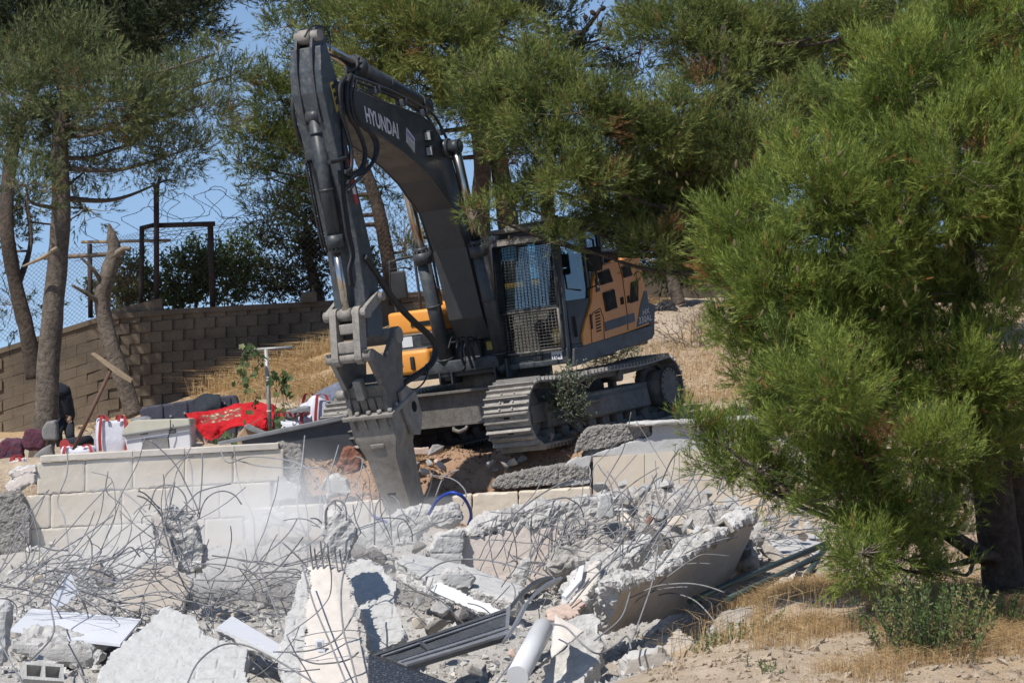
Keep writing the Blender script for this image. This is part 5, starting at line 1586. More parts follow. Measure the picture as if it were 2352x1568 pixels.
def pine(name, label, trunks, clumps, needles, bark, per_m2=110, L=0.26, n_per=26, nl=0.10, width=0.006, up=0.55, seed=0, group=None, twig_mat="dead_wood", limb_r=0.05, tint=(0.45, 0.25), twigs=10):
    r = np.random.default_rng(seed)
    # boughs stand at different depths of the crown, some near, some far
    clumps = [(c[0], c[1], c[2] + r.uniform(-0.35, 1.1)) + tuple(c[3:]) for c in clumps]
    base = P(*trunks[0][0][:3])
    root = tree_root(name, base, label, "tree", group)
    Lr = np.array(root.location)
    for k, t in enumerate(trunks):
        trunk_mesh(root, t, bark, seed=seed + k)
    pos, dirs, tn = clump_shoots(clumps, per_m2, r, up)
    N = len(pos)
    tt = np.where(tn > 2, 1.0, np.clip(r.normal(tint[0], tint[1] * 0.7, N) + tn, 0, 0.93))
    tt[r.random(N) < 0.02] = 1.0
    LL = L * r.uniform(0.6, 1.35, N)
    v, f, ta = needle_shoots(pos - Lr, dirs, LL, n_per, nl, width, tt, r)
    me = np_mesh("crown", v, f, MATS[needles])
    set_attr(me, "tint", ta)
    link("crown", me, None, root)
    # limbs from the stems into the clumps, twigs inside them
    stem = np.concatenate([np.array([tuple(P(*p[:3])) + (p[3],) for p in t]) for t in trunks])
    st = []
    for t in trunks:
        q = spline([tuple(P(*p[:3])) + (p[3],) for p in t], 6)
        st += q
    st = np.array(st)
    tw = MB()
    i0 = 0
    for c in clumps:
        ctr = np.array(P(*c[:3]))
        dd = np.linalg.norm((st[:, :3] - ctr) * np.array([1, 1, 1.0]), axis=1) + 0.6 * np.maximum(0, st[:, 2] - ctr[2] + 0.3)
        j = int(dd.argmin())
        a = st[j, :3]
        mid = (a + ctr) / 2 + np.array([r.normal(0, 0.1), r.normal(0, 0.1), -0.08 * np.linalg.norm(ctr - a)])
        q = spline([tuple(a - Lr), tuple(mid - Lr), tuple(ctr - Lr)], 6)
        ra = min(limb_r, st[j, 3] * 0.6) * (0.5 + 0.5 * min(1, dd[j] / 2))
        MB().tube(q, list(np.linspace(ra, 0.012, len(q))), 7).build("limb", MATS[bark], root)
        s = c[2] / F
        for _ in range(twigs):
            u = unit(r.normal(size=(1, 3)))[0]
            e = ctr + u * np.array([c[3] * s, 0.5 * (c[3] + c[4]) * s, c[4] * s]) * r.uniform(0.6, 1.0)
            m2 = ctr + (e - ctr) * 0.5 + r.normal(0, 0.05, 3)
            tw.tube([Vector(ctr - Lr), Vector(m2 - Lr), Vector(e - Lr)], [0.010, 0.007, 0.003], 4, False)
    tag(tw.build("twigs", MATS[twig_mat], root), kind="stuff")
    return root

def leaves(pos, dirs, l, w, tint, r):
    n = len(pos)
    side = unit(np.cross(dirs, unit(r.normal(size=(n, 3))))) * (w * 0.5)
    le = l * r.uniform(0.6, 1.3, n)
    mid = pos + dirs * (le * 0.5)[:, None]
    v = np.stack([pos, mid - side, pos + dirs * le[:, None], mid + side], 1).reshape(-1, 3)
    return v, np.arange(n * 4).reshape(-1, 4), np.repeat(np.clip(tint, 0, 1), 4)

def leafy(name, label, cat, stems, clumps, lm, bark="bark_grey", n=4000, l=0.06, w=0.025, seed=0, group=None, up=0.2, per_stem=10):
    r = np.random.default_rng(seed)
    base = P(*stems[0][0][:3])
    root = empty(name, base, label, cat, group)
    Lr = np.array(root.location)
    for k, t in enumerate(stems):
        trunk_mesh(root, t, bark, 8, "stem", seed=seed + k)
    vol = np.array([c[3] * c[4] * (c[5] if len(c) > 5 else 1) for c in clumps], float)
    V, Fc, T = [], [], []
    tw = MB()
    k0 = 0
    top = np.array(P(*stems[0][-1][:3]))
    for c, q in zip(clumps, vol / vol.sum()):
        m = int(n * q)
        s = c[2] / F
        ctr = np.array(P(*c[:3]))
        ax = np.array([c[3] * s, 0.5 * (c[3] + c[4]) * s, c[4] * s])
        # leaves sit on twigs
        nt_ = max(4, m // per_stem)
        u = unit(r.normal(size=(nt_, 3)))
        rad = r.uniform(0.25, 1.0, nt_) ** 0.6 * (0.85 + 0.4 * fbm(u + c[0] * 0.01, 2.0, 3, 4))
        e = ctr + u * rad[:, None] * ax
        td = unit(unit(u * ax) * 0.6 + np.array([0, 0, 0.5]) + r.normal(0, 0.4, (nt_, 3)))
        tl = 0.22 * r.uniform(0.5, 1.3, nt_) * (l / 0.06) ** 0.5
        t = r.random((nt_, per_stem))
        pos = (e[:, None, :] + td[:, None, :] * (tl[:, None] * t)[..., None]).reshape(-1, 3)
        d = unit(np.repeat(td, per_stem, 0) * 0.5 + r.normal(0, 0.6, (nt_ * per_stem, 3)) + np.array([0, 0, up]))
        ti = np.repeat(r.normal(0.45, 0.22, nt_), per_stem) + r.normal(0, 0.1, nt_ * per_stem)
        v, f, tt = leaves(pos - Lr, d, l, w, ti, r)
        V.append(v); Fc.append(f + k0); T.append(tt); k0 += len(v)
        for i in range(0, nt_, max(1, nt_ // 14)):
            tw.tube([Vector(ctr - Lr + (ctr - e[i]) * 0.0), Vector(e[i] - Lr), Vector(e[i] + td[i] * tl[i] - Lr)], [0.008, 0.005, 0.002], 4, False)
        tw.tube([Vector(top - Lr), Vector((top + ctr) / 2 - Lr), Vector(ctr - Lr)], [0.02, 0.015, 0.008], 5, False)
    me = np_mesh("foliage", np.concatenate(V), np.concatenate(Fc), MATS[lm])
    set_attr(me, "tint", np.concatenate(T))
    link("foliage", me, None, root)
    tag(tw.build("twigs", MATS[bark], root), kind="stuff")
    return root

# ------------------------------------------------------------------ the pines
PG = "pine trees around the excavator"
pine("pine_tree", "tall pine with grey green crown and thick trunk rising behind the cream stone wall",
     [[(93, 1062, 44, .20), (104, 960, 44, .185), (112, 820, 44, .17), (128, 640, 44, .155), (140, 480, 44, .145), (138, 340, 44, .125), (150, 200, 44, .08), (190, 90, 43.8, .03)]],
     [(60, 230, 44, 90, 100), (150, 170, 43.6, 90, 110), (195, 95, 43.8, 45, 75), (250, 230, 43.4, 110, 85), (330, 250, 43.6, 100, 80), (400, 190, 44, 80, 65),
      (470, 240, 44.2, 80, 80, .8), (528, 175, 44.5, 38, 60, .6), (120, 300, 43.3, 120, 70), (300, 330, 44, 110, 60), (410, 350, 44.3, 80, 55, .8), (200, 390, 44.6, 90, 35, .7),
      (20, 330, 44, 60, 60), (60, 425, 43, 80, 50, .8), (480, 130, 44.4, 40, 35, .5), (380, 415, 44.5, 60, 22, .5), (30, 130, 44, 60, 60)],
     "needles_grey", "bark_grey", 118, 0.19, 13, 0.085, 0.0105, 0.45, 11, PG)
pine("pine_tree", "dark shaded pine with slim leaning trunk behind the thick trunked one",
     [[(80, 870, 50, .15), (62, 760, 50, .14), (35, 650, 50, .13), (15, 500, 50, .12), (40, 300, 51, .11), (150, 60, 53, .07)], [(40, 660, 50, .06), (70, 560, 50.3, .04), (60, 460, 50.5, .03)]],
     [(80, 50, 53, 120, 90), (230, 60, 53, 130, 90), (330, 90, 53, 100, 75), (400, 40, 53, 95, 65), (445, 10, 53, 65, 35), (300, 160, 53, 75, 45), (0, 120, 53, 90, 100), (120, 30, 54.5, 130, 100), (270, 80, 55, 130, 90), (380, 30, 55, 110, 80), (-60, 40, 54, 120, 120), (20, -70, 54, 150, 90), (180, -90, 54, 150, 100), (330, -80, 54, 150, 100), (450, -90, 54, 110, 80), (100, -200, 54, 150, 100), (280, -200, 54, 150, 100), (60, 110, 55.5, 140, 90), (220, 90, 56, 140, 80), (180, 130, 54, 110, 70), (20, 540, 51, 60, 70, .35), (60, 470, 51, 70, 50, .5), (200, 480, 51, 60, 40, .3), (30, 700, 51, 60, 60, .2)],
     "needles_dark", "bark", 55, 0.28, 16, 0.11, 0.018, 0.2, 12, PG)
pine("pine_tree", "olive green pine standing behind the arm with open drooping branches",
     [[(905, 700, 58, .16), (885, 560, 58, .14), (850, 420, 58, .12), (770, 230, 58, .08), (740, 60, 58, .04)]],
     [(645, 230, 58, 90, 65), (600, 320, 58, 85, 70, .8), (555, 375, 58, 45, 40, .5), (725, 130, 58, 75, 65), (660, 60, 58.5, 70, 40, .4), (690, 330, 58, 70, 75), (620, 410, 58, 70, 30, .5),
      (770, 60, 57.5, 80, 60), (615, 190, 58, 45, 45, .5), (700, 460, 58, 80, 50, .8), (640, 480, 58, 70, 40, .5), (880, 430, 58, 70, 50, .5), (930, 560, 58.5, 60, 60, .35)],
     "needles_mid", "bark", 118, 0.22, 12, 0.098, 0.0135, 0.3, 13, PG)
pine("pine_tree", "bright green pine with two bare brown trunks rising behind the boom",
     [[(1115, 680, 53, .22), (1102, 520, 53, .19), (1106, 360, 52.5, .15), (1070, 150, 52, .07)], [(1190, 660, 53.3, .22), (1162, 480, 53, .19), (1140, 330, 52.6, .15), (1120, 120, 52, .07)]],
     [(880, 90, 52, 115, 75), (1000, 80, 51.6, 110, 85), (1085, 130, 51.3, 95, 85), (960, 190, 51.8, 100, 70), (1060, 240, 51.8, 85, 60), (850, 180, 52.3, 85, 75), (1150, 50, 52, 100, 55), (1125, 290, 51.5, 55, 45, .8), (940, 25, 52, 110, 45), (1190, 180, 52, 80, 80, .8), (830, 260, 52.4, 60, 40, .6), (890, 330, 52.5, 60, 30, .5)],
     "needles_mid", "bark", 168, 0.20, 12, 0.092, 0.0125, 0.4, 14, PG, tint=(0.72, 0.25))
dk = pine("pine_tree", "dark pine with round cones on thin twigs against the sky",
     [[(1265, 680, 62, .18), (1260, 400, 62, .14), (1300, 150, 62, .08), (1380, 20, 62, .04)]],
     [(1230, 50, 61, 120, 80), (1320, 130, 61, 80, 60), (1400, 185, 61, 90, 30, .8), (1420, 60, 61, 50, 50, .25), (1050, 20, 61, 150, 60), (700, 8, 61, 150, 35), (1470, 120, 61, 50, 70, .2), (1200, 330, 61, 70, 70, .3), (1190, 560, 62, 50, 60, .25)],
     "needles_dark", "bark", 48, 0.28, 16, 0.11, 0.019, 0.2, 15, PG, twig_mat="bark", twigs=22)
cn = MB()
bm = bmesh.new(); bmesh.ops.create_icosphere(bm, subdivisions=2, radius=1.0)
for v in bm.verts:
    v.co *= 1 + 0.12 * math.sin(9 * v.co.z) * math.sin(7 * math.atan2(v.co.y, v.co.x))
    v.co.z *= 1.35
me = bpy.data.meshes.new("cone"); bm.to_mesh(me); bm.free(); me.materials.append(MATS["bark"])
for (x, y) in ((1345, 40), (1362, 30), (1378, 55), (1400, 80), (1425, 90), (1432, 105), (1408, 150), (1448, 150), (1455, 30), (1440, 60), (1470, 85), (1385, 20), (1420, 20), (1330, 75), (1465, 60), (1395, 110)):
    o = link("cone", me, None, dk)
    o.location = P(x, y, 61) - dk.location
    o.scale = (0.055,) * 3
    o.rotation_euler = (random.uniform(0, 3), random.uniform(0, 3), 0)
gp = pine("pine_tree", "broad green pine spreading its branches over the cab roof",
     [[(1765, 1010, 42.5, .22), (1755, 800, 42.5, .20), (1720, 520, 42.3, .16), (1680, 260, 42.3, .11), (1660, 60, 42.5, .05)]],
     [(1150, 240, 41, 105, 75), (1245, 170, 41, 105, 65), (1330, 260, 41, 125, 95), (1240, 330, 41, 115, 65), (1420, 330, 41, 120, 105), (1330, 400, 41, 115, 75), (1480, 440, 41.4, 110, 95), (1400, 470, 41, 95, 65),
      (1520, 300, 41.5, 110, 105), (1560, 450, 41.5, 85, 115), (1500, 555, 41.6, 85, 60), (1580, 590, 42, 60, 55), (1095, 490, 41, 42, 16, .7), (1180, 472, 40.8, 75, 18, .7), (1270, 495, 40.3, 55, 28, .7), (1290, 555, 40.0, 45, 26, .6), (1240, 430, 41, 75, 35),
      (1560, 80, 43, 105, 95), (1650, 180, 42.4, 110, 95), (1700, 60, 43, 120, 85), (1800, 120, 42.5, 120, 105), (1850, 260, 42, 110, 80), (1620, 300, 42, 100, 95), (1950, 60, 43, 110, 80), (1700, 330, 41.5, 110, 85), (1490, 50, 43, 50, 50), (1090, 170, 41.3, 50, 40, .6), (2080, 40, 43, 110, 70), (1680, 440, 42, 80, 80), (1640, 560, 42.2, 60, 70)],
     "needles_mid", "bark", 188, 0.19, 13, 0.085, 0.0102, 0.38, 16, PG, tint=(0.6, 0.25))
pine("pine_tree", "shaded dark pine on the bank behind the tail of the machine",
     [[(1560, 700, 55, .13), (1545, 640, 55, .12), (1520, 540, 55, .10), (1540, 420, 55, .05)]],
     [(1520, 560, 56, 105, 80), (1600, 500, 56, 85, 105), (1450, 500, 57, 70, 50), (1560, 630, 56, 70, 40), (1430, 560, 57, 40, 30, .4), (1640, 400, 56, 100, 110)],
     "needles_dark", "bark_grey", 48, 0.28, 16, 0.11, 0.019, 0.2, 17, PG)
jp = pine("pine_tree", "large bright green pine with low sweeping branches beside the rubble",
     [[(2335, 1500, 30, .24), (2315, 1400, 30, .225), (2295, 1250, 30, .21), (2275, 1080, 30, .20), (2235, 800, 29.8, .16), (2190, 420, 29.5, .11), (2180, 100, 29.3, .05)],
      [(2400, 1480, 30.6, .2), (2370, 1300, 30.5, .18), (2330, 1120, 30.4, .16), (2290, 950, 30.2, .13)],
      [(2290, 1290, 30, .10), (2235, 1262, 29.7, .085), (2178, 1225, 29.5, .075)], [(2300, 1285, 30, .06), (2270, 1275, 29.6, .055), (2238, 1282, 29.4, .05)]],
     [(1750, 500, 29, 110, 95), (1700, 620, 28.5, 75, 95), (1800, 650, 28.5, 125, 115), (1900, 450, 28.5, 125, 115), (2000, 330, 28.5, 125, 125), (2100, 200, 28.5, 130, 125), (2200, 110, 29, 120, 115), (2310, 60, 29, 110, 110),
      (2050, 520, 28, 135, 125), (2200, 400, 28.3, 135, 135), (2320, 300, 28.5, 105, 145), (1950, 700, 28, 145, 125), (2120, 680, 28, 145, 125), (2280, 620, 28.3, 125, 135), (1780, 820, 28.3, 105, 95), (1900, 880, 28, 125, 105),
      (2060, 860, 28, 135, 105), (2220, 860, 28, 125, 105), (1850, 990, 28.2, 100, 75), (1980, 1030, 28, 115, 85), (2120, 1020, 28, 105, 75), (1930, 1120, 28.2, 95, 80), (2020, 1170, 28, 105, 95), (1980, 1270, 28.2, 80, 60), (2080, 1285, 28.2, 85, 55), (2130, 1180, 28.6, 70, 60, .7),
      (2330, 900, 29, 70, 90), (1600, 978, 30, 45, 26, .7), (1690, 1005, 30, 80, 42, .8), (1650, 1058, 30, 55, 34, .7), (1740, 1075, 30, 75, 50, .9), (1790, 950, 29.5, 80, 60), (1790, 1130, 30, 50, 30), (1685, 740, 28.6, 45, 50), (2250, 1010, 29, 90, 80), (2180, 1100, 28.8, 70, 60), (2330, 1040, 29.2, 60, 60), (2340, 480, 28.6, 90, 120), (2180, 1310, 28.4, 45, 30, .6), (1860, 760, 28, 90, 80)],
     "needles_bright", "bark", 325, 0.175, 15, 0.072, 0.0072, 0.55, 18, PG, tint=(0.62, 0.24))

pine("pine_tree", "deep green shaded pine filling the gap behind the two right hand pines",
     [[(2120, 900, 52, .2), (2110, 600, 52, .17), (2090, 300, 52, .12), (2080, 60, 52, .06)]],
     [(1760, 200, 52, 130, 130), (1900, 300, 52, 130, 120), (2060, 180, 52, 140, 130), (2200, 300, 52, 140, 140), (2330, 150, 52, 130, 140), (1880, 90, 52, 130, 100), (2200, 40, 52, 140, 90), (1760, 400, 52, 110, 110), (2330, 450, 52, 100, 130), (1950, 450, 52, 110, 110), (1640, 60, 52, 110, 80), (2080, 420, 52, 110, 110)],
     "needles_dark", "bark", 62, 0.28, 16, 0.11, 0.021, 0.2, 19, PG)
mat("cone_brown", (0.135, 0.11, 0.045), (0.09, 0.07, 0.035), 30, 0.8, bump=0.3)
cme = me.copy() if False else bpy.data.meshes["cone"].copy()
cme.materials.clear(); cme.materials.append(MATS["cone_brown"])
cr_ = random.Random(8)
for root_, d_, n_, x0, x1, y0, y1 in ((jp, 27.6, 34, 1680, 2340, 250, 1150), (gp, 40.5, 26, 1120, 1650, 160, 560)):
    for _ in range(n_):
        o = link("cone", cme, None, root_)
        o.location = P(cr_.uniform(x0, x1), cr_.uniform(y0, y1), d_) - root_.location
        o.scale = (0.016, 0.016, 0.032)
        o.rotation_euler = (cr_.uniform(-.7, .7), cr_.uniform(-.7, .7), 0)
# snapped trunk
sn = empty("dead_trunk", P(300, 955, 49), "snapped dead tree trunk with splintered top leaning before the block wall", "tree")
trunk_mesh(sn, [(308, 955, 49, .15), (285, 880, 49, .145), (252, 780, 49, .14), (235, 700, 49, .13), (246, 640, 49, .135), (262, 580, 49, .12), (257, 545, 49, .09), (250, 514, 49, .02)], "bark_grey", 14, knob=0.08)
trunk_mesh(sn, [(262, 590, 49, .07), (282, 572, 48.8, .05), (300, 570, 48.7, .02)], "dead_wood", 8, "broken_branch")
trunk_mesh(sn, [(235, 700, 49, .05), (205, 678, 48.8, .04), (165, 655, 48.6, .02)], "bark_grey", 8, "branch")
trunk_mesh(sn, [(238, 660, 49, .045), (215, 620, 48.8, .035), (178, 585, 48.7, .015)], "bark_grey", 8, "branch")
pst = empty("bare_branch", P(62, 660, 43.7), "pale bare branch leaning against the thick pine trunk", "branch")
trunk_mesh(pst, [(52, 612, 43.7, .015), (100, 590, 43.6, .03), (132, 568, 43.6, .03)], "plank", 7, "wood")

# ------------------------------------------------------------------ broadleaf trees behind the fence
leafy("olive_tree", "dark olive tree leaning over the boundary wall behind the arm", "tree", [[(740, 720, 60, .14), (720, 640, 60, .12), (700, 560, 60, .06)]],
      [(660, 590, 60, 100, 95), (750, 560, 60, 90, 110), (610, 650, 60, 70, 55), (830, 620, 60, 55, 75), (690, 680, 60, 90, 40), (600, 540, 60, 50, 45, .6), (700, 500, 60, 60, 40, .6)], "leaf_olive", "bark_grey", 17000, 0.085, 0.032, 31)
leafy("shrub", "leafy green shrub behind the fence frame with pale curled leaves", "shrub", [[(450, 730, 59.2, .04), (450, 660, 59.2, .03)]],
      [(430, 640, 59.2, 75, 75), (520, 650, 59.2, 75, 70), (480, 600, 59.2, 60, 50, .6), (545, 590, 59.3, 45, 50, .5), (395, 690, 59.2, 50, 40)], "leaf_green", "bark_grey", 9000, 0.11, 0.042, 32)
leafy("shrub", "smaller leafy shrub behind the netting next to the snapped trunk", "shrub", [[(290, 735, 59.2, .03), (290, 670, 59.2, .02)]],
      [(300, 640, 59.2, 55, 60), (270, 680, 59.2, 50, 45), (330, 690, 59.2, 50, 40), (230, 670, 59.4, 35, 50, .7)], "leaf_green", "bark_grey", 5000, 0.10, 0.04, 33)
leafy("shrub", "dusty grey green sapling growing in front of the track", "shrub", [[(1322, 985, 40.9, .012), (1312, 930, 40.9, .010), (1304, 870, 40.9, .006)]],
      [(1295, 895, 40.9, 36, 36), (1315, 870, 40.9, 24, 26, .7), (1310, 935, 40.9, 38, 36), (1330, 955, 40.9, 28, 26, .8), (1290, 925, 40.9, 28, 26), (1352, 890, 40.9, 10, 12, .5)], "leaf_dusty", "bark_grey", 3000, 0.045, 0.021, 34)
leafy("shrub", "reddish green scrub growing behind the track below the tail", "shrub", [[(1420, 845, 49, .02), (1420, 820, 49, .01)]],
      [(1400, 815, 49, 45, 30), (1440, 800, 49, 40, 28), (1370, 830, 49, 35, 22)], "leaf_dusty", "rusty_iron", 3000, 0.045, 0.015, 35)
# evergreen foliage seen through the gap between boom and cab
leafy("shrub", "dense dark shrub behind the boundary wall beyond the engine", "shrub", [[(1420, 640, 63, .06), (1420, 560, 63, .04)]],
      [(1400, 540, 63, 70, 60), (1470, 520, 63, 60, 60), (1330, 560, 63, 60, 60)], "leaf_olive", "bark_grey", 7000, 0.09, 0.035, 36)

# ------------------------------------------------------------------ vine on the T post (each leaf a part)
vine = empty("grape_vine", P(640, 1010, 42.2), "green grape vine climbing and hanging from the pale T post", "vine")
def vine_leaf():
    mb = MB()
    pts = []
    n = 15
    for k in range(n):
        a = -math.pi / 2 + 2 * math.pi * k / n
        rr = (0.72 + 0.28 * abs(math.cos(2.5 * (a - math.pi / 2)))) * (0.35 if k == 0 else 1)
        pts.append((rr * math.cos(a), rr * math.sin(a), 0.12 * math.cos(2 * a)))
    mb.add([(0, 0, -0.05)] + pts, [(0, 1 + k, 1 + (k + 1) % n) for k in range(n)], True)
    me = mb.mesh("leaf", MATS["leaf_vine"])
    set_attr(me, "tint", np.full(len(me.vertices), 0.45))
    return me
VL = [vine_leaf() for _ in range(3)]
for i, me in enumerate(VL):
    me.attributes["tint"].data.foreach_set("value", np.full(len(me.vertices), (0.2, 0.5, 0.85)[i], dtype=np.float32))
vr = random.Random(3)
strands = [[(640, 1000), (632, 940), (645, 890), (662, 860), (655, 900), (668, 940)], [(611, 830), (590, 812), (568, 800), (556, 820), (560, 850), (545, 880)], [(600, 830), (575, 862), (560, 885), (590, 905), (580, 930), (575, 950)],
           [(625, 880), (640, 862), (655, 880), (650, 920), (660, 960)], [(620, 1000), (640, 985), (655, 1000), (640, 1018)], [(500, 1010), (520, 1000), (545, 1012), (560, 985), (600, 960)], [(640, 1000), (625, 1012), (636, 1032)]]
sm_ = MB()
for s in strands:
    q = spline([tuple(P(x, y, 42.15 + vr.uniform(-.06, .06)) - vine.location) for x, y in s], 6)
    sm_.tube(q, 0.006, 5, False)
    for a in q[::2]:
        for _ in range(2):
            if vr.random() < 0.3: continue
            o = link("leaf", vr.choice(VL), None, vine)
            o.location = Vector(a) + Vector((vr.uniform(-.06, .06), vr.uniform(-.08, .02), vr.uniform(-.06, .05)))
            z = vr.uniform(0.03, 0.068)
            o.scale = (z, z, z)
            o.rotation_euler = (vr.uniform(0.5, 1.9), vr.uniform(-.6, .6), vr.uniform(0, 6.3))
sm_.build("stems", MATS["dead_wood"], vine)

# ------------------------------------------------------------------ grasses (uncountable)
def blades(name, X, Y, h, w, matn, seed, bend=0.5, label=None, z=None, seeds=0.0):
    r = np.random.default_rng(seed)
    n = len(X)
    Z = ground_z(X, Y) - 0.02 if z is None else z
    b = np.stack([X, Y, Z], -1)
    a = r.uniform(0, 2 * math.pi, n)
    lean = np.stack([np.cos(a), np.sin(a), np.zeros(n)], -1) * (bend * r.uniform(0.1, 1.0, n))[:, None]
    hh = h * r.uniform(0.45, 1.3, n)
    m = b + (np.array([0, 0, 1]) + lean * 0.35) * (hh * 0.55)[:, None]
    t = b + (np.array([0, 0, 1]) * (1 - 0.35 * bend) + lean * 1.1) * hh[:, None]
    sd = unit(np.cross(lean + np.array([0, 0, .3]), unit(r.normal(size=(n, 3))))) * (w / 2)
    v = np.stack([b - sd, b + sd, m + sd * .8, m - sd * .8, t], 1).reshape(-1, 3)
    k = np.arange(n) * 5
    f = np.concatenate([np.stack([k, k + 1, k + 2], -1), np.stack([k, k + 2, k + 3], -1), np.stack([k + 3, k + 2, k + 4], -1)])
    tt = np.repeat(np.clip(r.normal(0.5, 0.25, n), 0, 1), 5)
    me = np_mesh(name, v, f, MATS[matn])
    set_attr(me, "tint", tt)
    o = link(name, me)
    tag(o, label, "grass" if label else None, None, "stuff")
    return o
gr = np.random.default_rng(77)
def patchy(x0, x1, y0, y1, n, sc_=0.8, thr=0.0, seed=0):
    X = gr.uniform(x0, x1, n); Y = gr.uniform(y0, y1, n)
    m = fbm(np.stack([X, Y, 0 * X], -1), sc_, 3, seed) > thr
    return X[m], Y[m]
X, Y = patchy(-6.2, -2.6, 3.0, 12.0, 32000, 0.9, -0.25, 1)
m = (X > -6.0 + 0.12 * (Y - 3)) & (Y > 2.5 - (X + 2.6) * 0.6)
blades("dry_grass", X[m], Y[m], 0.24, 0.008, "straw", 1, 0.9, "dry straw coloured grass on the mound left of the machine")
X, Y = patchy(-5.8, -3.0, 7.5, 12.2, 1800, 0.9, -0.1, 1)
blades("dry_stalks", X, Y, 0.55, 0.010, "straw", 41, 1.3, "tangled tall dry stalks below the boundary wall")
X, Y = patchy(1.2, 6.0, -20.8, -12.0, 66000, 0.7, -0.10, 2)
nz_ = fbm(np.stack([X, Y, 0 * X], -1), 1.6, 4, 12)
m = (X > 1.9 + 0.12 * (Y + 20) + nz_ * 0.8) & (np.maximum(X - 3.1, (Y + 18.0) * 0.8) > nz_ * 1.3 + gr.normal(0, 0.12, len(X)))
blades("dry_grass", X[m], Y[m], 0.21, 0.0045, "straw", 2, 0.9, "golden dry grass covering the bank beside the rubble")
X, Y = patchy(1.5, 3.4, -17.6, -13.5, 420, 0.9, -0.2, 7)
blades("dry_stalks", X, Y, 0.52, 0.006, "straw", 42, 0.9, "tall dry oat stalks in front of the leaning slab")
X, Y = patchy(3.8, 8.5, -14.0, 0.0, 16000, 0.6, -0.05, 3)
blades("dry_grass", X, Y, 0.16, 0.007, "straw", 3, 0.9, "dry grass on the slope behind the bright pine")
X, Y = patchy(2.0, 8.0, 0.5, 12.5, 25000, 0.5, -0.05, 4)
blades("dry_grass", X, Y, 0.22, 0.008, "straw", 4, 0.9, "dry grass tufts on the pale bank behind the machine")
X, Y = patchy(-2.2, 1.4, -4.3, -3.3, 3200, 1.4, 0.25, 5)
blades("dry_grass", X, Y, 0.10, 0.006, "straw", 5, 1.1, "short dry grass in front of the track")
X, Y = patchy(-6.5, -3.0, -2.0, 3.0, 3500, 0.8, 0.15, 6)
blades("dry_grass", X, Y, 0.15, 0.008, "straw", 6, 1.0, "sparse dry grass around the snapped trunk")

# green bushes on the bank
def stem_bush(label, px, py, d, spread, n, h, seed, lm="leaf_fresh", group="green bushes on the dry bank", l=0.05, w=0.013, cat="bush"):
    r = np.random.default_rng(seed)
    c = P(px, py, d)
    c.z = gz1(c.x, c.y)
    root = empty("bush", c, label, cat, group)
    V, Fc, T = [], [], []
    k0 = 0
    tw = MB()
    for i in range(n):
        b = np.array([r.normal(0, spread * 0.45), r.normal(0, spread * 0.45), 0])
        b[2] = gz1(c.x + b[0], c.y + b[1]) - c.z - 0.02
        hh = h * r.uniform(0.5, 1.2)
        top = b + np.array([b[0] * 0.6 + r.normal(0, 0.05), b[1] * 0.6 + r.normal(0, 0.05), hh])
        m = (b + top) / 2 + np.array([-b[0] * 0.1, -b[1] * 0.1, 0])
        q = np.array(spline([b, m, top], 5))
        tw.tube(q, list(np.linspace(0.005, 0.002, len(q))), 4, False)
        nl = int(46 * hh / 0.35)
        t = r.uniform(0.12, 1, nl)
        pos = np.stack([np.interp(t * (len(q) - 1), np.arange(len(q)), q[:, k]) for k in range(3)], -1)
        d_ = unit(r.normal(0, 0.55, (nl, 3)) + np.array([0, 0, 0.75]))
        v, f, tt = leaves(pos, d_, l, w, r.normal(0.5, 0.2) + r.normal(0, .15, nl) + 0.1, r)
        V.append(v); Fc.append(f + k0); T.append(tt); k0 += len(v)
    me = np_mesh("foliage", np.concatenate(V), np.concatenate(Fc), MATS[lm])
    set_attr(me, "tint", np.concatenate(T))
    link("foliage", me, None, root)
    tag(tw.build("stems", MATS["dead_wood"], root), kind="stuff")
    return root
stem_bush("large green bush with upright leafy stems on the bank below the bright pine", 2140, 1545, 26.2, 0.44, 95, 0.56, 51, w=0.016)
stem_bush("green bush at the foot of the bright pine trunk", 2310, 1465, 28.4, 0.25, 40, 0.30, 52)
stem_bush("slender green weeds among the dry oats before the leaning slab", 1700, 1420, 29.3, 0.35, 30, 0.26, 53)
stem_bush("small green weeds at the near end of the leaning slab", 1640, 1470, 28.6, 0.25, 16, 0.2, 54)
stem_bush("tiny green sprig on the pale stony soil", 1755, 1545, 25.6, 0.16, 8, 0.12, 55)
stem_bush("mauve flowering shrub on the slope behind the bright pine", 2190, 1185, 38.5, 0.6, 150, 0.38, 56, "flower_mauve", "mauve shrubs on the slope", 0.035, 0.018)
stem_bush("smaller mauve flowering shrub against the bright pine trunk", 2290, 1300, 33.5, 0.3, 60, 0.28, 57, "flower_mauve", "mauve shrubs on the slope", 0.03, 0.016)
stem_bush("olive brown thicket under the mauve shrub", 2170, 1250, 36.5, 0.6, 110, 0.33, 58, "leaf_dusty", "mauve shrubs on the slope", 0.035, 0.014)

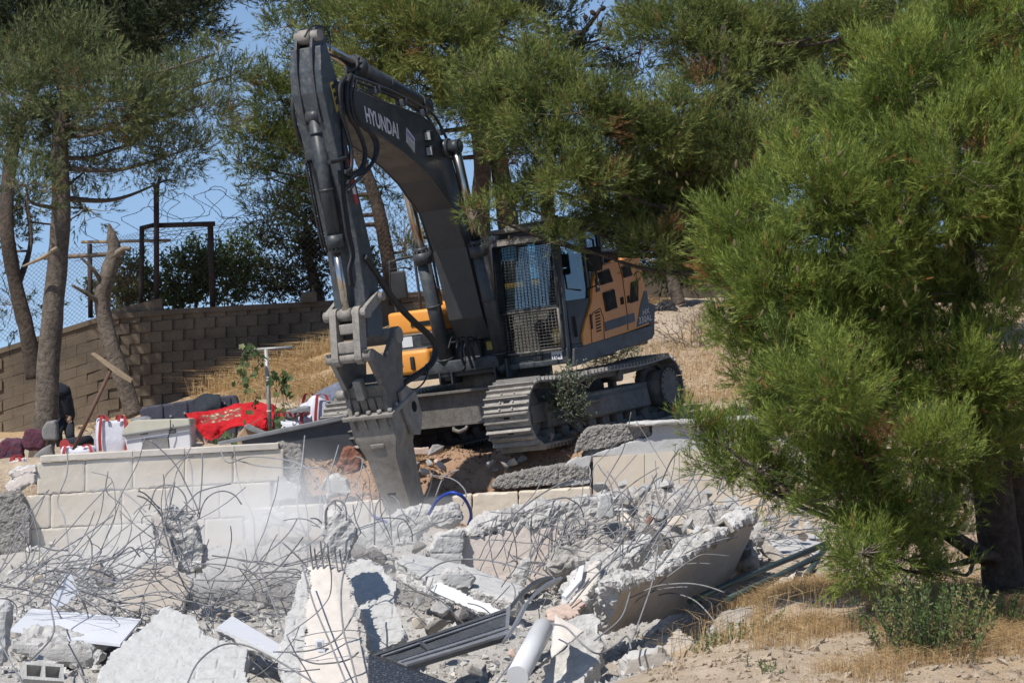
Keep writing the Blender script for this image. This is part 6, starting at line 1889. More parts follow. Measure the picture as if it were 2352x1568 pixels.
def twig_shrub(label, px, py, d, R, seed, n=46):
    r = random.Random(seed)
    c = P(px, py, d); c.z = gz1(c.x, c.y)
    mb = MB()
    def grow(p, dr, l, rad, lev):
        q = p + dr * l
        mb.tube([p, (p + q) / 2 + Vector((r.gauss(0, .03), r.gauss(0, .03), r.gauss(0, .03))) * l * 2, q], [rad, rad * .8, rad * .55], 4, False)
        if lev > 0:
            for _ in range(3):
                grow(q, (dr + Vector((r.gauss(0, .5), r.gauss(0, .5), r.gauss(0.05, .4)))).normalized(), l * r.uniform(.55, .85), rad * .6, lev - 1)
    for _ in range(n // 3):
        grow(Vector((r.gauss(0, R * .15), r.gauss(0, R * .15), -0.02)), Vector((r.gauss(0, .7), r.gauss(0, .5), r.uniform(.35, 1))).normalized(), R * .38, 0.009, 3)
    o = mb.build("dry_shrub", MATS["dead_wood"], None, c)
    return tag(o, label, "shrub", "dry leafless shrubs on the bank")
twig_shrub("grey leafless shrub on the pale bank behind the tail", 1590, 790, 50, 0.75, 1)
twig_shrub("small leafless shrub higher on the pale bank", 1660, 745, 52, 0.5, 2)
twig_shrub("leafless twigs at the foot of the snapped trunk", 225, 980, 47.5, 0.5, 3, 24)
o = slab("plastic_bag", [(1500, 712, 53), (1520, 695, 53), (1545, 700, 53), (1560, 715, 53), (1540, 722, 53), (1510, 724, 53)], 0.3, "plastic_black", "crumpled black plastic bag on the pale bank", "bag", vox=0.03, rough=0.05, edge=0.06, jag=0.05)

# ------------------------------------------------------------------ the demolished building: slabs, chunks, boards
mat("board_white", (0.63, 0.645, 0.68), (0.60, 0.61, 0.65), 3, 0.45, bump=0.05, dust=(0.62, 0.60, 0.56), dust_amt=0.35, blotch=0.06)
mat("pvc_white", (0.64, 0.64, 0.645), (0.60, 0.60, 0.60), 4, 0.35, bump=0.03, dust=(0.55, 0.52, 0.47), dust_amt=0.3, blotch=0.08)
mat("pink_terrazzo", (0.60, 0.47, 0.39), (0.52, 0.38, 0.30), 40, 0.85, bump=0.5, bscale=60)
mat("shutter_metal", (0.115, 0.12, 0.128), (0.09, 0.094, 0.10), 6, 0.4, metal=0.4, bump=0.08, dust=(0.36, 0.35, 0.33), dust_amt=0.42)
mat("aluminium", (0.42, 0.43, 0.45), (0.35, 0.36, 0.38), 7, 0.4, metal=0.6, bump=0.08, dust=(0.48, 0.46, 0.43), dust_amt=0.5)
mat("gloss_black", (0.02, 0.022, 0.026), (0.026, 0.028, 0.032), 7, 0.22, bump=0.04, spec=0.5, dust=(0.42, 0.42, 0.42), dust_amt=0.38)
mat("pipe_green", (0.055, 0.085, 0.075), (0.045, 0.07, 0.06), 9, 0.5, metal=0.2, bump=0.1, dust=(0.25, 0.26, 0.24), dust_amt=0.4)
mat("hose_blue", (0.02, 0.06, 0.36), (0.018, 0.05, 0.30), 9, 0.4, bump=0.05)
mat("wood_red", (0.28, 0.12, 0.075), (0.20, 0.09, 0.06), 12, 0.85, bump=0.3)
mat("brick_dust", (0.52, 0.49, 0.45), (0.38, 0.355, 0.325), 8, 0.95, bump=0.8, bscale=40, dist=0.03)

SG = "broken slabs of the demolished building"
def S(label, px, d, th, mt, name="concrete_slab", cat="slab", group=SG, top=None, **kw):
    """px: (x, y) or (x, y, d); top: distance of the upper edge when the slab leans"""
    ys_ = [q[1] for q in px]
    lo, hi = min(ys_), max(ys_)
    pts = []
    for q in px:
        dd = q[2] if len(q) > 2 else (d if top is None else top + (d - top) * (q[1] - lo) / max(hi - lo, 1))
        pts.append((q[0], q[1], dd))
    if mt == "board_white":                      # thin factory-made board: crisp edges
        w = [P(*q) for q in pts]
        c = sum(w, Vector()) / len(w)
        nrm = (w[1] - w[0]).cross(w[-1] - w[0]).normalized()
        return tag(MB().prism([q - c for q in w], kw.get("ext") or (nrm * th if nrm.y > 0 else -nrm * th)).build(name, MATS[mt], None, c), label, cat, group)
    return slab(name, pts, th, mt, label, cat, group, **kw)

S("white laminate board lying flat under bent bars", [(25, 1443, 31.9), (73, 1396, 33.4), (200, 1408, 33.2), (324, 1421, 33.0), (276, 1478, 31.4), (150, 1464, 31.7)], 0, 0, "board_white", "board", "board", None, ext=(0, 0, -0.03), vox=0.03, rough=0.006, edge=0.004, jag=0.02, seed=1)
S("thick grey slab underneath the white laminate board", [(20, 1462), (110, 1478), (206, 1490), (210, 1522), (170, 1536), (100, 1526), (60, 1516), (20, 1500)], 31.2, 0, "concrete", ext=(0.1, 0.9, 0.05), seed=2)
tri = S("large triangular piece of grey block wall with a crack", [(229, 1532), (262, 1494), (300, 1462), (378, 1390), (400, 1402), (451, 1412), (470, 1453), (520, 1470), (571, 1491), (565, 1532), (585, 1610), (222, 1610)], 28.9, 0.22, "concrete_grey", top=30.6, vox=0.02, rough=0.012, jag=0.08, seed=3, joints=(0.2,0.06))
S("grey rubble lump standing on its corner wrapped in bars", [(343, 1195), (352, 1168), (385, 1164), (420, 1180), (440, 1200), (455, 1245), (470, 1268), (464, 1300), (440, 1320), (410, 1310), (396, 1282), (372, 1262), (350, 1236)], 34.4, 0.34, "concrete", "concrete_chunk", "rubble", vox=0.025, rough=0.04, edge=0.07, seed=4)
S("pale smooth strip of plaster on the rubble lump wrapped in bars", [(346, 1190), (362, 1166), (390, 1230), (414, 1300), (398, 1308), (372, 1262)], 34.32, 0.1, "concrete_plaster", "plaster_piece", "plaster", vox=0.025, seed=5)
S("tan wall panel in the shade below the rubble lump", [(262, 1345), (330, 1282), (395, 1285), (440, 1332), (425, 1400), (290, 1405)], 35.0, 0.12, "concrete_tan", top=35.4, seed=6)
S("brown faced slab tipped among the left tangle of bars", [(190, 1302), (225, 1283), (262, 1320), (270, 1340), (255, 1354), (215, 1337)], 34.0, 0.2, "concrete_tan", seed=7)
S("lilac white panel standing upright in the left tangle", [(114, 1382), (150, 1318), (165, 1318), (181, 1360), (150, 1388), (118, 1396)], 33.2, 0.03, "board_white", "board", "board", None, vox=0.02, rough=0.002, edge=0.003, jag=0.02, seed=8)
S("white shelf board sliding down beside the tall wall slab", [(498, 1440, 31.4), (533, 1413, 32.4), (663, 1491, 30.8), (647, 1507, 30.2)], 0, 0, "board_white", "board", "board", None, ext=(0, 0, -0.02), vox=0.02, rough=0.002, edge=0.002, jag=0.01, seed=9)
S("grey strip board below the white shelf board", [(490, 1446, 31.3), (502, 1440, 31.4), (650, 1508, 30.2), (640, 1520, 30.1)], 0, 0, "concrete_grey", "board", "board", None, ext=(0, 0.1, -0.06), vox=0.02, rough=0.004, edge=0.006, seed=10)
k_ = S("tall leaning wall slab with beige plaster and two sockets", [(700, 1300), (752, 1292), (768, 1340), (778, 1400), (790, 1453), (806, 1520), (824, 1600), (672, 1600), (690, 1500), (694, 1420), (702, 1360)], 29.0, 0, "concrete_plaster", top=31.2, ext=(0.20, 0.16, 0.0), vox=0.022, edge=0.03, jag=0.05, seed=11)
for (x, y) in ((734, 1478), (737, 1500)):
    o = MB().box(-0.045, 0.045, -0.02, 0.01, -0.045, 0.045, 0.006).build("socket_plate", MATS["board_white"], k_)
    o.location = P(x, y, 29.75) - k_.location
    MB().box(-0.022, 0.022, -0.024, -0.019, -0.022, 0.022).build("socket_insert", MATS["aluminium"], o)
S("torn edge of grey blocks left of the beige plaster", [(640, 1490), (655, 1425), (680, 1350), (698, 1302), (712, 1340), (706, 1440), (692, 1600), (650, 1600)], 29.2, 0.2, "concrete_grey", top=31.3, vox=0.02, rough=0.02, jag=0.08, seed=12, joints=(0.2,0.1))
S("dark concrete stub balanced on top of the tall wall slab", [(740, 1202), (765, 1174), (795, 1190), (812, 1215), (806, 1262), (790, 1300), (760, 1296), (748, 1250)], 31.4, 0.28, "concrete_grey", "concrete_chunk", "rubble", vox=0.025, rough=0.03, edge=0.05, seed=13)
S("grey block wall fragment behind the tall wall slab", [(787, 1296), (854, 1286), (917, 1335), (908, 1373), (933, 1453), (922, 1474), (854, 1500), (838, 1440), (824, 1380), (800, 1330)], 31.0, 0.18, "concrete_grey", top=32.2, vox=0.02, rough=0.015, jag=0.09, seed=14, joints=(0.2,-0.15))
S("long grey boulder of concrete at the tip of the breaker", [(812, 1244), (830, 1212), (870, 1202), (925, 1178), (985, 1168), (992, 1196), (955, 1236), (900, 1252), (850, 1266)], 37.4, 0.5, "concrete", "concrete_chunk", "rubble", vox=0.03, rough=0.04, edge=0.07, seed=15)
S("rounded concrete lump right of the breaker tip", [(985, 1195), (1000, 1172), (1040, 1165), (1060, 1185), (1040, 1205), (1005, 1212)], 37.2, 0.35, "concrete", "concrete_chunk", "rubble", vox=0.03, rough=0.04, edge=0.06, seed=16)
S("upright cream painted wall with rebar shadows", [(1040, 1340), (1046, 1240), (1062, 1226), (1110, 1226), (1200, 1210), (1300, 1202), (1432, 1196), (1442, 1350), (1250, 1358), (1120, 1358)], 35.5, 0.2, "concrete_cream", vox=0.035, rough=0.004, jag=0.05, seed=17)
S("crumbled concrete beam along the top of the cream wall", [(1040, 1236), (1090, 1205), (1150, 1182), (1220, 1166), (1300, 1152), (1380, 1140), (1440, 1140), (1446, 1192), (1380, 1202), (1300, 1207), (1180, 1218), (1090, 1236)], 35.5, 0.42, "concrete", "concrete_beam", "beam", vox=0.028, rough=0.06, edge=0.07, jag=0.08, seed=18)
S("cracked grey blocks at the left end of the cream wall", [(985, 1268), (1002, 1228), (1040, 1213), (1064, 1222), (1058, 1300), (1012, 1340), (985, 1335)], 35.35, 0.2, "concrete_grey", vox=0.02, rough=0.012, jag=0.07, seed=19, joints=(0.2,0.0))
S("narrow upright lump standing before the cream wall", [(1172, 1345), (1190, 1300), (1205, 1282), (1218, 1292), (1208, 1335), (1192, 1352)], 34.6, 0.18, "concrete", "concrete_chunk", "rubble", vox=0.025, rough=0.03, seed=20)
S("long fallen beam sloping down towards the metal shutter", [(905, 1288, 34.4), (940, 1268, 35.2), (1080, 1300, 34.6), (1198, 1345, 33.8), (1190, 1378, 32.9), (1050, 1345, 33.4), (960, 1320, 33.8)], 0, 0, "concrete_grey", "concrete_beam", "beam", ext=(0, 0.05, -0.2), vox=0.03, rough=0.012, jag=0.06, seed=21)
S("white painted panel hanging below the fallen beam", [(978, 1340, 33.0), (1010, 1332, 33.1), (1152, 1398, 32.3), (1146, 1418, 32.2), (1080, 1400, 32.5), (985, 1360, 33.0)], 0, 0.06, "concrete_white", "painted_panel", "panel", vox=0.025, rough=0.003, jag=0.03, seed=22)
S("grey lump sitting on the fallen beam", [(1018, 1325), (1024, 1312), (1075, 1318), (1086, 1335), (1082, 1352), (1030, 1342)], 33.3, 0.25, "concrete_grey", "concrete_chunk", "rubble", vox=0.025, seed=23)
big = S("huge ceiling slab leaning up with a dark tan underside", [(1738, 1186, 34.0), (1680, 1222, 33.2), (1609, 1266, 32.2), (1560, 1300, 31.5), (1506, 1331, 30.9), (1427, 1350, 30.1), (1396, 1450, 30.7), (1480, 1432, 31.6), (1574, 1407, 32.7), (1640, 1362, 33.8), (1680, 1325, 34.5), (1718, 1246, 35.2)], 0, 0.24, "concrete_tan", vox=0.035, rough=0.006, edge=0.07, jag=0.09, seed=24)
S("broken concrete edge running along the top of the leaning slab", [(1738, 1178, 33.95), (1700, 1192, 33.5), (1620, 1240, 32.2), (1560, 1285, 31.4), (1505, 1316, 30.8), (1430, 1336, 30.0), (1430, 1352, 29.95), (1506, 1336, 30.75), (1562, 1304, 31.4), (1612, 1270, 32.1), (1682, 1226, 33.1), (1740, 1192, 33.9)], 0, 0, "concrete", "concrete_beam", "beam", ext=(-0.12, 0.45, 0.05), vox=0.028, rough=0.04, edge=0.06, jag=0.07, seed=25)
S("stout broken column slanting to the bottom of the heap", [(1292, 1425), (1345, 1400), (1376, 1420), (1382, 1490), (1345, 1570), (1300, 1620), (1225, 1620), (1262, 1500)], 28.4, 0.35, "concrete", "concrete_column", "column", top=29.6, vox=0.03, rough=0.025, edge=0.06, seed=26)
S("diagonal crumbling beam bristling with bars", [(1296, 1340), (1340, 1292), (1420, 1250), (1470, 1226), (1500, 1225), (1470, 1270), (1400, 1318), (1358, 1350), (1330, 1402), (1292, 1402)], 30.6, 0.35, "concrete", "concrete_beam", "beam", top=32.6, vox=0.028, rough=0.05, edge=0.07, jag=0.08, seed=27)
S("smooth beige board leaning on the diagonal beam", [(1350, 1295), (1378, 1276), (1376, 1330), (1330, 1392), (1302, 1392)], 30.4, 0.08, "concrete_plaster", "board", "board", None, top=31.6, vox=0.025, jag=0.03, seed=28)
S("pinkish speckled terrazzo slab on the broken column", [(1257, 1396, 30.0), (1338, 1372, 30.4), (1346, 1380, 30.3), (1314, 1420, 29.6), (1290, 1413, 29.6), (1262, 1420, 29.6)], 0, 0, "pink_terrazzo", ext=(0, 0.02, -0.06), vox=0.02, jag=0.02, seed=29)
S("pale triangular tile leaning on the white tube", [(1273, 1407, 29.0), (1343, 1447, 28.8), (1300, 1478, 28.6), (1266, 1508, 28.5)], 0, 0.03, "concrete_plaster", "tile", "tile", None, vox=0.015, rough=0.002, edge=0.004, jag=0.02, seed=30)
S("flat smooth grey slab lying at the foot of the bright pine", [(1750, 1232, 36.9), (1850, 1222, 37.6), (1960, 1240, 37.4), (1985, 1290, 35.6), (1810, 1282, 35.8)], 0, 0, "concrete_grey", ext=(0, 0.1, -0.22), vox=0.035, rough=0.003, edge=0.05, jag=0.05, seed=31)
S("pale upright edge piece left of the flat smooth slab", [(1742, 1225), (1760, 1232), (1800, 1270), (1818, 1292), (1780, 1302), (1745, 1268)], 35.7, 0.1, "concrete_plaster", jag=0.03, seed=32)
S("smooth beige block face half in shadow below the green pipes", [(1750, 1350), (1790, 1325), (1838, 1306), (1856, 1322), (1890, 1322), (1884, 1380), (1850, 1412), (1780, 1420), (1745, 1395)], 33.2, 0.3, "concrete_plaster", top=34.0, jag=0.04, seed=33)
S("cream paving stone lying beside the beige block", [(1920, 1336, 33.6), (1945, 1322, 34.4), (2010, 1336, 34.0), (1992, 1350, 33.2), (1928, 1354, 33.0)], 0, 0, "coping", "paving_stone", "stone", None, ext=(0, 0, -0.07), vox=0.02, rough=0.003, edge=0.008, jag=0.01, seed=34)
S("rectangular pale block standing on the crumbled beam", [(1375, 1136), (1404, 1130), (1411, 1186), (1372, 1192)], 35.0, 0.2, "concrete_grey", "concrete_chunk", "rubble", vox=0.022, edge=0.02, jag=0.02, seed=35)
S("dark slab lying in the shadow under the leaning slab", [(1480, 1470), (1560, 1440), (1640, 1480), (1600, 1520), (1500, 1520)], 30.2, 0.2, "concrete_tan", top=31.0, seed=36)
S("shaded slab piece deep under the leaning slab", [(1440, 1510), (1520, 1490), (1560, 1540), (1480, 1570), (1420, 1560)], 29.2, 0.2, "concrete_tan", seed=37)
S("concrete lump at the bottom left corner beside the board", [(-20, 1400), (10, 1380), (20, 1420), (18, 1490), (10, 1530), (-20, 1530)], 30.3, 0.3, "concrete_grey", "concrete_chunk", "rubble", rough=0.03, seed=38)
S("rough slab edge lying in front of the thick grey slab", [(56, 1545), (60, 1518), (90, 1512), (130, 1525), (128, 1555), (90, 1562)], 30.4, 0.4, "concrete", "concrete_chunk", "rubble", rough=0.03, seed=39)
S("square broken block right of the thick grey slab", [(206, 1500), (225, 1490), (240, 1500), (232, 1530), (212, 1530)], 30.6, 0.25, "concrete", "concrete_chunk", "rubble", rough=0.03, seed=40)

# hollow blocks
def hollow_block(label, x, y, d, rot, sc_=1.0, mt="concrete_dark"):
    mb = MB()
    w, h, t = 0.40 * sc_, 0.20 * sc_, 0.20 * sc_
    e = 0.035 * sc_
    mb.box(-w / 2, w / 2, -t / 2, -t / 2 + e, 0, h); mb.box(-w / 2, w / 2, t / 2 - e, t / 2, 0, h)
    for x_ in (-w / 2, -e / 2, w / 2 - e):
        mb.box(x_, x_ + e, -t / 2 + e, t / 2 - e, 0.002, h - 0.002)
    o = mb.build("hollow_block", MATS[mt], None, P(x, y, d))
    o.rotation_euler = rot
    return tag(o, label, "block", "hollow blocks among the rubble")
hollow_block("white hollow block at the foot of the triangular wall piece", 92, 1566, 28.8, (0.9, 0.1, 0.3), 1.0, "concrete")
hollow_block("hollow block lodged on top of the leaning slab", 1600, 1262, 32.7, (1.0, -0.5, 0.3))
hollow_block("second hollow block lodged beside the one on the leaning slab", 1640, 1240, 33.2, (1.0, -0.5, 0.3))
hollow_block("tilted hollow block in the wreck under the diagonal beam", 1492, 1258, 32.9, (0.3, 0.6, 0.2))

# metal shutter, black panel, profiles, tube, pipes
door_ = empty("steel_shutter", P(1010, 1490, 30), "dusty dark grey metal shutter lying across the heap", "shutter")
DL = door_.location
def quad(name, px, th, mt, parent, org, up_=0.0):
    pts = [P(*q) - org for q in px]
    n = (pts[1] - pts[0]).cross(pts[3] - pts[0]).normalized()
    if n.y > 0: n = -n
    pts = [q + n * up_ for q in pts]
    return MB().prism(pts, -n * th).build(name, MATS[mt], parent)
A, B, C, D = (854, 1507, 29.3), (1172, 1397, 31.2), (1166, 1462, 30.4), (936, 1532, 28.9)
def bil(u, v):
    q = [(1 - u) * ((1 - v) * A[k] + v * D[k]) + u * ((1 - v) * B[k] + v * C[k]) for k in range(3)]
    return tuple(q)
def dq(name, u0, u1, v0, v1, th, mt, up_):
    return quad(name, [bil(u0, v0), bil(u1, v0), bil(u1, v1), bil(u0, v1)], th, mt, door_, DL, up_)
dq("shutter_leaf", 0, 1, 0, 1, 0.04, "shutter_metal", 0)
dq("top_rail", 0, 1, 0.0, 0.10, 0.02, "shutter_metal", 0.022)
dq("inner_bead", 0.03, 0.97, 0.14, 0.19, 0.015, "aluminium", 0.016)
dq("bead", 0.0, 1, 0.60, 0.66, 0.02, "gloss_black", 0.018)
dq("bottom_rail", 0, 1, 0.70, 0.98, 0.03, "aluminium", 0.03)
dq("bead", 0.0, 1, 0.80, 0.84, 0.03, "shutter_metal", 0.036)
dq("divider", 0.31, 0.335, 0.10, 0.6, 0.02, "shutter_metal", 0.022)
dq("end_stile", 0.97, 1.0, 0.0, 1, 0.03, "aluminium", 0.034)
quad("black_panel", [(846, 1503, 29.0), (880, 1508, 29.0), (1050, 1575, 28.0), (845, 1640, 27.8)], 0.03, "gloss_black", None, Vector(), 0)["label"] = "glossy black panel sprinkled with dust below the metal shutter"
o = [q for q in bpy.data.objects if q.name.startswith("black_panel")][0]
o["category"] = "panel"
quad("frame", [(905, 1520, 28.95), (912, 1522, 28.95), (912, 1600, 28.0), (903, 1600, 28.0)], 0.03, "shutter_metal", o, Vector(), 0.02)
def strip(name, px, w, th, mt, label, cat, group=None, side=Vector((0.5, -0.3, 0.6))):
    q = [Vector(a) for a in spline([tuple(P(*p)) for p in px], 8)]
    mb = MB()
    n = len(q)
    vs_ = []
    for i, p in enumerate(q):
        t = (q[min(i + 1, n - 1)] - q[max(i - 1, 0)]).normalized()
        s = (side - t * side.dot(t)).normalized() * w / 2
        u = t.cross(s).normalized() * th / 2
        vs_ += [p - s - u, p + s - u, p + s + u, p - s + u]
    fs_ = [(i * 4 + k, i * 4 + (k + 1) % 4, i * 4 + 4 + (k + 1) % 4, i * 4 + 4 + k) for i in range(n - 1) for k in range(4)]
    fs_ += [(3, 2, 1, 0), tuple(len(vs_) - 4 + k for k in range(4))]
    mb.add(vs_, fs_)
    return tag(mb.build(name, MATS[mt]), label, cat, group)
strip("metal_profile", [(1285, 1331, 32.2), (1245, 1350, 31.8), (1210, 1385, 31.2), (1186, 1430, 30.6), (1160, 1470, 30.2)], 0.10, 0.03, "aluminium", "bent grey metal profile curving down onto the shutter", "profile")
strip("metal_profile", [(1262, 1334, 32.2), (1228, 1342, 32.0), (1200, 1362, 31.6), (1168, 1400, 31.3)], 0.14, 0.04, "shutter_metal", "dark bent shutter profile behind the grey one", "profile")
strip("metal_profile", [(1352, 1330, 31), (1290, 1400, 30.4), (1200, 1490, 29.2), (1130, 1580, 28)], 0.05, 0.015, "aluminium", "long thin metal strip running down the heap to the right of the shutter", "profile")
strip("metal_profile", [(1300, 1485, 28.8), (1250, 1520, 28.5), (1170, 1590, 28)], 0.06, 0.02, "shutter_metal", "short dark strip below the white tube", "profile")
a, b = P(1247, 1442, 29.3), P(1188, 1552, 28.0)
dv = (b - a).normalized()
tb_ = MB().tube([a - dv * 0.02, a, a.lerp(b, .5), b], [0.07, 0.105, 0.108, 0.105], 24, True).build("plastic_tube", MATS["pvc_white"])
tag(tb_, "fat white plastic tube lying beside the broken column", "tube")
for k, (px, lb__) in enumerate((([(1900, 1247, 35.6), (1740, 1312, 33.6), (1585, 1380, 31.6)], "long dark green pipe slanting over the beige block"),
                            ([(1880, 1276, 34.6), (1790, 1320, 33.4), (1672, 1375, 32.0)], "second green pipe below the long slanting one"),
                            ([(1895, 1258, 35.2), (1852, 1322, 33.8)], "short green pipe standing between the slanting ones"))):
    tag(MB().tube([P(*q) for q in px], 0.036, 12).build("metal_pipe", MATS["pipe_green"]), lb__, "pipe", "green pipes on the right of the heap")
def cable(pts, r, mt, name, label, cat, group=None, k=8):
    return tag(MB().tube(spline([tuple(P(*q)) for q in pts], k), r, 8).build(name, MATS[mt]), label, cat, group)
cable([(985, 1180, 37), (1005, 1148, 36.8), (1035, 1131, 36.6), (1062, 1140, 36.6), (1078, 1165, 36.8), (1082, 1185, 37), (1076, 1204, 37.2)], 0.021, "hose_blue", "water_pipe", "blue plastic water pipe arching beside the breaker tip", "pipe")
cable([(855, 1183, 36.8), (872, 1192, 36.6), (890, 1200, 36.6)], 0.02, "hose_blue", "water_pipe", "short blue pipe end left of the breaker tip", "pipe")
cable([(1470, 1225, 34), (1485, 1205, 34), (1498, 1186, 34)], 0.03, "wood_red", "wood_splinter", "red brown splinter of wood above the diagonal beam", "wood")
S("white plastic conduit tied to bars beside the beige board", [(1330, 1300), (1342, 1296), (1336, 1330), (1300, 1370), (1290, 1366), (1320, 1330)], 30.5, 0.04, "board_white", "conduit", "conduit", None, top=31.2, vox=0.015, rough=0.003, edge=0.004, jag=0.01)

# chunks: irregular convex lumps, roughened
def chunk_mesh(seed, mt):
    r = np.random.default_rng(seed)
    bm = bmesh.new()
    for q in r.uniform(-1, 1, (13, 3)) * np.array([1, r.uniform(.6, 1), r.uniform(.45, .9)]):
        bm.verts.new(q)
    h = bmesh.ops.convex_hull(bm, input=list(bm.verts))
    bmesh.ops.delete(bm, geom=[v for v in h["geom_interior"] if isinstance(v, bmesh.types.BMVert)], context='VERTS')
    loose = [v for v in bm.verts if not v.link_faces]
    bmesh.ops.delete(bm, geom=loose, context='VERTS')
    bmesh.ops.triangulate(bm, faces=list(bm.faces))
    bmesh.ops.subdivide_edges(bm, edges=list(bm.edges), cuts=2, use_grid_fill=True, smooth=0.12)
    bmesh.ops.triangulate(bm, faces=list(bm.faces))
    co = np.array([v.co for v in bm.verts])
    nn = fbm(co + seed, 2.3, 4, seed) * 0.16
    for v, k in zip(bm.verts, nn):
        v.co *= 1 + k
    me = bpy.data.meshes.new("concrete_fragment")
    bm.to_mesh(me); bm.free()
    me.materials.append(MATS[mt])
    return me
CH = [chunk_mesh(100 + k, ("concrete", "concrete", "brick_dust", "concrete", "stone", "concrete", "brick_dust", "concrete_dark", "concrete", "stone_warm", "concrete", "pink_terrazzo")[k % 12]) for k in range(24)]
for me in CH:
    if "face" not in me.attributes: set_attr(me, "face", np.zeros(len(me.vertices)))
crng = random.Random(42)
def size_word(s):
    return "large" if s >= 26 else "medium sized" if s >= 14 else "small" if s >= 8 else "tiny"
def lump(label, x, y, d, s, group, name="concrete_chunk", sq=1.0, cat="rubble", me=None):
    o = link(name, me or crng.choice(CH))
    o.location = P(x, y, d)
    k = s * d / F
    o.scale = (k * crng.uniform(.8, 1.2), k * crng.uniform(.7, 1.1), k * sq * crng.uniform(.75, 1.1))
    o.rotation_euler = (crng.uniform(-.6, .6), crng.uniform(-.6, .6), crng.uniform(0, 6.28))
    k = o.scale[2] / max(o.scale[0], o.scale[1])
    sh = "flat" if k < 0.75 else "squat" if k < 0.92 else "chunky" if k < 1.1 else "tall"
    tl = "tipped" if abs(o.rotation_euler[0]) + abs(o.rotation_euler[1]) > 0.6 else "level"
    return tag(o, size_word(s) + " " + sh + " " + tl + " " + label, cat, group)
for q in ((1385, 1120, 36, 30), (1340, 1150, 36, 26), (1430, 1150, 35.7, 38), (1480, 1125, 36, 34), (1530, 1105, 36.3, 40), (1560, 1150, 36, 38), (1600, 1175, 35.8, 32), (1510, 1175, 35.4, 36), (1440, 1195, 35, 30), (1580, 1205, 35, 32), (1470, 1225, 34.5, 30), (1540, 1235, 34.3, 34), (1300, 1172, 36, 24), (1625, 1130, 36.6, 28), (1500, 1140, 36.4, 26), (1560, 1195, 35.2, 26), (1430, 1115, 36.4, 24), (1600, 1235, 34, 30), (1650, 1215, 34.8, 26), (1530, 1280, 33, 26), (1470, 1280, 33, 26), (1680, 1160, 36, 26)):
    lump("white grey concrete lump in the pile behind the diagonal beam", *q, "lumps piled behind the diagonal beam")
for q in ((1750, 1215, 36, 26), (1790, 1225, 36, 24), (1820, 1200, 36.5, 24), (1842, 1230, 36, 20), (1775, 1190, 36.8, 22), (1720, 1215, 36, 20), (1860, 1205, 37, 22)):
    lump("concrete lump in the small pile beside the flat smooth slab", *q, "lumps beside the flat slab")
for q in ((820, 1265, 36, 24), (870, 1275, 35.5, 26), (905, 1290, 35, 20), (940, 1240, 36.8, 22), (850, 1240, 36.8, 22), (780, 1260, 36.5, 22), (960, 1255, 36.2, 20)):
    lump("grey lump crowded around the boulder at the breaker tip", *q, "lumps at the breaker tip")
for q in ((960, 1430, 32, 26), (1010, 1400, 32.5, 24), (1000, 1440, 31.6, 26), (1060, 1410, 32.4, 20), (1130, 1445, 31.5, 16), (960, 1380, 33, 18), (1090, 1540, 28.9, 16), (1140, 1520, 29, 18), (1180, 1500, 29.4, 16), (1040, 1550, 28.6, 14), (1200, 1460, 30, 18)):
    lump("concrete lump in the hollow around the metal shutter", *q, "lumps around the metal shutter")
for q in ((1000, 1035, 41, 22), (985, 1062, 40.7, 16), (1012, 1068, 40.6, 20), (955, 1068, 40.7, 20), (975, 1082, 40.5, 14)):
    lump("pale stone lying on the dirt slope in front of the track", *q, "stones on the dirt slope")
for q in ((1125, 1065, 40.6, 12), (1140, 1075, 40.6, 14), (1160, 1068, 40.6, 10), (1178, 1062, 40.7, 12), (1195, 1055, 40.8, 12)):
    lump("broken stone below the front of the right track", *q, "small stones below the track")
S("brown paving slab on edge against the front of the track", [(1212, 1010), (1262, 992), (1275, 996), (1268, 1010), (1222, 1040)], 41.0, 0.06, "pink_terrazzo", "paving_slab", "slab", None, vox=0.02, rough=0.004, edge=0.01, jag=0.01, seed=70)
S("reddish kerb stone lying behind the breaker", [(938, 1028), (985, 1026), (985, 1046), (940, 1046)], 41.1, 0.12, "pink_terrazzo", "kerb_stone", "stone", None, vox=0.02, rough=0.004, edge=0.01, jag=0.01, seed=71)
S("red brown boulder before the left track", [(780, 1070), (795, 1030), (815, 1025), (830, 1050), (825, 1075), (795, 1085)], 41.0, 0.25, "wood_red", "boulder", "stone", None, vox=0.025, rough=0.03, edge=0.04, seed=72)
S("pale square block among the dirt below the left track", [(740, 1105), (770, 1085), (800, 1100), (805, 1135), (750, 1145)], 40.2, 0.2, "concrete_grey", "concrete_chunk", "rubble", seed=73)

hp = S("broad bank of broken concrete carrying the white lumps behind the diagonal beam", [(1270, 1290), (1290, 1195), (1345, 1158), (1420, 1128), (1500, 1112), (1560, 1112), (1620, 1138), (1690, 1178), (1740, 1215), (1740, 1290)], 34.6, 0, "brick_dust", "rubble_heap", "rubble heap", None, top=36.2, ext=(0.0, 0.9, -0.5), vox=0.04, rough=0.13, edge=0.13, jag=0.08, seed=80, nscale=7.0, smooth=2)
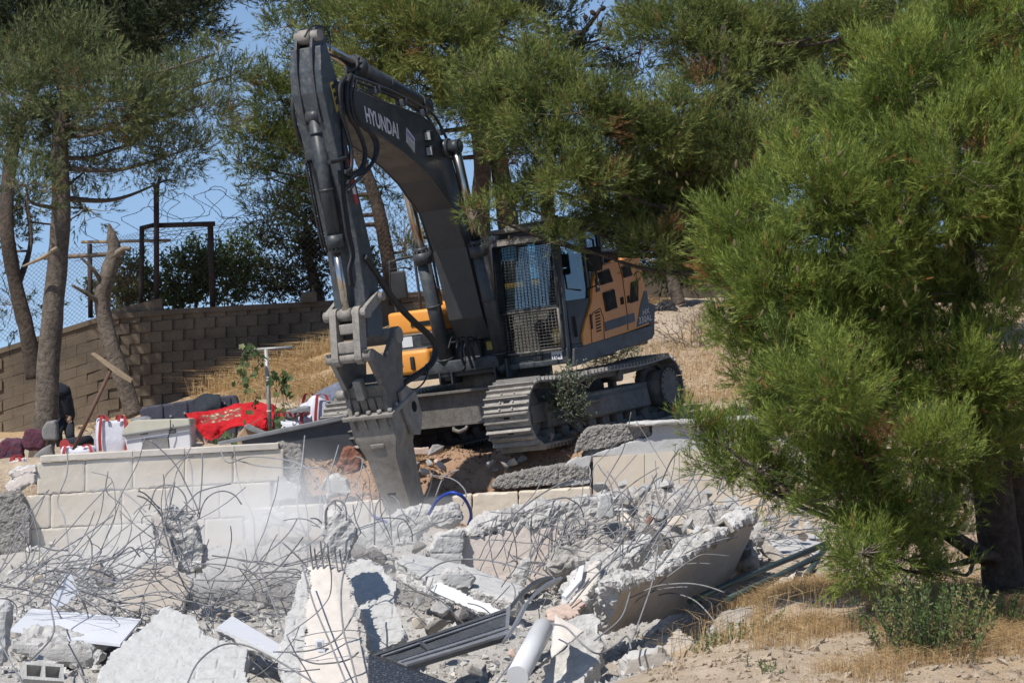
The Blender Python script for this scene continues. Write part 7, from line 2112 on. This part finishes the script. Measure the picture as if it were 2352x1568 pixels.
# random fragments over the heap
def d_heap(y):
    return float(np.interp(y, [1180, 1265, 1440, 1620], [39.6, 38.6, 33.3, 28.4]))
sect = ((0, 340, 1250, 1400, 60, "broken concrete fragment under the left tangle of bars"), (0, 640, 1390, 1568, 50, "broken fragment around the triangular wall piece"),
        (340, 740, 1190, 1400, 60, "dusty fragment on the slope below the cream stone wall"), (640, 1000, 1200, 1330, 25, "fragment between the tall wall slab and the breaker"),
        (900, 1300, 1340, 1568, 36, "fragment in the wreckage around the metal shutter"), (1280, 1700, 1120, 1300, 40, "fragment strewn over the pile of lumps"), (1250, 1700, 1440, 1568, 22, "fragment in the shade in front of the leaning slab"))
for x0, x1, y0, y1, n, lb__ in sect:
    for _ in range(n):
        x, y = crng.uniform(x0, x1), crng.uniform(y0, y1)
        d = d_heap(y) + crng.uniform(-0.4, 0.1)
        q = P(x, y, d)
        z = gz1(q.x, q.y)
        o = lump(lb__, x, y, d, crng.choice((4, 5, 6, 7, 8, 9, 11, 15)), lb__.replace("fragment", "fragments"), "concrete_fragment")
        if o.location.z > z + 0.15: o.location.z = z + crng.uniform(0.0, 0.12)

# small debris, too many to count
def debris(name, n, rects, smin, smax, mt, label, seed):
    r = np.random.default_rng(seed)
    V, Fc, k0 = [], [], 0
    tet = np.array([[1, 1, 1], [1, -1, -1], [-1, 1, -1], [-1, -1, 1], [0.9, 0.2, -1.0], [-0.9, 0.1, 0.8]], float)
    fcs = np.array([[0, 1, 2], [0, 3, 1], [0, 2, 3], [1, 3, 2], [0, 4, 1], [4, 2, 1], [0, 2, 4], [5, 3, 0], [5, 2, 3], [5, 0, 2]])
    for (x0, x1, y0, y1, w) in rects:
        m = int(n * w)
        X = r.uniform(x0, x1, m); Y = r.uniform(y0, y1, m)
        Z = ground_z(X, Y)
        s = smin * (smax / smin) ** (r.random(m) ** 2.2)
        R = unit(r.normal(size=(m, 4)))
        w_, x_, y_, z_ = R.T
        rot = np.stack([np.stack([1 - 2 * (y_ * y_ + z_ * z_), 2 * (x_ * y_ - z_ * w_), 2 * (x_ * z_ + y_ * w_)], -1), np.stack([2 * (x_ * y_ + z_ * w_), 1 - 2 * (x_ * x_ + z_ * z_), 2 * (y_ * z_ - x_ * w_)], -1), np.stack([2 * (x_ * z_ - y_ * w_), 2 * (y_ * z_ + x_ * w_), 1 - 2 * (x_ * x_ + y_ * y_)], -1)], 1)
        jit = tet[None] * r.uniform(0.5, 1.1, (m, 6, 1)) * r.uniform(.6, 1, (m, 1, 3))
        v = np.einsum('nij,nkj->nki', rot, jit) * s[:, None, None] + np.stack([X, Y, Z + s * 0.25], -1)[:, None, :]
        V.append(v.reshape(-1, 3)); Fc.append((fcs[None] + (np.arange(m) * 6)[:, None, None]).reshape(-1, 3) + k0); k0 += m * 6
    me = np_mesh(name, np.concatenate(V), np.concatenate(Fc), MATS[mt])
    if "face" not in me.attributes: set_attr(me, "face", np.zeros(len(me.vertices)))
    return tag(link(name, me), label, "debris", None, "stuff")
debris("rubble_debris", 8500, [(-6.5, -2, -12, -5.6, .35), (-5.5, -2, -17, -12, .15), (-2, 2.5, -12, -5.4, .25), (-2, 1.6, -17.5, -12, .2), (2.5, 4.5, -10, -6, .05)], 0.010, 0.075, "concrete", "crushed concrete crumbs between the slabs", 1)
mat("soil_red", (0.285, 0.165, 0.10), (0.39, 0.265, 0.175), 7, 0.97, bump=0.6, bscale=30, dist=0.03)
debris("rubble_grit", 9000, [(-6.5, -2, -12, -5.6, .35), (-5.5, -2, -17, -12, .15), (-2, 2.5, -12, -5.4, .25), (-2, 1.6, -17.5, -12, .25)], 0.006, 0.035, "brick_dust", "fine grit and gravel filling the gaps in the rubble", 8)
debris("dirt_clods", 3200, [(-3.0, 1.3, -5.4, -3.6, 1.0)], 0.008, 0.045, "soil_red", "loose clods and gravel on the dirt slope", 2)
debris("gravel", 7000, [(1.2, 5.5, -20.8, -15, .6), (2, 7, 0, 10, .4)], 0.006, 0.05, "soil", "pale gravel on the stony bank", 3)

# ------------------------------------------------------------------ reinforcement bars
def bar_(pts, label, group, r=0.0088):
    me = MB().tube(pts, r, 6).mesh("rebar", MATS["rebar"])
    return tag(link("rebar", me), label, "rebar", group)
def PB(px, lab, grp, r=0.0088, k=7):
    return bar_(spline([tuple(P(*q)) for q in px], k), lab, grp, r)
rr_ = random.Random(99)
WIRE = MB()                                     # the thin and short ends, too many to count
def tangle(n, x0, x1, y0, y1, d0, d1, ang, spread, lmin, lmax, curl, label, group):
    """bent bars strewn through a region; ang = prevailing direction in the view plane (radians)"""
    for _ in range(n):
        x, y = rr_.uniform(x0, x1), rr_.uniform(y0, y1)
        d = rr_.uniform(d0, d1)
        p = P(x, y, d)
        a = rr_.gauss(ang, spread)
        dr = Vector((math.cos(a), rr_.gauss(0, 0.35), math.sin(a))).normalized()
        L = rr_.uniform(lmin, lmax)
        m = 6
        w = Vector((rr_.gauss(0, 1), rr_.gauss(0, 1), rr_.gauss(0, 1))).normalized() * curl * rr_.uniform(0.1, 1.0)
        pts = [p]
        kink = rr_.randint(2, 5)
        for i in range(m):
            dr = (dr + w.cross(dr) + Vector((rr_.gauss(0, .1), rr_.gauss(0, .1), rr_.gauss(0, .1)))).normalized()
            if i == kink and rr_.random() < 0.3:
                dr = (dr + Vector((rr_.gauss(0, .8), rr_.gauss(0, .3), rr_.gauss(0, .8)))).normalized()
            p = p + dr * L / m
            z = gz1(p.x, p.y)
            if p.z < z + 0.01: p = Vector((p.x, p.y, z + 0.01)); dr.z = abs(dr.z) * 0.4
            pts.append(p.copy())
        rad = rr_.choice((0.005, 0.0065, 0.0065, 0.0085))
        ch_ = pts[-1] - pts[0]
        st_ = ch_.length / L
        el = abs(ch_.z) / max(ch_.length, 1e-6)
        word = ("long" if L > 1.15 else "medium length" if L > 0.75 else "short") + " " + ("thin" if rad < 0.008 else "thick") + " " + \
               ("straight" if st_ > 0.985 else "slightly bent" if st_ > 0.94 else "bent" if st_ > 0.8 else "curled") + " " + \
               ("upright" if el > 0.8 else "slanting" if el > 0.35 else "level")
        if rad < 0.006 or (L < 0.62 and rad < 0.008):
            WIRE.tube(spline([tuple(q) for q in pts], 4), rad, 5, False)
            continue
        bar_(spline([tuple(q) for q in pts], 4), word + " " + label, group, rad)
tangle(84, -20, 290, 1285, 1400, 32.3, 34.6, 0.08, 0.38, 0.5, 1.9, 0.35, "steel bar in the tangle beside the lilac panel", "bars in the left tangle")
tangle(24, 345, 470, 1160, 1300, 33.9, 34.6, 1.4, 0.8, 0.4, 1.1, 0.8, "bar around the upright rubble lump", "bars around the rubble lump")
tangle(20, 280, 470, 1280, 1400, 33.6, 34.6, -0.9, 0.7, 0.5, 1.4, 0.3, "bar below the upright rubble lump", "bars below the rubble lump")
tangle(44, 450, 730, 1275, 1420, 33.5, 36.0, 0.3, 0.5, 0.5, 1.6, 0.3, "dusty bar in the haze below the cream wall", "bars in the dust")
tangle(24, 690, 1000, 1180, 1300, 33.5, 36.5, 1.2, 0.7, 0.4, 1.1, 0.5, "bar around the boulder at the breaker tip", "bars at the breaker tip")
tangle(30, 1130, 1450, 1168, 1200, 34.9, 35.15, -1.95, 0.28, 0.5, 1.0, 0.16, "bar hanging over the cream painted wall", "bars over the cream wall")
tangle(18, 1080, 1440, 1170, 1240, 34.8, 35.3, 0.1, 0.35, 0.4, 1.3, 0.3, "bar along the crumbled beam", "bars along the crumbled beam")
tangle(28, 1290, 1660, 1100, 1240, 34.0, 35.8, 0.6, 0.8, 0.4, 1.2, 0.4, "bar in the pile of white lumps", "bars in the pile of lumps")
tangle(30, 1300, 1520, 1220, 1400, 30.4, 32.0, 0.75, 0.3, 0.4, 1.2, 0.25, "bar on the diagonal crumbling beam", "bars on the diagonal beam")
tangle(30, 1690, 1800, 1150, 1250, 34.6, 36.2, 0.75, 0.35, 0.5, 1.3, 0.35, "bar fanning out beside the bright pine", "bars beside the bright pine")
tangle(12, 900, 1250, 1330, 1460, 31.0, 33.5, -0.3, 0.6, 0.4, 1.0, 0.4, "bar in the hollow above the metal shutter", "bars above the metal shutter")
tangle(10, 560, 700, 1430, 1560, 28.4, 30.2, -0.3, 0.5, 0.4, 1.2, 0.4, "bar at the foot of the torn grey blocks", "bars at the torn blocks")
tag(WIRE.build("wire_ends", MATS["rebar"]), "thin loose wire ends all through the rubble", "wire", None, "stuff")
LONG = [
 ([(155, 1038, 38.6), (153, 1090, 38.4), (132, 1150, 38), (148, 1190, 37.6), (158, 1270, 36.5), (150, 1330, 35.4)], "long wavy bar standing in front of the cream wall"),
 ([(112, 1125, 38), (60, 1190, 36.8), (20, 1270, 35.4), (-10, 1330, 34.6)], "long bar slanting at the left end of the cream wall"),
 ([(425, 1035, 38.5), (440, 1075, 38.3), (443, 1150, 37.6), (455, 1260, 36)], "bar with a kinked tip before the cream wall"),
 ([(210, 1130, 38), (265, 1122, 37.6), (310, 1150, 37), (335, 1175, 36.5)], "arched bar in front of the cream wall"),
 ([(342, 1170, 35), (360, 1120, 35), (400, 1115, 35), (425, 1140, 35), (430, 1180, 35)], "hooped bar above the upright rubble lump"),
 ([(537, 1025, 38.8), (545, 1090, 38.6), (560, 1140, 38), (582, 1190, 37), (590, 1280, 35.5), (640, 1420, 31), (655, 1480, 30.4)], "very long bar hanging from the wall end into the dust"),
 ([(700, 1000, 38.5), (694, 1060, 38.3), (682, 1130, 38), (688, 1190, 37.2), (705, 1230, 36.5)], "thick ribbed bar standing beside the broken wall end"),
 ([(778, 1022, 38.6), (760, 1080, 38.3), (738, 1130, 38), (733, 1200, 37.3)], "straight bar leaning before the reddish dirt"),
 ([(506, 1035, 39.2), (525, 1062, 39), (580, 1048, 38.8), (680, 1062, 38.6), (725, 1100, 38.2), (765, 1200, 37.2)], "long horizontal bar waving past the wall end"),
 ([(530, 1052, 39), (600, 1070, 38.8), (690, 1075, 38.6), (745, 1078, 38.2), (760, 1130, 37.8)], "second horizontal bar crossing the wall end"),
 ([(817, 1048, 38.6), (832, 1055, 38.5), (828, 1085, 38.4), (820, 1110, 38.2), (828, 1160, 37.6)], "hooked bar on the dirt slope left of the breaker"),
 ([(1000, 1140, 38.3), (1020, 1095, 38.4), (1055, 1078, 38.4)], "bent bar end right of the breaker"),
 ([(985, 1090, 38.4), (1040, 1100, 38.3), (1070, 1130, 38.1), (1062, 1160, 37.8)], "curved bar right of the breaker"),
 ([(695, 1300, 30.6), (722, 1390, 29.6), (760, 1480, 28.8), (800, 1580, 28)], "long bar lying across the beige plaster"),
 ([(800, 1268, 31), (784, 1350, 30.2), (788, 1440, 29.3), (806, 1510, 28.6), (826, 1590, 28)], "bar running down the edge of the tall wall slab"),
 ([(425, 1580, 27.9), (455, 1520, 28.4), (505, 1482, 28.8), (560, 1480, 28.9), (630, 1512, 28.6), (735, 1575, 28)], "large arched bar over the triangular wall piece"),
 ([(-10, 1455, 29.4), (25, 1520, 28.6), (58, 1580, 28)], "thick bar in the bottom left corner"),
 ([(45, 1540, 29), (120, 1460, 30.4), (118, 1400, 31.4), (118, 1370, 32), (165, 1310, 33)], "wavy bar rising over the white laminate board"),
 ([(1265, 1432, 28.6), (1300, 1440, 28.4), (1340, 1480, 28.2), (1375, 1500, 28.2), (1415, 1480, 28.6), (1440, 1460, 28.9), (1450, 1490, 28.7)], "looping bar in front of the broken column"),
 ([(1512, 1245, 30.6), (1500, 1330, 29.9), (1470, 1420, 29.3), (1440, 1500, 28.8)], "bar hanging down before the leaning slab"),
 ([(1448, 1360, 29.5), (1425, 1420, 29), (1365, 1470, 28.6)], "short bent bar beside the broken column"),
 ([(1520, 1105, 35), (1540, 1060, 34.6), (1560, 1030, 34.4)], "bar sticking up towards the low pine branch"),
 ([(1480, 1260, 32), (1540, 1180, 33.2), (1590, 1100, 34), (1600, 1050, 34.3)], "long ribbed bar rising from the diagonal beam"),
 ([(1440, 1290, 31.4), (1520, 1215, 32.8), (1580, 1140, 33.6), (1620, 1080, 34.2)], "second long bar rising from the diagonal beam"),
 ([(1310, 1390, 30), (1380, 1310, 31), (1460, 1255, 32), (1560, 1230, 33), (1640, 1230, 33.6)], "long bar following the crumbling edge"),
 ([(750, 1205, 31.2), (752, 1165, 31.2), (772, 1148, 31.2), (792, 1160, 31.2), (796, 1195, 31.2)], "hooped bar over the concrete stub"),
 ([(748, 1215, 31.1), (748, 1172, 31.1), (766, 1155, 31.1), (786, 1172, 31.1)], "second hooped bar over the concrete stub"),
 ([(860, 1250, 35), (862, 1170, 35.4), (878, 1145, 35.6), (894, 1175, 35.4), (900, 1250, 35)], "tall looped bar in front of the breaker"),
 ([(1180, 1180, 35), (1250, 1130, 35.4), (1310, 1100, 35.7)], "bar rising to the right above the crumbled beam"),
 ([(960, 1330, 33.6), (1020, 1290, 34), (1110, 1285, 34), (1200, 1305, 33.6), (1275, 1328, 32.6)], "long bar arching over the fallen beam"),
]
for px, lb__ in LONG:
    PB(px, lb__, None, 0.0095)
for k, (x, h) in enumerate(((712, 60), (722, 52), (736, 70), (752, 64), (768, 58), (780, 50))):
    PB([(x + 8, 1310, 31.1), (x + 3, 1310 - h * .5, 31.1), (x, 1310 - h, 31.05)], "stub of steel bar standing on the broken top of the tall wall slab", "bar stubs on the tall wall slab", 0.010)

# ------------------------------------------------------------------ person behind the thick pine trunk
per = empty("person", P(150, 1030, 46.2), "person in dark jacket and trousers bending down behind the thick pine trunk", "person")
PL = per.location
def skin_body(joints, edges, root):
    me = bpy.data.meshes.new("body")
    me.from_pydata([tuple(j[0]) for j in joints], edges, [])
    o = bpy.data.objects.new("body", me); COL.objects.link(o)
    o.modifiers.new("s", 'SKIN')
    for i, j in enumerate(joints):
        sv = me.skin_vertices[0].data[i]
        sv.radius = (j[1], j[1] * (j[2] if len(j) > 2 else 1))
        sv.use_root = i == 0
    o.modifiers.new("ss", 'SUBSURF').levels = 2
    o.modifiers["ss"].render_levels = 2
    dg = bpy.context.evaluated_depsgraph_get()
    m2 = bpy.data.meshes.new_from_object(o.evaluated_get(dg))
    bpy.data.objects.remove(o)
    return m2
def J(x, y, dd, r, k=1.0):
    return (P(x, y, 46.2 + dd) - PL, r, k)
js = [J(150, 962, 0, .155), J(147, 935, -.02, .15), J(141, 905, -.06, .17), J(134, 888, -.1, .15), J(122, 880, -.14, .065), J(110, 876, -.16, .095), J(102, 874, -.17, .085),
      J(143, 968, -.05, .10), J(132, 992, -.32, .075), J(140, 1036, -.1, .055), J(132, 1042, -.26, .045),
      J(158, 970, .03, .11), J(160, 998, -.22, .08), J(172, 1034, .05, .058), J(164, 1041, -.12, .045),
      J(122, 898, -.22, .06), J(122, 930, -.3, .048), J(116, 958, -.42, .036), J(114, 966, -.45, .032),
      J(148, 895, .08, .075), J(162, 925, .1, .058), J(160, 955, -.06, .045), J(158, 963, -.1, .034)]
es = [(0, 1), (1, 2), (2, 3), (3, 4), (4, 5), (5, 6), (0, 7), (7, 8), (8, 9), (9, 10), (0, 11), (11, 12), (12, 13), (13, 14), (3, 15), (15, 16), (16, 17), (17, 18), (3, 19), (19, 20), (20, 21), (21, 22)]
hands = {18: (js[18][0], Vector((-0.05, -0.3, -1))), 22: (js[22][0], Vector((-0.1, -0.3, -1)))}
for hi, (hp, hd) in hands.items():
    hd.normalize(); sd = hd.cross(Vector((0, 1, 0))).normalized()
    for f_, (off, ln) in enumerate(((-.03, .075), (-.01, .085), (.01, .08), (.03, .065))):
        b0 = len(js)
        js.append((hp + sd * off + hd * .045, .009)); js.append((hp + sd * off + hd * (.045 + ln * .55), .0085)); js.append((hp + sd * off + hd * (.045 + ln) + Vector((0, -.015, 0)), .007))
        es += [(hi, b0), (b0, b0 + 1), (b0 + 1, b0 + 2)]
    b0 = len(js)
    js.append((hp + sd * .04 + hd * .02, .010)); js.append((hp + sd * .055 + hd * .06, .009))
    es += [(hi, b0), (b0, b0 + 1)]
bme = skin_body(js, es, 0)
bme.materials.clear()
for q in ("jacket_dark", "skin", "plastic_black"): bme.materials.append(MATS[q])
for p in bme.polygons:
    c = p.center
    p.use_smooth = True
    if (c - js[5][0]).length < 0.17 or (c - js[6][0]).length < 0.14 or (c - js[18][0]).length < 0.06 or (c - js[22][0]).length < 0.06: p.material_index = 1
    elif c.z < (js[10][0].z + 0.06): p.material_index = 2
link("body", bme, None, per)
hm = bmesh.new(); bmesh.ops.create_icosphere(hm, subdivisions=3, radius=0.115)
for v in hm.verts:
    v.co += Vector((0.02, 0.02, 0.03))
    if v.co.z < -0.02: v.co.z = -0.02
me = bpy.data.meshes.new("hair"); hm.to_mesh(me); hm.free(); me.materials.append(MATS["jacket_dark"])
o = link("hair", me, None, per); o.location = js[5][0]

# ------------------------------------------------------------------ dust raised by the breaker
dm = bpy.data.materials.new("dust")
dm.use_nodes = True
N, L = dm.node_tree.nodes, dm.node_tree.links
for q in list(N): N.remove(q)
ou = N.new("ShaderNodeOutputMaterial"); pv = N.new("ShaderNodeVolumePrincipled")
pv.inputs["Color"].default_value = (0.99, 0.985, 0.97, 1)
pv.inputs["Anisotropy"].default_value = -0.2
tc = N.new("ShaderNodeTexCoord")
ln_ = N.new("ShaderNodeVectorMath"); ln_.operation = 'LENGTH'
L.new(tc.outputs["Object"], ln_.inputs[0])
mr_ = N.new("ShaderNodeMapRange"); mr_.inputs["From Min"].default_value = 1.0; mr_.inputs["From Max"].default_value = 0.1; mr_.inputs["To Max"].default_value = 1.0
L.new(ln_.outputs["Value"], mr_.inputs["Value"])
ns = N.new("ShaderNodeTexNoise"); ns.inputs["Scale"].default_value = 1.8; ns.inputs["Detail"].default_value = 3
L.new(tc.outputs["Object"], ns.inputs["Vector"])
nr = N.new("ShaderNodeMapRange"); nr.inputs["From Min"].default_value = 0.38; nr.inputs["From Max"].default_value = 0.7
L.new(ns.outputs["Fac"], nr.inputs["Value"])
mu = N.new("ShaderNodeMath"); mu.operation = 'MULTIPLY'
L.new(mr_.outputs[0], mu.inputs[0]); L.new(nr.outputs[0], mu.inputs[1])
m2_ = N.new("ShaderNodeMath"); m2_.operation = 'MULTIPLY'; m2_.inputs[1].default_value = 1.6
L.new(mu.outputs[0], m2_.inputs[0])
L.new(m2_.outputs[0], pv.inputs["Density"])
L.new(pv.outputs[0], ou.inputs["Volume"])
bm = bmesh.new(); bmesh.ops.create_icosphere(bm, subdivisions=4, radius=1.0)
me = bpy.data.meshes.new("dust_cloud"); bm.to_mesh(me); bm.free(); me.materials.append(dm)
o = link("dust_cloud", me); o.location = P(540, 1235, 36.2); o.scale = (2.9, 1.9, 1.3)
tag(o, "thin pale dust cloud drifting left of the breaker tip", "dust", None, "stuff")
